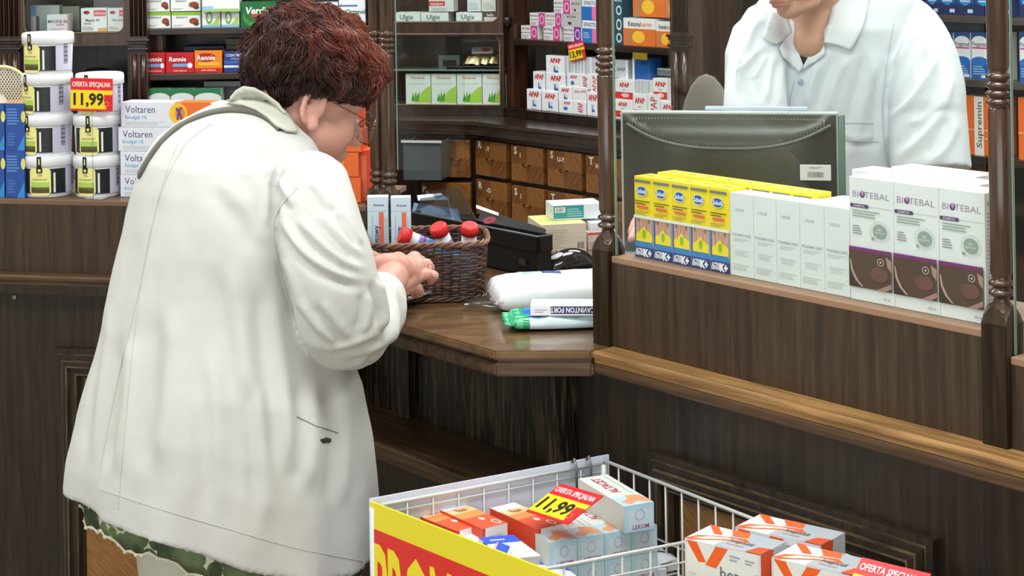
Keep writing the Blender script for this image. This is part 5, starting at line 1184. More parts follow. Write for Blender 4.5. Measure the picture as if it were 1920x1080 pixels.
# ------------------------------------------------------------------ wire promotion basket in front
A0 = onz(700, 944, .80); B0_ = onz(1132, 863, .80)
zR = .80; ur = (onz(1420, 976, .80)-B0_).normalized(); uf = (onz(1048, 1080, .80)-A0).normalized()
Cr = B0_+ur*.95; Cf = A0+uf*.95
ZBASE = .6815
WIRE = paint((206, 210, 208), .3, .6, name='white_wire'); WIRE2 = paint((170, 176, 176), .25, .7, .3)
t = thing('promotion_basket', 'white wire sales basket full of boxed medicine, with a yellow and red board', 'basket', (A0.x, A0.y, 0), 0)
org_ = Vector((A0.x, A0.y, 0))
def wire_panel(name, P, Q, dn, nv, rails, par, r1=.0026, r2=.0015):
    bm = bmesh.new(); P = P-org_; Q = Q-org_
    for k, dz in enumerate(rails): tube(bm, [P-Vector((0, 0, dz)), Q-Vector((0, 0, dz))], r1 if k == 0 else r2, 8)
    for i in range(nv+1):
        p = P.lerp(Q, i/nv); tube(bm, [p, p-Vector((0, 0, dn))], r2, 6)
    return link(name, bm, WIRE, par)
wire_panel('wire_side', B0_, Cr, .28, 26, (0, .083, .17, .278), t)
wire_panel('wire_side', A0+Vector((.006, .008, -.01)), Cf+Vector((.006, .008, -.01)), .27, 26, (0, .083, .17, .268), t)
e_ = (B0_-A0)
wire_panel('wire_end', A0+e_*.03-Vector((0, 0, .004)), B0_-e_*.0-Vector((0, 0, .004)), .28, 9, (0, .012, .1, .18, .27), t)
wire_panel('wire_end', Cf, Cr, .28, 6, (0, .083, .17, .278), t)
dv0 = A0+uf*.338-Vector((0, 0, .006)); dv1 = onz(1286, 1016, .79)
dirn = (dv1-dv0).normalized(); dv1 = dv0+dirn*.345
wire_panel('divider', dv0, dv1, .25, 8, (0, .026, .11, .24), t, r1=.0022)
bm = bmesh.new()
for i in range(12):
    f = i/11; p = A0.lerp(Cf, f)-org_; q = B0_.lerp(Cr, f)-org_; p.z = q.z = ZBASE; tube(bm, [p, q], .002, 6)
for i in range(6):
    f = i/5; p = A0.lerp(B0_, f)-org_; q = Cf.lerp(Cr, f)-org_; p.z = q.z = ZBASE-.003; tube(bm, [p, q], .002, 6)
link('wire_floor', bm, WIRE, t)
for c_ in (A0, B0_, Cf, Cr): p = c_-org_; bm = bmesh.new(); tube(bm, [(p.x, p.y, .795), (p.x, p.y, .0)], .006, 8); link('leg', bm, WIRE, t)
# boards: white end board, yellow and red long board
def board(name, P, Q, top, bot, th, mat, par, outward):
    P = P-org_; Q = Q-org_; d = (Q-P).normalized(); n = Vector((d.y, -d.x, 0))*outward
    bm = bmesh.new(); A = [Vector((P.x, P.y, bot)), Vector((Q.x, Q.y, bot)), Vector((Q.x, Q.y, top)), Vector((P.x, P.y, top))]
    F = [bm.verts.new(a) for a in A]; G = [bm.verts.new(a+n*th) for a in A]
    bm.faces.new(F); bm.faces.new(G[::-1])
    for i in range(4): bm.faces.new((F[i], F[(i+1) % 4], G[(i+1) % 4], G[i]))
    bmesh.ops.recalc_face_normals(bm, faces=bm.faces)
    return bm, P+n*th, d, n
bm, _, _, _ = board('x', A0-e_*.01, B0_+e_*.03, .806, .60, .003, None, t, 1)
wb_ = link('white_board', bm, paint((214, 220, 236), .35), t)
e2 = e_.normalized(); nE = Vector((-e2.y, e2.x, 0))
wb_.location = nE*.006
bm, P0_, d_, n_ = board('x', A0-uf*.004, Cf, .803, .45, .003, None, t, 1)
mats = [paint((236, 222, 50), .35)]
Lb = (Cf-A0).length
draw(bm, [('r', 0, 0, 1, .898, (222, 52, 44)), ('t', .006, .677, .34, 'PROMOCJA', (240, 224, 50), {'bold': .03, 'al': 'l', 'w': .36, 'fill': True})], 0, mats, Vector((P0_.x, P0_.y, .45)), d_, Z3, Lb, .353, n_)
link('promotion_board', bm, mats, t)
bm = bmesh.new()
for ox in (.03, .055):
    p = B0_-org_-e2*ox; tube(bm, [(p.x, p.y, .806), (p.x+nE.x*-.006, p.y+nE.y*-.006, .812), (p.x-nE.x*.012, p.y-nE.y*.012, .80), (p.x-nE.x*.012, p.y-nE.y*.012, .77)], .0022, 6)
link('wire_clip', bm, paint((120, 124, 124), .25, .6, .5), t)
# cartons in it: place by the top face's near-left corner
def bcart(px_, py_, ztop, yaw, w, l, h, label, st, group=None, pitch=0, rollz=0, anchor='nl'):
    """anchor: pixel of the near-left top corner"""
    P = onz(px_, py_, ztop); me = carton_mesh('carton', w, l, h, **st)
    R = Matrix.Rotation(yaw, 4, 'Z') @ Matrix.Rotation(pitch, 4, 'X') @ Matrix.Rotation(rollz, 4, 'Y')
    off = R @ Vector((-w/2, 0, h)); loc = P-off
    o = put('medicine_box', me, loc, 0, label, 'box', group, rot=R.to_euler()); return o
R25 = math.radians(24)
alt = dict(base=(224, 232, 226), front=[('r', 0, 0, 1, 1, (186, 222, 238)), ('r', .15, .12, .95, .8, (206, 228, 240)), ('ring', .52, .6, .16, .2, .12, (190, 130, 190)), T(.55, .17, .16, 'LEKOM', (176, 70, 140), w=.6)],
      top=[('r', 0, 0, 1, .28, (190, 222, 234)), ('p', [(.1, .12), (.45, .2), (.5, .3), (.9, .26), (1, .1), (1, .02), (.6, .1), (.3, .03)], (232, 166, 120)), T(.42, .66, .30, 'ALTACET', (196, 60, 90), rot=90, w=.5, shear=.1), ('r', .8, .3, .84, .95, (200, 220, 220))],
      left=[('r', 0, 0, 1, 1, (206, 214, 206)), ('r', .48, 0, .485, 1, (176, 190, 180))], right=[('r', 0, 0, 1, 1, (206, 222, 226))])
GA = 'white and pale blue swirl boxes in the wire basket'
zt2 = .766
xs = [1031, 1079, 1127, 1181]; ys = [1018, 1013, 1006, 998]
P0 = onz(1031, 1018, zt2); eD = Vector((math.cos(R25), math.sin(R25), 0)); wA = .0405
for k in range(4):
    P = P0+eD*(wA+.0006)*k; q = proj(P)
    bcart(q[0], q[1], zt2, R25, wA, .14, .036, 'pale blue and white box in the lower row of four, %s from the red boxes' % ORD[k], alt, GA)
for k in range(4):
    P = P0+eD*(wA+.0006)*k+Vector((0, 0, -.0366)); P = P-Vector((0, 0, 0)); q = proj(P)
    bcart(q[0], q[1], zt2-.0366, R25, wA, .14, .036, 'pale blue and white box in the bottom layer, %s along' % ORD[k], alt, GA)
bcart(1170, 950, zt2+.0372, R25, .046, .142, .0365, 'pale blue and white box lying on top of the row, highest in the basket', alt, GA)
fl = dict(base=(236, 238, 240), front=[('r', 0, 0, .1, 1, (214, 60, 50)), ('bars', .2, .3, .8, .7, 2, (206, 212, 220))], top=[('r', 0, 0, 1, .42, (230, 82, 40)), ('r', 0, .42, 1, .62, (240, 140, 70)), ('r', 0, .62, 1, .8, (246, 196, 140)), ('ring', .78, .12, .12, .09, .3, (248, 240, 235)), ('p', [(.45, .3), (.55, .38), (.65, .3), (.55, .24)], (250, 240, 235)), T(.5, .72, .12, 'Flexen', (150, 80, 60), w=.4)],
      left=[('r', 0, 0, 1, 1, (214, 70, 40))], right=[('r', 0, 0, 1, 1, (236, 190, 150))])
GF = 'red and orange boxes in the wire basket'
RF = math.radians(20)
bcart(1009, 993, .772, math.radians(35), .042, .117, .03, 'orange and red box under the red and yellow price tag', fl, GF)
bcart(905, 992, .772, math.radians(36), .042, .117, .03, 'orange and red box in the middle of the basket behind the blue banded boxes', fl, GF)
bcart(857, 996, .768, math.radians(40), .042, .117, .03, 'orange and red box lying along the yellow board', fl, GF)
bcart(957, 996, .745, math.radians(34), .042, .117, .03, 'orange and red box half buried between two upper ones', fl, GF)
for x_, y_, z_, r_, l_ in ((1009, 993, .772, 35, 'below the one carrying the price tag'), (905, 992, .772, 36, 'below the middle one'), (857, 996, .768, 40, 'below the one along the yellow board'), (957, 996, .745, 34, 'below the half buried one')):
    P = onz(x_, y_, z_); P.z -= .0303; q = proj(P); h_ = P.z-.684
    bcart(q[0], q[1], P.z, math.radians(r_), .042, .117, h_, 'orange and red box in the layer underneath, '+l_, fl, GF)
rio = dict(base=(236, 242, 248), front=[('r', 0, .0, .0001, 1, WH)], top=[('r', .0, .68, 1, 1, (34, 80, 206)), ('bars', .2, .8, .8, .9, 1, (220, 230, 245))], left=[('r', .2, 0, .7, 1, (34, 80, 206)), T(.45, .5, .4, 'Rio', (236, 240, 250), bold=.04)], right=[('r', 0, .0, .8, .6, (60, 100, 190))])
GR = 'white and blue boxes in the wire basket'
bcart(948, 1048, .770, math.radians(32), .056, .07, .078, 'white box with bright blue band tipped over in the middle of the basket', rio, GR, pitch=.12, rollz=.12)
bcart(921, 1040, .782, math.radians(-8), .022, .05, .092, 'narrow blue banded white box wedged beside the yellow board', dict(base=(236, 242, 248), front=[('r', .1, 0, .85, 1, (34, 80, 206)), T(.48, .4, .16, 'Rio', (236, 240, 250), bold=.04)], top=[('r', .1, 0, .85, 1, (34, 80, 206)), ('r', 0, 0, .06, 1, (226, 110, 170))]), GR, rollz=.3)
bcart(868, 1024, .757, math.radians(18), .042, .05, .073, 'white carton flap end beside the yellow board', dict(base=(240, 243, 246)), None, pitch=.05)
bcart(1000, 1092, .735, math.radians(22), .07, .09, .047, 'white box with blue printed corner near the wire divider', dict(base=(238, 242, 248), top=[('p', [(.3, 1), (1, .4), (1, 1)], (50, 90, 196)), ('bars', .1, .1, .5, .4, 3, (190, 200, 220))]), None, rollz=.1)
bcart(1090, 1092, .70, math.radians(22), .13, .09, .016, 'white box with blue corner lying below the wire divider', dict(base=(226, 234, 244), top=[('p', [(0, 1), (0, .4), (.4, 1)], (40, 80, 190))]), None)
bcart(1190, 1062, .70, math.radians(24), .07, .08, .016, 'pale blue white box lying low behind the wire divider', dict(base=(224, 234, 242), top=[('e', .5, .3, .5, .3, (70, 76, 96)), ('e', .5, .2, .5, .3, (226, 234, 242))]), None)
# filler cartons under the visible ones keep the pile supported
fcol = dict(base=(226, 230, 236))
kk = 0
for (px_, py_, zz, w, l, h) in ((800, 992, .736, .10, .12, .2), (1000, 1040, .70, .07, .1, .17)):
    pass
hep = dict(base=(214, 216, 218), front=[('r', .03, .02, .97, .98, (226, 228, 230)), ('p', [(.03, .98), (.17, .98), (.29, .68), (.19, .66)], (240, 96, 40)), ('p', [(.58, .98), (.42, .98), (.28, .64), (.42, .62)], (240, 100, 44)), T(.72, .58, .2, 'hepatil', (104, 114, 126), w=.5), T(.64, .38, .12, 'Complex', (224, 90, 60), w=.36), ('bars', .6, .80, .74, .92, 2, (160, 164, 170)), ('bars', .8, .80, .93, .9, 2, (160, 164, 170)), ('bars', .06, .2, .18, .5, 5, (200, 204, 208)), ('p', [(.1, .0), (.16, .3), (.3, .34), (.4, .2), (.4, 0)], (240, 110, 40))],
      top=[('r', .4, 0, 1, 1, (168, 178, 184)), ('p', [(.0, .0), (.1, .0), (.4, .34), (.7, .5), (.6, .66), (.3, .5), (.08, .3)], (240, 96, 40)), ('p', [(.08, .1), (.2, .16), (.4, .4), (.62, .52), (.4, .5), (.2, .36)], (246, 214, 196)), ('p', [(.3, .98), (.55, .98), (.6, .72), (.42, .66)], (240, 104, 50)), ('p', [(.0, .98), (.12, .98), (.3, .6), (.2, .56)], (240, 96, 40)), T(.62, .42, .15, 'hepatil', (90, 104, 116), w=.34), T(.6, .22, .08, 'Complex', (220, 110, 90), w=.3), ('p', [(.8, 0), (1, 0), (1, .42), (.86, .36)], (232, 80, 44))],
      right=[('r', 0, 0, 1, 1, (206, 212, 216)), ('p', [(.0, .3), (.0, 1), (.5, 1), (.4, .5)], (236, 88, 44))])
GH = 'white and orange boxes with grey lettering'
b1 = onz(1283, 1008, .84); b2 = onz(1426, 1042, .84); y1_ = math.atan2(b2.y-b1.y, b2.x-b1.x); w1_ = (b2-b1).length
bcart(1283, 1008, .84, y1_, w1_, .06, .075, 'white and orange box with grey lettering, its full front facing out', hep, GH)
bcart(1378, 987, .84, y1_, w1_*1.12, .06, .075, 'white and orange box with grey lettering, furthest back by the wire rail', hep, GH)
bcart(1446, 1044, .84, y1_, w1_*1.06, .06, .075, 'white and orange box with grey lettering, beside the red tag', hep, GH)
bcart(1283, 1085, .764, y1_, w1_, .125, .08, 'white and orange box supporting the front one, mostly cut off', hep, GH)
bcart(1446, 1120, .764, y1_, w1_*1.1, .125, .08, 'white and orange box under the one beside the red tag', hep, GH)
# price tags in the basket
p = W(986, 958, 2.50); p2 = W(1064, 983, 2.42)
dd = (p2-p); wv = dd.length
p3 = W(1018, 904, 2.56); p4 = W(1092, 930, 2.48)
up_ = ((p3-p)+(p4-p2))/2; hv = up_.length
ex = dd.normalized(); ez = (up_-ex*up_.dot(ex)).normalized(); ey = ez.cross(ex)
R = Matrix((ex, ey, ez)).transposed()
o = price_tag('red and yellow price tag reading 11,99 leaning on the boxes in the wire basket', (p+dd/2)-Vector((0, 0, .0)), R.to_euler(), wv, hv, '11,99')
p = W(1596, 1085, 2.08); p2 = W(1726, 1118, 2.0); p3 = W(1604, 1044, 2.10)
ex = (p2-p).normalized(); ez = ((p3-p)-ex*(p3-p).dot(ex)).normalized(); ey = ez.cross(ex); R = Matrix((ex, ey, ez)).transposed()
base = (p+p2)/2-ez*.03
o = price_tag('red topped price tag beside the white and orange boxes, lower part cut off', base, R.to_euler(), (p2-p).length, (p3-p).length+.03, '13,99')
# ------------------------------------------------------------------ people
def evaluated(o, name):
    dg = bpy.context.evaluated_depsgraph_get(); dg.update()
    me = bpy.data.meshes.new_from_object(o.evaluated_get(dg)); me.name = name
    bpy.data.objects.remove(o); return me
def fuse(bm, name, voxel, smooth=4, fac=.5, adapt=0):
    bmesh.ops.recalc_face_normals(bm, faces=bm.faces)
    me = bpy.data.meshes.new(name); bm.to_mesh(me); bm.free()
    o = bpy.data.objects.new(name, me); COL.objects.link(o)
    m = o.modifiers.new('r', 'REMESH'); m.mode = 'VOXEL'; m.voxel_size = voxel; m.adaptivity = adapt
    if smooth: s_ = o.modifiers.new('s', 'SMOOTH'); s_.factor = fac; s_.iterations = smooth
    return evaluated(o, name)
def cone(bm, p0, r0, p1, r1, n=20):
    p0, p1 = Vector(p0), Vector(p1); d = p1-p0; L = d.length
    if L < 1e-6: ellipsoid(bm, p0, (r0,)*3, seg=n); return
    pts = []; rs = []
    for k in range(7): a = -math.pi/2+math.pi/2*k/7; pts.append(p0+d/L*(r0*math.sin(a))); rs.append(max(r0*math.cos(a), r0*.02))
    pts.append(p0); rs.append(r0); pts.append(p0.lerp(p1, .5)); rs.append((r0+r1)/2); pts.append(p1); rs.append(r1)
    for k in range(1, 8): a = math.pi/2*k/7; pts.append(p1+d/L*(r1*math.sin(a))); rs.append(max(r1*math.cos(a), r1*.02))
    tube(bm, pts, rs, n)
def chain(bm, pts, n=16):
    for (a, ra), (b, rb) in zip(pts, pts[1:]): cone(bm, a, ra, b, rb, n)
def Rm(x, y, z): return Matrix((Vector(x).normalized(), Vector(y).normalized(), Vector(z).normalized())).transposed()
def loft(bm, rings, caps=True, mi=0):
    V = [[bm.verts.new(p) for p in r] for r in rings]; n = len(V[0])
    for A, B in zip(V, V[1:]):
        for k in range(n): f = bm.faces.new((A[k], A[(k+1) % n], B[(k+1) % n], B[k])); f.smooth = True; f.material_index = mi
    if caps: bm.faces.new(V[0][::-1]); bm.faces.new(V[-1])
    return V
def fbm(p, s, seed=0, o=3):
    v = 0; a = 1; q = Vector(p)*s+Vector((seed*7.1, seed*3.3, seed*1.7))
    for _ in range(o): v += a*noise.noise(q); q = q*2.03; a *= .5
    return v
def bvh_of(me): return BVHTree.FromPolygons([v.co.copy() for v in me.vertices], [tuple(p.vertices) for p in me.polygons])
CAM = Vector((0, 0, EYE))
def cast(bvh, px_, py_, fallback=None):
    a, b = ray(px_, py_); d = Vector((a, 1, -b)).normalized(); h = bvh.ray_cast(CAM, d)
    if h[0] is None: return (W(px_, py_, fallback), -d) if fallback else (None, None)
    return h[0], h[1]
def drape(name, poly, bvh, off, th, mat, parent, cuts=4, fb=3.0, smooth=True, lift=None):
    """cloth patch of real thickness laid over a body surface"""
    bm = bmesh.new(); f = bm.faces.new([bm.verts.new((x, y, 0)) for x, y in poly])
    bmesh.ops.triangulate(bm, faces=bm.faces); 
    for _ in range(cuts): bmesh.ops.subdivide_edges(bm, edges=[e for e in bm.edges if e.calc_length() > 9], cuts=1, use_grid_fill=True); bmesh.ops.triangulate(bm, faces=bm.faces)
    last = None
    for v in bm.verts:
        px_, py_ = v.co.x, v.co.y; p, n = cast(bvh, px_, py_)
        if p is None: p, n = W(px_, py_, fb), Vector((0, -1, 0))
        dcam = (CAM-p).normalized(); o_ = off+(lift(px_, py_) if lift else 0)
        v.co = p+dcam*o_
    for _ in range(4): bmesh.ops.smooth_vert(bm, verts=[v for v in bm.verts if not v.is_boundary], factor=.5, use_axis_x=True, use_axis_y=True, use_axis_z=True)
    r = bmesh.ops.solidify(bm, geom=bm.faces[:], thickness=th)
    bmesh.ops.recalc_face_normals(bm, faces=bm.faces)
    return link(name, bm, mat, parent, smooth=smooth)
def hand(bm, wrist, knuckles, fingers, thumb, rw=.026, rk=.0125):
    """wrist point; four knuckle points; four finger chains (lists of points); thumb chain"""
    K = [Vector(k) for k in knuckles]; w_ = Vector(wrist)
    for i, k in enumerate(K): cone(bm, w_.lerp(k, .12), rw*.62, k, rk*1.08, 14)
    for a, b in zip(K, K[1:]): cone(bm, a, rk, b, rk*.97, 12); cone(bm, w_.lerp(a, .55), rk*1.25, w_.lerp(b, .55), rk*1.2, 12)
    for i, f in enumerate(fingers):
        P = [K[i]]+[Vector(q) for q in f]; rr_ = [rk*.92, rk*.80, rk*.74, rk*.64, rk*.58]
        chain(bm, [(p, rr_[j]) for j, p in enumerate(P)], 12)
    P = [Vector(q) for q in thumb]; rr_ = [rk*1.35, rk*1.15, rk*.95, rk*.8]
    chain(bm, [(p, rr_[min(j, 3)]) for j, p in enumerate(P)], 12)

SKIN = skinmat('skin_woman', (196, 140, 124), (214, 164, 148)); SKIN2 = skinmat('skin_man', (200, 152, 130), (216, 170, 150))
JACK = fabric('cream_jacket', (198, 200, 195), (207, 209, 205), 1100, .35); COATM = fabric('white_coat', (222, 230, 238), (232, 238, 243), 1200, .2)
# ================= woman =================
wo = thing('person', 'person in a cream jacket with short auburn hair, bent over the countertop with hands together', 'person', (W(420, 1000, 2.76).x, 2.76, 0), 0)
WO = wo.location.copy()
def wl(o):   # parts are modelled in world space, then parented without moving
    o.parent = wo; o.matrix_parent_inverse = Matrix.Translation(-WO); return o
Ff = Vector((.78, .62, 0)).normalized(); Rr = Vector((.62, -.78, 0)).normalized()
YT = 2.76
ROWS = [  # py, px left, px right, centre depth, thickness ratio (front-back / width)
 (182, 444, 498, 2.83, 1.0), (190, 415, 508, 2.83, 1.0), (203, 385, 522, 2.82, .95), (228, 336, 546, 2.80, .88), (262, 294, 584, 2.79, .80), (300, 267, 606, 2.78, .76), (350, 249, 606, 2.77, .74),
 (400, 236, 600, 2.765, .74), (450, 226, 598, 2.76, .74), (520, 212, 606, 2.76, .76), (600, 195, 632, 2.76, .78), (680, 180, 668, 2.76, .82), (760, 162, 684, 2.76, .86), (820, 150, 689, 2.76, .88), (870, 142, 690, 2.76, .9), (922, 138, 690, 2.76, .91)]
NC = 96
def torso_ring(py_, xl, xr, Y, ratio, grow=0, tilt=0):
    c = W((xl+xr)/2, py_, Y); hw = (W(xr, py_, Y).x-W(xl, py_, Y).x)/2+grow
    # ellipse with axes Rr (width a) and Ff (depth a*ratio) whose x half extent is hw
    a = hw/math.sqrt((Rr.x)**2+(ratio*Ff.x)**2); P = []
    for k in range(NC):
        t_ = 2*math.pi*k/NC; ex_ = 2.3; c_, s_ = math.cos(t_), math.sin(t_)
        q = (abs(c_)**ex_+abs(s_)**ex_)**(-1/ex_)
        p = c+Rr*(a*c_*q)+Ff*(a*ratio*s_*q); tv = (p-c).dot(Vector((-1, .15, 0))); p.z += tilt*tv*(.22 if tv > 0 else 1.0)
        P.append(p)
    return P
rows = []
for i in range(len(ROWS)-1):
    A, B = ROWS[i], ROWS[i+1]; n = 5
    for k in range(n): f = k/n; rows.append(tuple(A[j]*(1-f)+B[j]*f for j in range(5)))
rows.append(ROWS[-1])
bm = bmesh.new(); rings = []
for i, r in enumerate(rows):
    f = i/(len(rows)-1); ring = torso_ring(*r, tilt=.40*max(0, f-.55)/.45)
    for k, p in enumerate(ring):
        ang_ = 2*math.pi*k/NC; flare = max(0, f-.5)*2
        fold = .007*flare*math.sin(ang_*6+2.0+.6*math.sin(f*5))+.004*flare*math.sin(ang_*13+1)
        c = W((r[1]+r[2])/2, r[0], r[3]); d = Vector((p.x-c.x, p.y-c.y, 0)).normalized()
        p += d*fold
    rings.append(ring)
loft(bm, rings)
TORSO_RINGS = rings
# right sleeve (nearest to the camera)
sh = W(590, 330, 2.62); el = W(648, 612, 2.62); wr = W(706, 548, 2.92)
armpts = []
def bez(p0, p1, p2, n):
    return [p0*(1-t)**2+p1*2*t*(1-t)+p2*t*t for t in [k/n for k in range(n+1)]]
path = bez(W(582, 318, 2.68), W(602, 460, 2.56), W(640, 590, 2.60), 14)+bez(W(648, 612, 2.62), W(690, 622, 2.74), W(716, 556, 2.915), 10)
rad = []
for i, p in enumerate(path):
    f = i/(len(path)-1)
    r_ = .052+.014*math.sin(min(f/.4, 1)*math.pi/2) if f < .55 else .066-(f-.55)/.45*.024
    rad.append(r_)
rad[0] = .040
tube(bm, path, rad, 28)
ellipsoid(bm, W(654, 616, 2.68), (.066, .085, .056))
# left sleeve on the far side, reaching to the counter
path2 = bez(W(470, 300, 2.98), W(560, 480, 3.05), W(600, 560, 3.02), 8)+bez(W(610, 560, 3.02), W(640, 540, 3.02), W(668, 498, 3.03), 8)
tube(bm, path2, [.055+.0*i for i in range(9)]+[.054-.0025*i for i in range(9)], 24)
jme = fuse(bm, 'jacket', .0042, 2, .5)
# creases where the cloth bunches: (polyline in the photo's frame, half width px, depth m)
def fold_field(folds):
    segs = []
    for pts, w_, dp in folds:
        pts = smooth_pts(pts, 2); L = [0]
        for p, q in zip(pts, pts[1:]): L.append(L[-1]+math.dist(p, q))
        segs.append((pts, L, w_, dp, min(p[0] for p in pts)-3*w_, max(p[0] for p in pts)+3*w_, min(p[1] for p in pts)-3*w_, max(p[1] for p in pts)+3*w_))
    def fn(x, y):
        d = 0
        for pts, L, w_, dp, x0, x1, y0, y1 in segs:
            if not (x0 < x < x1 and y0 < y < y1): continue
            best = 1e9; sg = 1; al = 0
            for i in range(len(pts)-1):
                ax_, ay_ = pts[i]; bx_, by_ = pts[i+1]; ux_, uy_ = bx_-ax_, by_-ay_; l2 = ux_*ux_+uy_*uy_
                t_ = max(0, min(1, ((x-ax_)*ux_+(y-ay_)*uy_)/l2)); dx, dy = x-ax_-t_*ux_, y-ay_-t_*uy_; dd = math.hypot(dx, dy)
                if dd < best: best = dd; sg = 1 if ux_*dy-uy_*dx > 0 else -1; al = (L[i]+t_*math.sqrt(l2))/L[-1]
            s_ = best*sg/w_; tp = min(1, al/.22)*min(1, (1-al)/.22); tp = tp*tp*(3-2*tp)
            d += dp*tp*(math.exp(-s_*s_)-.85*math.exp(-(s_-1.7)**2))
        return d
    return fn
def smooth_pts(pts, it=2):
    for _ in range(it):
        N_ = [pts[0]]
        for a, b in zip(pts, pts[1:]): N_ += [(a[0]*.75+b[0]*.25, a[1]*.75+b[1]*.25), (a[0]*.25+b[0]*.75, a[1]*.25+b[1]*.75)]
        pts = N_+[pts[-1]]
    return pts
JF = fold_field([
 ([(526, 400), (545, 440), (575, 480), (630, 512), (694, 528)], 9, .0075), ([(556, 405), (590, 446), (640, 490), (690, 510)], 9, .0070), ([(600, 400), (640, 450), (684, 486)], 8, .0050),
 ([(640, 392), (662, 430), (680, 462)], 6, .004), ([(516, 330), (536, 360), (560, 392)], 9, .005), ([(582, 338), (604, 366), (624, 398)], 8, .0045),
 ([(704, 520), (714, 552), (722, 590), (716, 625)], 7, .0085), ([(730, 528), (742, 566), (744, 605), (730, 640)], 7, .006), ([(690, 545), (692, 590), (678, 630)], 8, .0055),
 ([(640, 668), (690, 660), (730, 640), (748, 612)], 7, .005), ([(610, 655), (660, 645), (712, 622)], 8, .005), ([(560, 560), (590, 610), (640, 650)], 9, .005), ([(600, 560), (630, 606), (662, 640)], 9, .004), ([(530, 480), (550, 530), (566, 590)], 8, .004),
 ([(532, 300), (520, 330), (514, 380), (516, 430)], 9, -.006), ([(470, 240), (500, 290), (520, 340)], 13, .005), ([(400, 330), (470, 390), (500, 470)], 18, .0045), ([(430, 480), (450, 600), (470, 760)], 20, .005), ([(510, 520), (520, 640), (540, 760), (545, 900)], 17, .0065),
 ([(580, 700), (590, 800), (575, 930)], 15, .006), ([(640, 700), (650, 820), (640, 960)], 14, .0065), ([(330, 560), (318, 720), (300, 900)], 20, .006), ([(250, 620), (236, 760), (222, 900)], 14, .006), ([(400, 640), (410, 800), (420, 980)], 18, .005), ([(210, 560), (190, 720), (172, 880)], 9, .004), ([(480, 700), (500, 860), (500, 1000)], 14, .004)])
def wrinkle(p, n):
    px_, py_ = proj(p)
    d = .0028*fbm((p.x*1.3, p.y*1.3, p.z*.7), 9, 1)
    if n.y < .25: d += JF(px_, py_)
    w2 = max(0, 1-(p-W(722, 570, 2.80)).length/.12); d += w2*.003*fbm(p, 30, 2, 2)
    return d
NRM = [v.normal.copy() for v in jme.vertices]
for v, n in zip(jme.vertices, NRM): v.co = v.co+n*wrinkle(v.co, n)
jb = bvh_of(jme)
# open the hem: drop the bottom cap region by pushing it up inside
o = link('jacket', jme, JACK, None, smooth=True); wl(o)
# seams: thin stitched ridges
def surf_line(name, pts, r, mat, parent, off=.0004, n=40, fb=2.8, flat=None):
    P = []
    for i in range(len(pts)-1):
        for k in range(n): f = k/n; P.append((pts[i][0]*(1-f)+pts[i+1][0]*f, pts[i][1]*(1-f)+pts[i+1][1]*f))
    P.append(pts[-1]); Q = []
    for x, y in P:
        p, nn = cast(jb, x, y)
        if p is None: continue
        Q.append(p+nn*off)
    for _ in range(3): Q = [Q[0]]+[(Q[i-1]+Q[i]*2+Q[i+1])/4 for i in range(1, len(Q)-1)]+[Q[-1]]
    bm = bmesh.new(); tube(bm, Q, r, 6); return link(name, bm, mat, parent)
SEAM = paint((192, 192, 184), .9)
def smooth_pts(pts, it=2):
    for _ in range(it):
        N_ = [pts[0]]
        for a, b in zip(pts, pts[1:]): N_ += [(a[0]*.75+b[0]*.25, a[1]*.75+b[1]*.25), (a[0]*.25+b[0]*.75, a[1]*.25+b[1]*.75)]
        pts = N_+[pts[-1]]
    return pts
for pts in ([(398, 232), (352, 262), (312, 330), (276, 450), (250, 640), (232, 830), (222, 955)], [(558, 352), (528, 384), (512, 420), (516, 470), (540, 560), (558, 618)], [(345, 245), (300, 350), (268, 520), (214, 740), (184, 905)]):
    wl(surf_line('jacket_seam', smooth_pts(pts), .0007, SEAM, None, n=8))
wl(surf_line('hem_stitch', smooth_pts([(190, 918), (300, 955), (430, 992), (560, 1030), (680, 1052)]), .0005, SEAM, None, n=8))
STAIN = paint((58, 58, 60), .9)
wl(drape('pocket_mark', [(600, 824), (612, 820), (621, 823), (620, 829), (606, 831)], jb, .0012, .0006, STAIN, None, cuts=1, fb=2.6))
wl(surf_line('pocket_tear', [(556, 781), (575, 790), (592, 798), (596, 800), (618, 806), (634, 812)], .0006, paint((110, 110, 112), .9), None, n=6))
# collar: stand and turned down leaf around the neck
COLL = fabric('collar_cloth', (190, 194, 180), (206, 208, 194), 1100, .3)
ctr_ = W(492, 215, 2.855)
def collar():
    bm = bmesh.new(); rings_ = []
    nb = 40; prof = [(0.000, 0.0), (.004, .5), (.0, 1.0), (-.004, 1.05), (-.010, .9), (-.014, .45), (-.016, -.1)]
    # top edge curve from the near side of the throat round the nape to the far side
    cx = W(506, 205, 2.86)
    up_ = (Vector((-.34, -.1, .93))).normalized(); ax = Rm(Ff*1.0+Vector((0, 0, .25)), Rr*-1, up_)
    V = []
    for i in range(nb+1):
        t_ = math.radians(62+236*i/nb)   # 0 = facing forward
        d = (Vector((math.cos(t_)*.070, math.sin(t_)*.062, 0)))
        base = cx+ax @ Vector((d.x, d.y, 0)); out = (ax @ Vector((math.cos(t_), math.sin(t_), 0))).normalized()
        row = [base+out*0+up_*-.016, base+out*.001+up_*.012, base+out*.004+up_*.026, base+out*.009+up_*.029, base+out*.016+up_*.022, base+out*.025+up_*.002, base+out*.034+up_*(-.018)]
        V.append([bm.verts.new(p) for p in row])
    for A, B in zip(V, V[1:]):
        for a in range(len(A)-1): bm.faces.new((A[a], A[a+1], B[a+1], B[a])).smooth = True
    bmesh.ops.solidify(bm, geom=bm.faces[:], thickness=.0025); bmesh.ops.recalc_face_normals(bm, faces=bm.faces)
    return link('collar', bm, COLL, None, smooth=True)
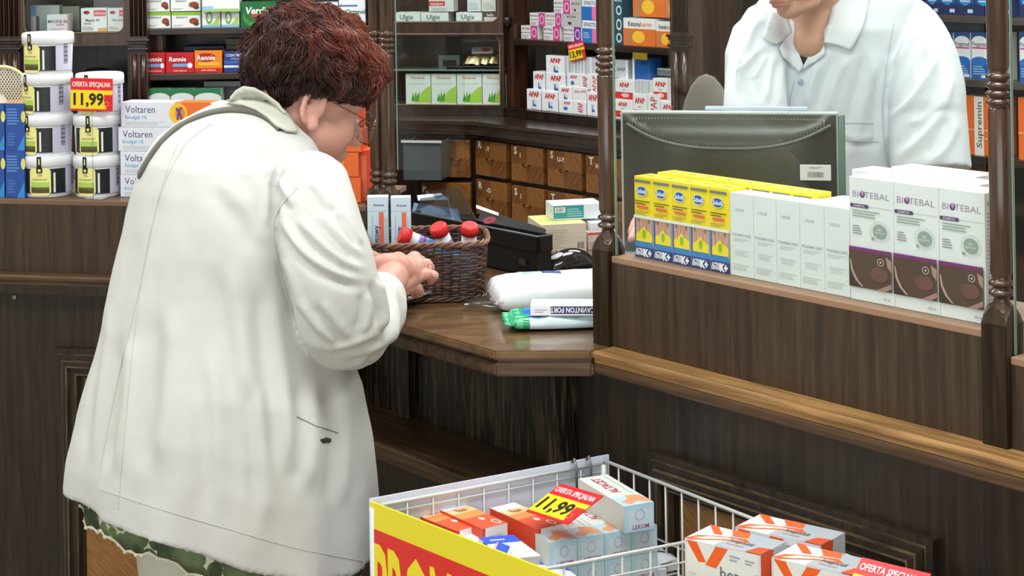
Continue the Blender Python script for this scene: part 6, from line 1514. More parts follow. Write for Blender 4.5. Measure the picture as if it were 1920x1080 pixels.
wl(drape('collar', [(431, 182), (442, 169), (456, 161), (478, 164), (500, 176), (523, 193), (540, 217), (558, 249), (538, 247), (517, 237), (500, 221), (478, 207), (455, 199), (431, 195)], jb, .010, .004, COLL, None, cuts=3, fb=2.785))
# shoulder strap of a bag across the back
strap = smooth_pts([(262, 330), (292, 278), (330, 240), (380, 216), (424, 207), (470, 209), (505, 224), (528, 246)], 2)
Q = []
for x, y in strap:
    p, nn = cast(jb, x, y)
    if p is None: continue
    Q.append((p, nn))
bm = bmesh.new(); V = []
for i, (p, nn) in enumerate(Q):
    d = (Q[min(i+1, len(Q)-1)][0]-Q[max(i-1, 0)][0]).normalized(); nn2 = (nn-d*nn.dot(d)).normalized(); sd = d.cross(nn2)
    wS = .0075
    V.append([bm.verts.new(p+nn2*.0005+sd*wS), bm.verts.new(p+nn2*.0042+sd*wS*.9), bm.verts.new(p+nn2*.0042-sd*wS*.9), bm.verts.new(p+nn2*.0005-sd*wS)])
for A, B in zip(V, V[1:]):
    for a in range(4): bm.faces.new((A[a], A[(a+1) % 4], B[(a+1) % 4], B[a])).smooth = True
bmesh.ops.recalc_face_normals(bm, faces=bm.faces)
wl(link('bag_strap', bm, fabric('grey_strap', (92, 92, 84), (112, 112, 102)), None))
# blouse under the jacket
def tube_ring(r, grow, dz, wv=0, ph=0):
    ring = torso_ring(*r, grow=grow, tilt=.40)
    for k, p in enumerate(ring):
        a = 2*math.pi*k/NC; c = W((r[1]+r[2])/2, r[0], r[3]); d = Vector((p.x-c.x, p.y-c.y, 0)).normalized(); p += d*wv*math.sin(a*17+ph+2*math.sin(a*3)); p.z += dz
    return ring
bm = bmesh.new(); R0 = ROWS[-1]
Rg = [tube_ring(ROWS[-3], -.034, 0), tube_ring(R0, -.02, 0, .002), tube_ring(R0, -.018, -.018, .003), tube_ring(R0, -.022, -.034, .004, .3)]
for i, p in enumerate(Rg[-1]): p.z += .006*math.sin(i*.8)+.003*math.sin(i*2.3)
Rg.append([p.copy()+Vector((0, 0, .004)) for p in tube_ring(R0, -.028, -.03, .004, .3)])
Rg.append(tube_ring(R0, -.045, .02))
V = loft(bm, Rg, caps=False)
m_, nt_, b_ = newmat('green_blouse'); N_ = nt_.nodes
tc = N_.new('ShaderNodeTexCoord'); vo = N_.new('ShaderNodeTexVoronoi'); vo.inputs['Scale'].default_value = 55; nz = N_.new('ShaderNodeTexNoise'); nz.inputs['Scale'].default_value = 18
cr = N_.new('ShaderNodeValToRGB'); cr.color_ramp.elements[0].color = C3(52, 70, 42); cr.color_ramp.elements[1].color = C3(104, 122, 84); cr.color_ramp.elements[0].position = .42; cr.color_ramp.elements[1].position = .62
cr2 = N_.new('ShaderNodeValToRGB'); cr2.color_ramp.interpolation = 'CONSTANT'; cr2.color_ramp.elements[0].color = (0, 0, 0, 1); cr2.color_ramp.elements[1].color = (1, 1, 1, 1); cr2.color_ramp.elements[1].position = .70
mx = N_.new('ShaderNodeMix'); mx.data_type = 'RGBA'; mx.inputs[7].default_value = C3(196, 206, 184)
vo.inputs['Randomness'].default_value = .8
L_n = nt_.links; L_n.new(tc.outputs['Object'], vo.inputs[0]); L_n.new(tc.outputs['Object'], nz.inputs[0]); L_n.new(nz.outputs[0], cr.inputs[0]); L_n.new(vo.outputs['Distance'], cr2.inputs[0]); L_n.new(cr2.outputs[0], mx.inputs[0]); L_n.new(cr.outputs[0], mx.inputs[6]); L_n.new(mx.outputs[2], b_.inputs['Base Color'])
b_.inputs['Roughness'].default_value = .8
wl(link('blouse', bm, m_, None, smooth=True))
# blouse lace edge
bm = bmesh.new(); last = Rg[3]; tube(bm, last+[last[0]], .0022, 6, cap=False); 
for i in range(0, NC, 1):
    p = last[i]; ellipsoid(bm, p+Vector((0, 0, -.001)), (.0035, .0035, .0028), seg=8)
wl(link('lace_edge', bm, paint((214, 214, 190), .8), None))
# trousers
TRO = fabric('beige_trousers', (196, 196, 180), (212, 212, 198), 900, .3)
bm = bmesh.new(); hip = W(420, 1000, 2.78)
for sgn in (-1, 1):
    h0 = hip+Rr*(.085*sgn); h0.z = .80
    cone(bm, h0, .115, Vector((h0.x+.01, h0.y, .45)), .085); cone(bm, Vector((h0.x+.01, h0.y, .45)), .085, Vector((h0.x, h0.y, .12)), .068)
    lathe(bm, [(.0721, .075), (.0721, .14)], 20, cx=h0.x, cy=h0.y)
ellipsoid(bm, Vector((hip.x, hip.y, .86)), (.185, .185, .12))
wl(link('trousers', fuse(bm, 'trousers', .008, 5), TRO, None, smooth=True))
for sgn in (-1, 1):
    h0 = hip+Rr*(.085*sgn); bm = bmesh.new(); cone(bm, Vector((h0.x, h0.y, .045))-Ff*.05, .045, Vector((h0.x, h0.y, .038))+Ff*.13, .036); 
    for v in bm.verts: v.co.z = max(v.co.z, 0.001)
    wl(link('shoe', fuse(bm, 'shoe', .006, 3), paint((60, 54, 50), .5), None, smooth=True))
# head frame
ph, pt = math.radians(33), math.radians(20)
F0 = Vector((math.cos(ph), math.sin(ph), 0)); fwd = F0*math.cos(pt)-Z3*math.sin(pt); upv = F0*math.sin(pt)+Z3*math.cos(pt); rgt = fwd.cross(upv).normalized()
HR = Matrix((rgt, fwd, upv)).transposed()
ear_w = W(588, 206, 2.80); ear_l = Vector((.074, -.018, -.032))
HC = ear_w-HR @ ear_l
def hd(x, y, z): return HC+HR @ Vector((x, y, z))
bm = bmesh.new()
ellipsoid(bm, hd(0, -.006, .018), (.074, .092, .088), HR, 32)      # cranium
ellipsoid(bm, hd(0, .035, -.045), (.060, .058, .072), HR)          # face
ellipsoid(bm, hd(.030, .030, -.062), (.036, .045, .042), HR); ellipsoid(bm, hd(-.030, .030, -.062), (.036, .045, .042), HR)   # cheeks / jowls
ellipsoid(bm, hd(.036, .050, -.050), (.026, .030, .032), HR); ellipsoid(bm, hd(-.036, .050, -.050), (.026, .030, .032), HR)
ellipsoid(bm, hd(0, .068, -.100), (.024, .022, .020), HR)          # chin
ellipsoid(bm, hd(0, .045, -.112), (.036, .035, .020), HR)          # under chin
cone(bm, hd(0, .086, -.018), .010, hd(0, .108, -.052), .0125); cone(bm, hd(.008, .098, -.055), .008, hd(-.008, .098, -.055), .008)    # nose
ellipsoid(bm, hd(0, .088, -.078), (.021, .010, .006), HR); ellipsoid(bm, hd(0, .087, -.087), (.018, .010, .006), HR)     # lips
ellipsoid(bm, hd(0, .072, .000), (.052, .022, .014), HR)           # brow
for s_ in (1, -1): ellipsoid(bm, hd(.031*s_, .072, -.022), (.014, .012, .010), HR)
# ears
for s_ in (1, -1):
    E_ = []
    for k in range(11):
        a = math.radians(-70+250*k/10); E_.append((hd((.076+.006*math.sin(max(0, a)))*s_, -.018-.017*math.cos(a)*1.0-.004, -.026+.028*math.sin(a)), .0058 if k < 9 else .006))
    chain(bm, E_, 8)
    ellipsoid(bm, hd(.073*s_, -.014, -.028), (.006, .014, .024), HR); ellipsoid(bm, hd(.076*s_, -.013, -.054), (.007, .011, .012), HR)
    ellipsoid(bm, hd(.075*s_, -.003, -.032), (.004, .005, .007), HR)
# neck, shoulders, arms, trunk and legs: one body
nb = W(505, 262, 2.86)
cone(bm, hd(0, -.020, -.045), .060, W(500, 235, 2.87), .064); cone(bm, W(505, 230, 2.87), .062, W(478, 300, 2.86), .07); cone(bm, hd(0, .03, -.095), .040, W(540, 285, 2.88), .055)
tors = [(385, 2.79, .085), (440, 2.77, .11), (520, 2.76, .14), (680, 2.76, .15), (840, 2.76, .155)]
for (y0, Y0, r0), (y1, Y1, r1) in zip(tors, tors[1:]): cone(bm, W(430, y0, Y0), r0, W(425, y1, Y1), r1)
for sgn in (-1, 1):
    h0 = hip+Rr*(.085*sgn); cone(bm, Vector((h0.x, h0.y, .82)), .10, Vector((h0.x+.01, h0.y, .45)), .07); cone(bm, Vector((h0.x+.01, h0.y, .45)), .07, Vector((h0.x, h0.y, .07)), .05)
cone(bm, W(470, 350, 2.78), .06, W(580, 350, 2.66), .035); cone(bm, W(580, 350, 2.66), .035, W(640, 595, 2.62), .036); cone(bm, W(640, 600, 2.63), .036, W(712, 556, 2.915), .025)
cone(bm, W(470, 350, 2.92), .05, W(560, 480, 3.04), .038); cone(bm, W(560, 480, 3.04), .038, W(605, 560, 3.02), .035); cone(bm, W(605, 560, 3.02), .035, W(665, 500, 3.03), .024)
bodyme = fuse(bm, 'body', .0036, 5, .5)
# hands, finer, joined to the same mesh
bm = bmesh.new()
wr_ = W(716, 552, 2.925)
K = [W(777, 485, 3.045), W(784, 499, 3.028), W(780, 518, 3.012), W(768, 536, 3.0)]
hand(bm, wr_, K, [[W(790, 490, 3.075), W(790, 508, 3.085), W(778, 516, 3.08)],
                  [W(800, 495, 3.046), W(806, 502, 3.056), W(800, 512, 3.066)],
                  [W(800, 514, 3.024), W(813, 517, 3.032), W(808, 525, 3.044)],
                  [W(782, 540, 3.012), W(786, 548, 3.026), W(778, 551, 3.036)]],
     [W(735, 500, 2.985), W(746, 487, 3.03), W(760, 491, 3.065), W(775, 504, 3.08)], rw=.031, rk=.0122)
cone(bm, W(706, 562, 2.895), .029, W(735, 522, 2.96), .027)
ellipsoid(bm, W(736, 508, 2.985), (.036, .026, .030)); ellipsoid(bm, W(722, 500, 2.975), (.026, .022, .022)); ellipsoid(bm, W(754, 512, 3.002), (.031, .024, .029)); ellipsoid(bm, W(766, 508, 3.018), (.022, .018, .023))
# left hand, holding the other side of the card case
wl_ = W(672, 497, 3.035)
K = [W(703, 496, 3.085), W(704, 508, 3.075), W(702, 520, 3.065), W(697, 530, 3.055)]
hand(bm, wl_, K, [[W(722, 508, 3.085), W(734, 520, 3.08), W(738, 530, 3.07)], [W(722, 520, 3.08), W(733, 532, 3.072), W(736, 540, 3.062)], [W(718, 530, 3.07), W(728, 540, 3.062), W(730, 547, 3.052)], [W(712, 538, 3.06), W(719, 546, 3.052), W(722, 552, 3.045)]],
     [W(676, 484, 3.04), W(690, 481, 3.055), W(703, 484, 3.07), W(716, 492, 3.075)], rw=.027, rk=.0115)
cone(bm, W(655, 510, 3.02), .025, W(680, 500, 3.04), .024)
hme = fuse(bm, 'hands', .0013, 16, .5)
NRM = [v.normal.copy() for v in hme.vertices]
for v, n in zip(hme.vertices, NRM): v.co += n*(.0005*fbm(v.co, 70, 3, 2))     # veins, tendons and skin folds
def join_meshes(name, mes):
    bm = bmesh.new()
    for m in mes: bm.from_mesh(m)
    me = bpy.data.meshes.new(name); bm.to_mesh(me); bm.free(); return me
bo = link('body', join_meshes('body', [bodyme, hme]), SKIN, None, smooth=True); wl(bo)
# nails
bm = bmesh.new()
for q in ((W(806, 502, 3.038)), (W(814, 516, 3.018))): ellipsoid(bm, q, (.0035, .003, .0048), seg=10)
wl(link('fingernails', bm, paint((226, 178, 164), .25), None, smooth=True))
bb = bvh_of(bodyme)
# lips, glasses
lens_c = [hd(.033, .108, -.030), hd(-.033, .108, -.030)]
gl = bpy.data.objects.new('glasses', None); COL.objects.link(gl); wl(gl); gl.location = HC
def gb(o): o.parent = gl; o.matrix_parent_inverse = Matrix.Translation(-HC); return o
GF_ = paint((150, 120, 80), .2, .7, .9)
for s_ in (1, -1):
    bm = bmesh.new(); P = [hd((.034+.027*math.cos(a))*s_, .112-.012*abs(math.cos(a)), -.034+.022*math.sin(a)) for a in [k*math.pi/14 for k in range(29)]]; tube(bm, P, .0011, 6, cap=False); gb(link('lens_rim', bm, GF_, None))
    bm = bmesh.new(); V = [bm.verts.new(p) for p in P[:-1]]; bm.faces.new(V); bmesh.ops.solidify(bm, geom=bm.faces[:], thickness=.001); gb(link('lens', bm, PLASTIC_CLEAR, None))
    bm = bmesh.new(); tube(bm, [hd(.061*s_, .100, -.026), hd(.070*s_, .07, -.020), hd(.077*s_, .01, -.012), hd(.079*s_, -.012, -.006)], .0011, 6); gb(link('temple_arm', bm, GF_, None))
bm = bmesh.new(); tube(bm, [hd(.008, .112, -.030), hd(0, .114, -.027), hd(-.008, .112, -.030)], .0011, 6); gb(link('bridge', bm, GF_, None))
# eyes (open under the brow)
bm = bmesh.new()
for s_ in (1, -1): ellipsoid(bm, hd(.031*s_, .077, -.024), (.011, .009, .006), HR, 16)
wl(link('eyes', bm, paint((226, 220, 214), .2), None, smooth=True))
# hair: lumpy base volume plus strands that follow it
HA, HB, HCc = .104, .107, .089
hc = (0, -.008, .042)
def hair_r(d):   # radial surface of the hair for a local direction
    x, y, z = d
    r = 1/math.sqrt((x/HA)**2+(y/HB)**2+(z/HCc)**2)
    r *= 1+.13*fbm((x*1.2, y*1.2, z*1.2), 2.6, 2, 3)
    if y > .2: r *= 1+.09*max(0, min(1, (y-.2)/.6))*max(0, 1-abs(z-.05)/.6)
    if z < -.1 and y < 0: r *= 1+.05*(-z)
    return r
def in_face(x, y, z):   # region with no hair (local, metres, relative to head centre)
    if z < -.004 and y > .062: return True
    if z < -.012 and y > .0 and abs(x) > .03: return True
    if z < -.018 and -.045 < y <= .0 and abs(x) > .045: return True
    if z < -.060: return True
    if y > .03 and z < -.006: return True
    return False
bm = bmesh.new(); ret = bmesh.ops.create_icosphere(bm, subdivisions=6, radius=1)
for v in bm.verts:
    d = v.co.normalized(); r = hair_r(d); p = Vector(hc)+d*r*.955
    # pull in where there should be no hair
    if in_face(*p):
        k = .0
        q = Vector((p.x, p.y, p.z)); tgt = Vector((0, -.01, .01)); q = tgt+(q-tgt).normalized()*min((q-tgt).length, .066); p = q
    v.co = HC+HR @ (p+p.normalized()*.0035*noise.noise(p*60))
hm, nt, b = newmat('hair_base'); b.inputs['Base Color'].default_value = C3(44, 24, 18); b.inputs['Roughness'].default_value = .6
hp = link('hair', bm, hm, None, smooth=True); wl(hp)
def hairmat(name, rgb):
    m, nt, b = newmat(name); b.inputs['Base Color'].default_value = C3(*rgb); b.inputs['Roughness'].default_value = .42; b.inputs['Specular IOR Level'].default_value = .5; return m
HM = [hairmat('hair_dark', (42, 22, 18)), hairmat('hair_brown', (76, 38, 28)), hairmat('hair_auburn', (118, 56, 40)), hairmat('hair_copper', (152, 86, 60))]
bm = bmesh.new(); rnd = random.Random(11); made = 0
while made < 9000:
    u = rnd.uniform(-1, 1); a = rnd.uniform(0, 2*math.pi); s_ = math.sqrt(1-u*u); d = Vector((s_*math.cos(a), s_*math.sin(a), u))
    p = Vector(hc)+d*hair_r(d)*rnd.uniform(.93, 1.0)
    if in_face(*p) or p.x < -.085 and rnd.random() < .6: continue
    crown = Vector((-.01, -.045, 1)).normalized()
    # flow away from the crown, swept towards the face on top and curling
    pts = []; q = d.copy(); L_ = rnd.randint(7, 13); lift = rnd.uniform(.95, 1.06); tw = 2.2*noise.noise(d*2.6)+rnd.uniform(-.25, .25)
    ok = True
    for k in range(L_):
        r = hair_r(q)*lift*(1+.012*math.sin(k*.9+tw*4)); pp = Vector(hc)+q*r
        if in_face(*pp) and k > 1: break
        pts.append(pp)
        g = -(crown-q*crown.dot(q)); g = g.normalized() if g.length > .01 else Vector((0, 1, 0))
        if q.z > .1: g = (g*.5+Vector((0, 1, -.1))*.9)
        sw = q.cross(g); ang2 = tw*.55+.9*noise.noise(q*3.1+Vector((5, 2, 1)))
        dirv = (g*math.cos(ang2)+sw*math.sin(ang2)); dirv -= q*dirv.dot(q)
        if dirv.length < 1e-3: break
        q = (q+dirv.normalized()*.055).normalized()
    if len(pts) < 4: continue
    n_ = len(pts); rr2 = [.00075*(1-.75*(k/(n_-1))**2)*rnd.uniform(.7, 1.3) for k in range(n_)]
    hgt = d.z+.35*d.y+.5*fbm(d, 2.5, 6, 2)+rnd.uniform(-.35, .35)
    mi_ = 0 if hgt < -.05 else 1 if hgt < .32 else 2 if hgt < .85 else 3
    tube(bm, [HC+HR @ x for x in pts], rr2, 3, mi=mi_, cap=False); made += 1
# loose fly-away strands
for _ in range(420):
    u = rnd.uniform(-.2, 1); a = rnd.uniform(0, 2*math.pi); s_ = math.sqrt(1-u*u); d = Vector((s_*math.cos(a), s_*math.sin(a), u))
    if in_face(*(Vector(hc)+d*hair_r(d))): continue
    p = d*hair_r(d); t1 = d.orthogonal().normalized(); t1 = (t1*math.cos(a*3)+d.cross(t1)*math.sin(a*3)); pts = []
    for k in range(7): pts.append(HC+HR @ (Vector(hc)+p+d*(.003*k*rnd.uniform(.4, 1))+t1*.005*k+Vector((0, 0, -.0003*k*k))))
    tube(bm, pts, [.0004]*6+[.0001], 3, mi=rnd.choice((1, 2, 2)), cap=False)
st = link('hair_strands', bm, HM, None); st.parent = hp
# card case held in the hands
cp_ = [W(690, 560, 2.99), W(758, 572, 2.98), W(826, 551, 3.05), W(752, 536, 3.10)]
cp_ = [Vector((p.x, p.y, ZC+.012+.006*(k in (0, 3)))) for k, p in enumerate([onz(700, 557, ZC+.012), onz(764, 568, ZC+.012), onz(828, 548, ZC+.012), onz(757, 534, ZC+.012)])]
t = thing('card_case', 'slim black card case with a silver edge held in her hands over the counter', 'wallet', cp_[1])
bm = bmesh.new(); A = [bm.verts.new(p-cp_[1]) for p in cp_]; B = [bm.verts.new(p-cp_[1]+Vector((0, 0, .006))) for p in cp_]
bm.faces.new(A[::-1]); bm.faces.new(B)
for i in range(4): bm.faces.new((A[i], A[(i+1) % 4], B[(i+1) % 4], B[i]))
bmesh.ops.recalc_face_normals(bm, faces=bm.faces); link('cover', bm, paint((26, 26, 28), .3), t)
bm = bmesh.new(); e0 = cp_[1]-cp_[1]; e1 = cp_[2]-cp_[1]; tube(bm, [e0+Vector((0, 0, .0065)), e1+Vector((0, 0, .0065))], .0028, 8); link('silver_edge', bm, paint((200, 202, 200), .25, .6, .7), t)
# ================= pharmacist =================
def head_parts(bm, hd, HR, k=1.0):
    E = lambda c, r: ellipsoid(bm, hd(*c), tuple(v*k for v in r), HR, 28)
    E((0, -.006, .018), (.075, .094, .088)); E((0, .036, -.040), (.060, .056, .074)); E((.034, .03, -.060), (.030, .040, .040)); E((-.034, .03, -.060), (.030, .040, .040))
    E((0, .070, -.100), (.028, .022, .020)); E((0, .040, -.104), (.044, .040, .018)); E((0, .072, .002), (.052, .022, .014))
    cone(bm, hd(0, .088, -.012), .010, hd(0, .112, -.048), .0125); cone(bm, hd(.009, .098, -.052), .008, hd(-.009, .098, -.052), .008)
    E((0, .090, -.0735), (.024, .010, .0055)); E((0, .089, -.0825), (.020, .011, .0065))
    for s_ in (1, -1):
        E((.031*s_, .074, -.020), (.014, .012, .010)); 
        P = [(hd((.077+.005*math.sin(max(0, math.radians(-70+250*q/10))))*s_, -.022-.016*math.cos(math.radians(-70+250*q/10)), -.022+.028*math.sin(math.radians(-70+250*q/10))), .0056) for q in range(11)]
        chain(bm, P, 8); E((.074*s_, -.014, -.026), (.006, .013, .023))
pw = thing('person', 'person in a white open-collared coat leaning over behind the monitor', 'person', (W(1560, 300, 3.45).x, 3.45, 0), 0)
PO = pw.location.copy()
def pl_(o): o.parent = pw; o.matrix_parent_inverse = Matrix.Translation(-PO); return o
f2 = Vector((-.62, -.62, -.42)).normalized(); u2 = (Z3-f2*Z3.dot(f2)).normalized(); r2 = f2.cross(u2).normalized()
# tilt the head a little towards its right
u2 = (u2*math.cos(.12)+r2*math.sin(.12)).normalized(); r2 = f2.cross(u2).normalized()
HR2 = Matrix((r2, f2, u2)).transposed()
HC2 = W(1482, 30, 3.26)-HR2 @ Vector((0, .078, -.112))
def h2(x, y, z): return HC2+HR2 @ Vector((x, y, z))
FP = Vector((-.45, -.89, 0)).normalized(); RP = Vector((FP.y, -FP.x, 0))*-1      # RP points to image right
if RP.x < 0: RP = -RP
PR = [(-112, 1535, 1640, 3.47, .9), (-80, 1500, 1668, 3.46, .8), (-40, 1462, 1700, 3.44, .66), (5, 1428, 1712, 3.43, .60), (50, 1385, 1700, 3.42, .58), (100, 1370, 1690, 3.42, .58), (200, 1368, 1676, 3.43, .60), (320, 1372, 1690, 3.45, .62), (480, 1366, 1700, 3.47, .64), (700, 1350, 1716, 3.48, .66), (850, 1344, 1722, 3.48, .66)]
def pring(py_, xl, xr, Y, ratio):
    c = W((xl+xr)/2, py_, Y); hw = (W(xr, py_, Y).x-W(xl, py_, Y).x)/2; a = hw/math.sqrt(RP.x**2+(ratio*FP.x)**2); P = []
    for k in range(80):
        t_ = 2*math.pi*k/80; c_, s_ = math.cos(t_), math.sin(t_); q = (abs(c_)**2.5+abs(s_)**2.5)**(-1/2.5)
        P.append(c+RP*(a*c_*q)+FP*(a*ratio*s_*q))
    return P
rows = []
for A, B in zip(PR, PR[1:]):
    for k in range(4): rows.append(tuple(A[j]*(1-k/4)+B[j]*k/4 for j in range(5)))
rows.append(PR[-1])
bm = bmesh.new(); loft(bm, [pring(*r) for r in rows])
# image-right sleeve (short), hanging open
pth = bez(W(1690, 20, 3.40), W(1740, 90, 3.34), W(1738, 200, 3.30), 10)+bez(W(1739, 215, 3.30), W(1742, 270, 3.28), W(1745, 318, 3.27), 6)
tube(bm, pth, [.040, .047, .053, .058, .062, .065, .067, .068, .069, .070, .070, .070, .0705, .071, .0715, .072, .0725, .073], 28)
# image-left sleeve
pth = bez(W(1440, 30, 3.40), W(1408, 120, 3.34), W(1420, 260, 3.30), 10); tube(bm, pth, [.04, .046, .05, .052, .054, .055, .056, .057, .058, .058, .058], 24)
cme = fuse(bm, 'coat', .0045, 2, .5)
CF = fold_field([([(1729, 45), (1700, 85), (1676, 130)], 9, .006), ([(1760, 90), (1735, 150), (1695, 205), (1664, 226)], 9, .0095), ([(1784, 130), (1768, 200), (1726, 262), (1676, 306)], 11, .0085), ([(1700, 235), (1730, 225), (1760, 190)], 7, .005), ([(1795, 220), (1780, 270), (1740, 310)], 10, .005),
 ([(1437, 20), (1404, 60), (1388, 130), (1384, 180)], 8, .007), ([(1422, 90), (1405, 115), (1380, 142)], 6, .008), ([(1442, 96), (1424, 130), (1408, 150)], 6, .006), ([(1456, 92), (1442, 140), (1436, 196)], 8, .006), ([(1470, 110), (1462, 150), (1460, 205)], 7, .004),
 ([(1540, 110), (1520, 160), (1512, 206)], 9, .006), ([(1590, 100), (1562, 160), (1548, 220)], 10, .006), ([(1640, 90), (1630, 150), (1610, 220), (1600, 300)], 11, .007), ([(1655, 130), (1650, 200), (1655, 300)], 7, .005), ([(1560, 240), (1600, 262), (1646, 256)], 8, .003)])
NRM = [v.normal.copy() for v in cme.vertices]
for v, n in zip(cme.vertices, NRM):
    p = v.co; px_, py_ = proj(p); d = .003*fbm((p.x*2.4, p.y*2, p.z*.8), 7, 3, 3)
    if n.y < .25: d += CF(px_, py_)
    v.co = p+n*d
jb = bvh_of(cme)
pl_(link('coat', cme, COATM, None, smooth=True))
pl_(drape('undershirt', [(1493, 84), (1512, 90), (1534, 76), (1520, 100), (1507, 124), (1498, 104)], jb, .003, .001, paint((22, 24, 30), .8), None, cuts=2))
LAP = fabric('coat_lapel', (228, 236, 242), (236, 242, 246), 1200, .2)
pl_(drape('lapel', [(1470, 44), (1492, 40), (1496, 94), (1507, 124), (1500, 136), (1484, 122), (1468, 108), (1461, 90), (1468, 76)], jb, .006, .0025, LAP, None, cuts=3))
pl_(drape('lapel', [(1556, 38), (1534, 70), (1507, 122), (1503, 132), (1527, 117), (1547, 101), (1545, 78)], jb, .006, .0025, LAP, None, cuts=3))
pl_(drape('collar_leaf', [(1447, 16), (1438, 44), (1429, 70), (1444, 78), (1457, 82), (1469, 76), (1484, 60), (1478, 34)], jb, .012, .003, LAP, None, cuts=3))
pl_(drape('collar_leaf', [(1572, -16), (1632, -18), (1626, 20), (1617, 52), (1604, 80), (1594, 94), (1570, 84), (1545, 80), (1554, 44), (1562, 10)], jb, .012, .003, LAP, None, cuts=3))
SEAM2 = paint((196, 208, 220), .9)
for nm, pts in (('placket_seam', [(1490, 150), (1482, 180), (1480, 206)]), ('pocket_seam', [(1578, 231), (1612, 230), (1638, 232)]), ('pocket_seam', [(1578, 262), (1610, 264), (1648, 266)]), ('pocket_seam', [(1576, 228), (1577, 320)]), ('sleeve_seam', [(1676, 44), (1664, 110), (1652, 200), (1658, 280), (1668, 322)]), ('collar_seam', [(1630, -6), (1620, 40), (1604, 84)])):
    pl_(surf_line(nm, smooth_pts(pts), .0008, SEAM2, None, n=8, fb=3.3))
p, nn = cast(jb, 1501, 153)
bm = bmesh.new(); tube(bm, [p+nn*.0015+RP*.0045*math.cos(a*math.pi/8)+Z3*.0045*math.sin(a*math.pi/8) for a in range(17)], .0011, 6, cap=False); ellipsoid(bm, p+nn*.001, (.004, .002, .004))
pl_(link('button', bm, paint((168, 180, 205), .3), None))
# body: head, neck, trunk, arms, legs in one surface, hands finer
bm = bmesh.new(); head_parts(bm, h2, HR2)
cone(bm, h2(0, -.03, -.05), .056, W(1545, 20, 3.40), .056); cone(bm, W(1530, 40, 3.36), .048, W(1520, 78, 3.335), .034)
cone(bm, W(1540, 150, 3.44), .085, W(1540, 500, 3.47), .10); cone(bm, W(1540, 500, 3.47), .10, Vector((W(1540, 500, 3.47).x, 3.47, .85)), .12)
for s_ in (-1, 1):
    h0 = Vector((W(1540, 500, 3.47).x, 3.47, 0))+RP*(.085*s_); cone(bm, Vector((h0.x, h0.y, .82)), .085, Vector((h0.x, h0.y, .45)), .062); cone(bm, Vector((h0.x, h0.y, .45)), .062, Vector((h0.x, h0.y, .08)), .045)
cone(bm, W(1540, 90, 3.44), .05, W(1690, 50, 3.38), .04); cone(bm, W(1690, 50, 3.38), .04, W(1742, 300, 3.28), .038)
el2 = W(1745, 345, 3.26); cone(bm, W(1742, 300, 3.28), .038, el2, .036); wr2 = W(1640, 440, 3.12); cone(bm, el2, .036, wr2, .024)
cone(bm, W(1440, 60, 3.39), .04, W(1418, 250, 3.31), .036); elL = Vector((W(1350, 380, 3.28).x, 3.28, 1.06)); cone(bm, W(1418, 250, 3.31), .036, elL, .033)
wrL = Vector((W(1262, 430, 3.04).x, 3.035, 1.075)); cone(bm, elL, .033, wrL, .022)
b1_ = fuse(bm, 'body', .004, 5, .5)
bm = bmesh.new()
def rcp(px_, d, z): a, _b = ray(px_, PY0+(EYE-z)/2.95*FPX); return RC.pt(RC.sat(px_, z, d), d, z)
cone(bm, wrL, .022, rcp(1240, .235, 1.115), .020)
wq = rcp(1242, .235, 1.115); K = [rcp(1216, .205, 1.132), rcp(1218, .19, 1.126), rcp(1221, .175, 1.119), rcp(1226, .162, 1.112)]
hand(bm, wq, K, [[rcp(1200, .17, 1.128), rcp(1190, .15, 1.118), rcp(1184, .135, 1.108)], [rcp(1201, .155, 1.120), rcp(1190, .135, 1.11), rcp(1184, .12, 1.101)], [rcp(1204, .15, 1.112), rcp(1196, .15, 1.105), rcp(1190, .148, 1.10)], [rcp(1212, .15, 1.104), rcp(1204, .15, 1.10), rcp(1199, .15, 1.099)]],
     [rcp(1236, .25, 1.125), rcp(1226, .25, 1.13), rcp(1214, .245, 1.125), rcp(1206, .235, 1.118)], rw=.024, rk=.0105)
# second hand lying on the staff side
w3_ = Vector((wr2.x, wr2.y, wr2.z)); base = Vector((w3_.x-.07, w3_.y-.03, .985)); cone(bm, w3_, .024, base, .022)
K = [base+Vector((-.05, .012-.019*i, -.004-.003*i)) for i in range(4)]
hand(bm, base, K, [[k+Vector((-.032, 0, -.004)), k+Vector((-.055, 0, -.012)), k+Vector((-.068+.006*abs(i-1), 0, -.018))] for i, k in enumerate(K)], [base+Vector((-.01, .025, 0)), base+Vector((-.03, .04, -.006)), base+Vector((-.05, .048, -.012))], rw=.024, rk=.0105)
hm2 = fuse(bm, 'hands', .0016, 8, .5)
pl_(link('body', join_meshes('body', [b1_, hm2]), SKIN2, None, smooth=True))
bm = bmesh.new(); ellipsoid(bm, h2(0, .0965, -.0735), (.019, .0038, .0028), HR2, 16); ellipsoid(bm, h2(0, .096, -.081), (.016, .0042, .0036), HR2, 16)
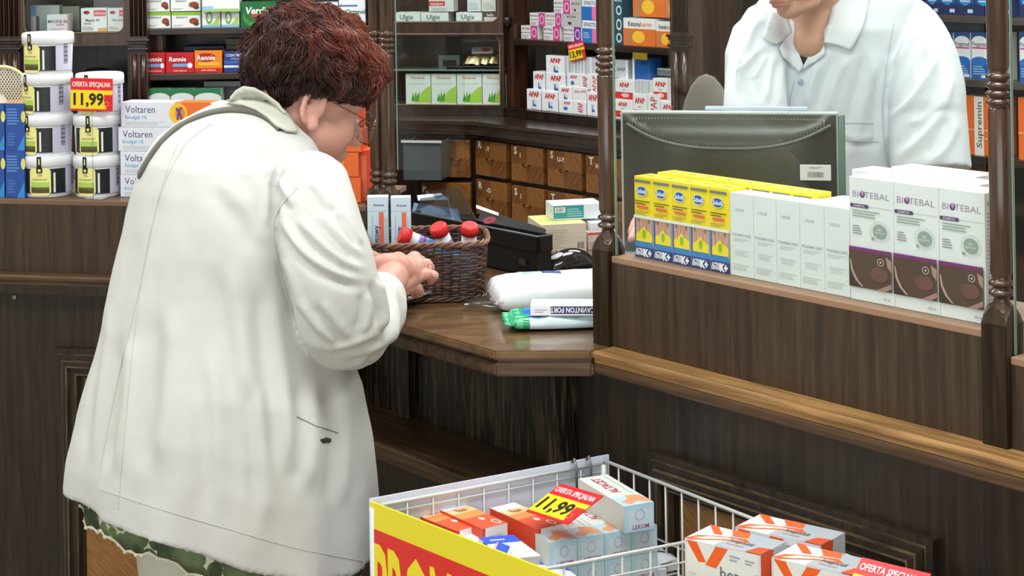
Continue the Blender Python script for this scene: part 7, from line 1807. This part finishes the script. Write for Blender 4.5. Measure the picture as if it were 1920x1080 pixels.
pl_(link('lips', bm, skinmat('lips', (184, 112, 104), (192, 122, 112)), None, smooth=True))
# short dark hair, brows, trousers, shoes
bm = bmesh.new(); bmesh.ops.create_icosphere(bm, subdivisions=5, radius=1)
for v in bm.verts:
    d = v.co.normalized(); r = 1/math.sqrt((d.x/.082)**2+(d.y/.102)**2+(d.z/.096)**2); p = Vector((0, -.008, .022))+d*r
    if (p.y > .055 and p.z < .055) or p.z < -.045 or (p.z < -.0 and p.y > .01): p = Vector((0, -.01, .01))+(p-Vector((0, -.01, .01))).normalized()*.06
    v.co = h2(*(p*(1+.02*noise.noise(d*14))))
pl_(link('hair', bm, paint((44, 36, 32), .6), None, smooth=True))
bm = bmesh.new()
for s_ in (1, -1): tube(bm, [h2(.015*s_, .094, .004), h2(.030*s_, .091, .008), h2(.045*s_, .080, .004)], [.003, .0035, .002], 8)
pl_(link('eyebrows', bm, paint((44, 36, 32), .7), None))
bm = bmesh.new()
for s_ in (1, -1): ellipsoid(bm, h2(.031*s_, .080, -.020), (.011, .009, .0055), HR2, 16)
pl_(link('eyes', bm, paint((228, 224, 220), .2), None, smooth=True))
bm = bmesh.new()
for s_ in (-1, 1):
    h0 = Vector((W(1540, 500, 3.47).x, 3.47, 0))+RP*(.085*s_); cone(bm, Vector((h0.x, h0.y, .80)), .105, Vector((h0.x, h0.y, .45)), .08); cone(bm, Vector((h0.x, h0.y, .45)), .08, Vector((h0.x, h0.y, .13)), .066)
pl_(link('trousers', fuse(bm, 'trousers', .009, 4), fabric('dark_trousers', (40, 44, 54), (54, 58, 70)), None, smooth=True))
for s_ in (-1, 1):
    h0 = Vector((W(1540, 500, 3.47).x, 3.47, 0))+RP*(.085*s_); bm = bmesh.new(); cone(bm, Vector((h0.x, h0.y, .045))-FP*.05, .045, Vector((h0.x, h0.y, .038))+FP*.14, .038)
    for v in bm.verts: v.co.z = max(v.co.z, .001)
    pl_(link('shoe', fuse(bm, 'shoe', .006, 3), paint((36, 34, 34), .4), None, smooth=True))
